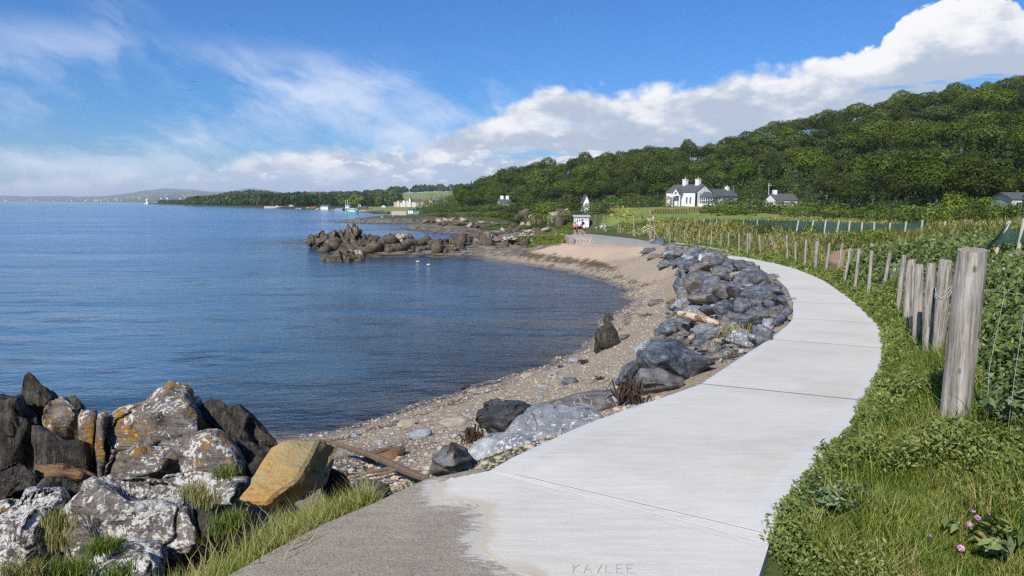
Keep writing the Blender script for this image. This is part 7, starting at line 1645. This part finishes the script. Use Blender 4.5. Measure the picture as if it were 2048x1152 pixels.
# distant hills
m_far, t = new_mat('distant_hill_land'); P = t.pos()
finish(t, t.mix(t.ss(t.noise(P, .0022, 5, .65), .45, .6), (.05, .085, .04, 1), (.13, .15, .065, 1)), .95, spec=.1)
prof = [(-420, 396), (-200, 394), (-60, 391.5), (0, 391), (60, 393), (120, 392), (160, 393), (200, 393), (240, 389.5), (280, 382.5), (330, 377.5), (385, 379.5), (420, 384), (450, 384), (480, 379), (503, 377), (530, 380), (560, 385), (600, 386), (625, 382.5), (650, 384.5), (690, 389), (740, 394), (860, 397), (1100, 398), (1500, 400)]
V = []; n_ = 0
ug = np.linspace(-420, 1500, 220)
for u in ug:
    vt = np.interp(u, [q[0] for q in prof], [q[1] for q in prof]); D1 = 9000; zt = H + (hor(u) - vt) / F * D1 + 4 * math.sin(u * .09) * math.sin(u * .031)
    D0 = float(np.interp(u, [-420, 0, 200, 320, 1500], [6800, 7200, 5200, 3600, 3600]))
    for k in range(8): f = k / 7; D = D0 + (D1 - D0) * f; V.append((D * (u - 1024) / 1376, D, -1 if k == 0 else zt * (.12 + .88 * f ** 1.6)))
    V.append(((D1 + 900) * (u - 1024) / 1376, D1 + 900, zt * .5)); n_ += 1
struct(mesh('distant_hills', V, np.array([(i * 9 + k, (i + 1) * 9 + k, (i + 1) * 9 + k + 1, i * 9 + k + 1) for i in range(n_ - 1) for k in range(8)]), m_far, smooth=True))
mb = MB(); g = np.random.default_rng(8)
for k in range(75):
    u = g.uniform(-20, 470); f = g.uniform(.02, .5); D0 = float(np.interp(u, [-420, 0, 200, 320, 1500], [6800, 7200, 5200, 3600, 3600])); D = D0 + (9000 - D0) * f; vt = np.interp(u, [q[0] for q in prof], [q[1] for q in prof]); zt = (H + (hor(u) - vt) / F * 9000) * (.12 + .88 * f ** 1.6)
    x = D * (u - 1024) / 1376; w = g.uniform(3, 8); mb.prism([(x - w, D, zt - 3), (x + w, D, zt - 3), (x + w, D, zt + 3), (x, D, zt + 6), (x - w, D, zt + 3)], (0, 10, 0))
tag(mb.build('far_houses', m_offw), 'scatter of tiny white houses along the distant shore below the blue hills', 'houses', None, 'stuff')
# sailing boat
p = GZ(290, 411, 0); p = Vector((1500 * (290 - 1024) / 1376, 1500, 0)); sbt = empty('sailing_boat', p); tag(sbt, 'tiny white sailing boat near the distant shore', 'boat')
MB().prism([(-4, 0, 0), (4, 0, 0), (5, 0, 1.2), (-4.5, 0, 1.2)], (0, 2.4, 0)).build('hull', m_white, sbt); MB().tube([(0, 1.2, 1), (0, 1.2, 13)], .12, 6).build('mast', m_white, sbt); MB().prism([(.2, 1.2, 2), (4, 1.2, 2), (.2, 1.2, 12.5)], (0, .06, 0)).build('sail', m_white, sbt)

# ================================================================== driftwood, seaweed, floats, birds
m_drift, t = new_mat('driftwood_bark'); P = t.obj(); finish(t, t.mix(t.noise(t.vm('MULTIPLY', P, (9, 9, 9)), 1, 5, .7), (.045, .03, .02, 1), (.26, .18, .115, 1)), .9, t.bump(t.noise(P, 30, 4), .6, .01))
m_bare, t = new_mat('bare_driftwood'); P = t.obj(); finish(t, t.mix(t.ss(t.noise(P, 5, 5, .7), .42, .55), (.14, .08, .045, 1), (.50, .38, .26, 1)), .85)
br = empty('driftwood_branch', GT(760, 935)); tag(br, 'forked brown driftwood branch lying from the shingle to the path edge', 'driftwood'); ob = Vector(br.location)
def bp(L): return [GY(u, v, y) - ob for u, v, y in L]
MB().tube(bp([(655, 881, 8.6), (700, 897, 7.8), (735, 908, 7.1), (770, 922, 6.4), (800, 937, 5.9), (830, 950, 5.5), (852, 958, 5.2)]), [.022, .03, .034, .036, .038, .034, .026], 8).build('stem', m_drift, br)
MB().tube(bp([(690, 960, 6.4), (740, 944, 6.3), (775, 938, 6.15), (812, 941, 5.8)]), [.010, .016, .02, .022], 6).build('fork', m_drift, br)
MB().tube(bp([(800, 937, 5.9), (770, 947, 5.9), (730, 955, 5.95)]), [.016, .012, .007], 6).build('twig', m_drift, br)
MB().tube(bp([(735, 908, 7.1), (760, 905, 7.2), (778, 899, 7.4)]), [.014, .010, .006], 6).build('twig', m_drift, br)
lg = [(1357, 626), (1385, 633), (1415, 641), (1440, 648)]; dlog = GT(1400, 655).y - .7
o = MB().tube([GY(u, v, dlog + i * -.25) - GY(1400, 640, dlog) for i, (u, v) in enumerate(lg)], [.06, .085, .08, .045], 10).build('driftwood_log', m_bare, None, tuple(GY(1400, 640, dlog))); tag(o, 'pale half stripped driftwood log lying across the dark boulders', 'driftwood')
m_weed2, t = new_mat('dry_seaweed'); finish(t, t.mix(t.noise(t.obj(), 9, 4), (.018, .012, .008, 1), (.10, .055, .03, 1)), .7)
def clump(u, v, w, n, mat, label, cat='seaweed', name='seaweed', hgt=.08, d=None):
    p = GT(u, v) if d is None else GY(u, v, d); mb = MB(); gg = np.random.default_rng(int(u * 7 + v))
    for k in range(n):
        a = gg.uniform(0, 6.3); r_ = gg.uniform(.1, 1) * w; q0 = Vector((gg.normal() * w * .35, gg.normal() * w * .35, 0)); q2 = q0 + Vector((r_ * math.cos(a), r_ * math.sin(a), gg.uniform(0, hgt))); mb.tube([q0, q0.lerp(q2, .5) + Vector((0, 0, gg.uniform(.3, 1) * hgt)), q2], [.008, .011, .004], 4)
    return tag(mb.build(name, mat, None, tuple(p)), label, cat)
clump(1167, 728, .14, 40, m_weed2, 'black clump of seaweed on the shingle beside a grey stone', hgt=.1)
clump(1262, 800, .16, 60, m_weed2, 'tangle of dark brown seaweed between the flat slab and the path edge', hgt=.16, d=6.4)
clump(1122, 735, .12, 22, m_weed2, 'reddish brown scrap of weed left of the black clump', hgt=.05)
clump(1200, 760, .14, 24, m_weed2, 'thin brown weed near the blue boulder on the shingle', hgt=.06)
clump(1300, 632, .5, 26, m_weed2, 'line of dark weed on the shingle beyond the upright dark stone', hgt=.06)
clump(945, 885, .16, 40, m_weed2, 'brown weed stuffed under the long speckled boulder', hgt=.14)
clump(905, 925, .05, 26, m_weed2, 'strip of brown weed hanging on the nearest blue slate boulder', hgt=.12, d=5.0)
clump(1478, 682, .34, 90, M_STRAW, 'dry orange brown stalks lying on the boulders below the path edge', 'dry weeds', 'dry_stalks', hgt=.22); set_attr(bpy.data.objects['dry_stalks'], 'tint', np.full(len(bpy.data.objects['dry_stalks'].data.vertices), .55))
m_float = wall_mat('float_white', (.55, .50, .42))
for a, b, lb in [(878, 538, 'left one of the two pale floats in the bay behind the rock island'), (958, 561, 'right one of the two pale floats in the bay, nearer the beach')]:
    p = GZ(600 + a / 3.7236, 380 + b / 3.7236, 0); D, Fc = ico(2); tag(mesh('float', D * np.array([.17, .12, .08]), Fc, m_float, None, (p.x, p.y, .06), True), lb, 'float')
p = GZ(930, 464, 0); D, Fc = ico(2); bo = empty('buoy', (p.x, p.y, 0)); tag(bo, 'white mooring buoy floating between the point and the far foreshore', 'buoy'); mesh('float', D * np.array([.5, .5, .4]), Fc, m_float, bo, (0, 0, .1), True); MB().tube([(0, 0, .4), (0, 0, .85)], .07, 6).build('mooring_ring', m_dark, bo)
m_gull = wall_mat('dark_feather', (.05, .05, .05))
for u, v, lb in [(385, 164, 'upper of the two small birds flying over the sea at the left'), (380, 181, 'lower of the two small birds flying over the sea at the left'), (463, 51, 'highest small bird in the blue sky')]:
    y = 90; p = GY(u, v, y); b_ = empty('bird', p, R(20)); tag(b_, lb, 'bird'); D, Fc = ico(2); mesh('body', D * np.array([.05, .17, .05]), Fc, m_gull, b_, None, True)
    for s_ in (-1, 1): MB().prism([(s_ * .03, -.05, .02), (s_ * .22, -.08, .09), (s_ * .42, .04, .05), (s_ * .20, .05, .09), (s_ * .03, .06, .03)], (0, 0, .012)).build('wing', m_gull, b_)

# ================================================================== people, seen from behind at the end of the path
m_skin, t = new_mat('skin'); finish(t, (.50, .29, .20), .6)
def cloth(n, c): return wall_mat(n, c)
C_ = {'white': cloth('white_cloth', (.80, .80, .80)), 'black': cloth('black_cloth', (.014, .014, .018)), 'pink': cloth('pink_cloth', (.72, .26, .40)), 'wine': cloth('wine_cloth', (.10, .015, .025)), 'lilac': cloth('lilac_cloth', (.55, .48, .66)), 'hair_d': cloth('dark_hair', (.025, .018, .013)), 'hair_b': cloth('brown_hair', (.12, .07, .035)), 'navy': cloth('navy_cloth', (.02, .025, .06)), 'tan': cloth('tan_cloth', (.40, .24, .12))}
def limb_skin(verts, edges, radii):
    me = bpy.data.meshes.new('body'); me.from_pydata([tuple(v) for v in verts], edges, []); o = bpy.data.objects.new('body', me); COL.objects.link(o)
    sk = o.modifiers.new('skin', 'SKIN'); sv = me.skin_vertices[0].data
    for v, r_ in zip(sv, radii): v.radius = (r_, r_)
    sv[0].use_root = True; ss_ = o.modifiers.new('sub', 'SUBSURF'); ss_.levels = 1; ss_.render_levels = 1
    dg = bpy.context.evaluated_depsgraph_get(); em = bpy.data.meshes.new_from_object(o.evaluated_get(dg)); bpy.data.objects.remove(o); bpy.data.meshes.remove(me)
    for p in em.polygons: p.use_smooth = True
    return em
def ring_tube(secs, n=14):
    V = []; Fc = []
    for (x, y, z, rx, ry) in secs:
        for j in range(n): q = 2 * math.pi * j / n; V.append((x + rx * math.cos(q), y + ry * math.sin(q), z))
    for i in range(len(secs) - 1):
        for j in range(n): Fc.append((i * n + j, i * n + (j + 1) % n, (i + 1) * n + (j + 1) % n, (i + 1) * n + j))
    Fc.append(tuple(range(n))[::-1]); Fc.append(tuple((len(secs) - 1) * n + j for j in range(n))); return V, Fc
def person(u, dy, hgt, top, bottom, hair, label, yaw=0.0, stride=.12, child=False, long_hair=False):
    s_ = hgt / 1.70; base = GP(1160, 468.3); d = base.y + dy; p = GY(u, 468, d); p.z = float(pz(d)); root = empty('person', p, yaw); tag(root, label, 'person', 'people walking at the end of the path')
    q = lambda x, y, z: Vector((x * s_, y * s_, z * s_))
    Vb = [q(0, 0, .93), q(0, 0, 1.12), q(0, 0, 1.32), q(0, 0, 1.43), q(0, .01, 1.50), q(0, .015, 1.60), q(0, .01, 1.68)]
    Eb = [(0, 1), (1, 2), (2, 3), (3, 4), (4, 5), (5, 6)]; Rb = [.13, .12, .14, .10, .052, .088, .06]
    for sx in (-1, 1):
        k = len(Vb); Vb += [q(sx * .085, 0, .86), q(sx * .10, stride * sx * .5, .50), q(sx * .10, stride * sx, .09), q(sx * .105, stride * sx + .12, .035)]; Eb += [(0, k), (k, k + 1), (k + 1, k + 2), (k + 2, k + 3)]; Rb += [.088, .062, .042, .038]
        k = len(Vb); Vb += [q(sx * .175, 0, 1.38), q(sx * .225, -.02, 1.12), q(sx * .235, .05 - stride * sx * .5, .90), q(sx * .235, .07 - stride * sx * .5, .81)]; Eb += [(3, k), (k, k + 1), (k + 1, k + 2), (k + 2, k + 3)]; Rb += [.055, .042, .033, .036]
    em = limb_skin(Vb, Eb, [r_ * s_ for r_ in Rb]); em.materials.append(m_skin); link('body', em, root)
    V, Fc = ring_tube([(0, 0, .90 * s_, .175 * s_, .13 * s_), (0, 0, 1.08 * s_, .165 * s_, .125 * s_), (0, 0, 1.28 * s_, .195 * s_, .135 * s_), (0, 0, 1.40 * s_, .185 * s_, .11 * s_), (0, 0, 1.455 * s_, .085 * s_, .075 * s_)]); sh = mesh('shirt', V, Fc, C_[top], root, None, True)
    for sx in (-1, 1):
        mb = MB().tube([q(sx * .15, 0, 1.40), q(sx * .20, -.008, 1.27), q(sx * .218, -.015, 1.17)], [.075 * s_, .068 * s_, .064 * s_], 10); mb.build('sleeve', C_[top], root, None, True)
    sh_ = MB()
    V, Fc = ring_tube([(0, 0, .80 * s_, .182 * s_, .135 * s_), (0, 0, .92 * s_, .178 * s_, .132 * s_), (0, 0, .98 * s_, .16 * s_, .12 * s_)]); sh_.add(V, Fc)
    for sx in (-1, 1): sh_.tube([q(sx * .085, 0, .86), q(sx * .098, stride * sx * .35, .60)], [.105 * s_, .092 * s_], 10)
    sh_.build('shorts', C_[bottom], root, None, True)
    D, Fc = ico(2); Hh = D * np.array([.098, .108, .112]) * s_; Hh[:, 1] -= .012 * s_; okh = Hh
    okh[:, 2] = np.where((D[:, 2] < -.1) & (D[:, 1] > .0), okh[:, 2] * .2, okh[:, 2]); hr_ = mesh('hair', okh + np.array([0, .01, 1.625]) * s_, Fc, C_[hair], root, None, True)
    if long_hair: MB().tube([q(0, -.10, 1.62), q(0, -.13, 1.5), q(0, -.12, 1.36)], [.05 * s_, .055 * s_, .02 * s_], 8).build('ponytail', C_[hair], root, None, True)
    for sx in (-1, 1):
        MB().tube([q(sx * .10, stride * sx - .05, .035), q(sx * .105, stride * sx + .06, .03), q(sx * .105, stride * sx + .17, .025)], [.05 * s_, .048 * s_, .03 * s_], 8).build('shoe', C_['white' if sx * hgt > 0 and top != 'black' else 'black'], root, None, True)
    return root
person(1159.0, -.3, 1.72, 'white', 'black', 'hair_b', 'adult in white top and black shorts in the middle of the walking group', R(4), .10)
person(1164.2, 1.2, 1.74, 'black', 'navy', 'hair_d', 'adult in black top partly behind the one in white', R(-6), -.10)
person(1149.5, .2, 1.48, 'pink', 'wine', 'hair_d', 'child in pink top and dark red shorts at the left of the group', R(8), .08, True, True)
person(1154.0, 1.0, 1.62, 'lilac', 'tan', 'hair_b', 'person in lilac top behind the child in pink', R(0), -.08, False, True)
person(1168.0, -.1, 1.28, 'white', 'black', 'hair_d', 'small child in white and black at the right of the group', R(-8), .07, True)

# ================================================================== air
m_haze = bpy.data.materials.new('haze_air'); m_haze.use_nodes = True; t = NT(m_haze.node_tree); t.n.clear(); ho = t.node('ShaderNodeOutputMaterial'); vol = t.node('ShaderNodeVolumePrincipled')
vol.inputs['Color'].default_value = (.80, .88, 1.0, 1); vol.inputs['Density'].default_value = .0001; vol.inputs['Anisotropy'].default_value = .0
t.l.new(vol.outputs[0], ho.inputs['Volume'])
hz_ = MB().box(-17500, 17500, -900, 17500, -16, 205).build('haze', m_haze); tag(hz_, 'pale blue sea air that fades the distant hills', 'haze', None, 'stuff'); hz_.display_type = 'WIRE'
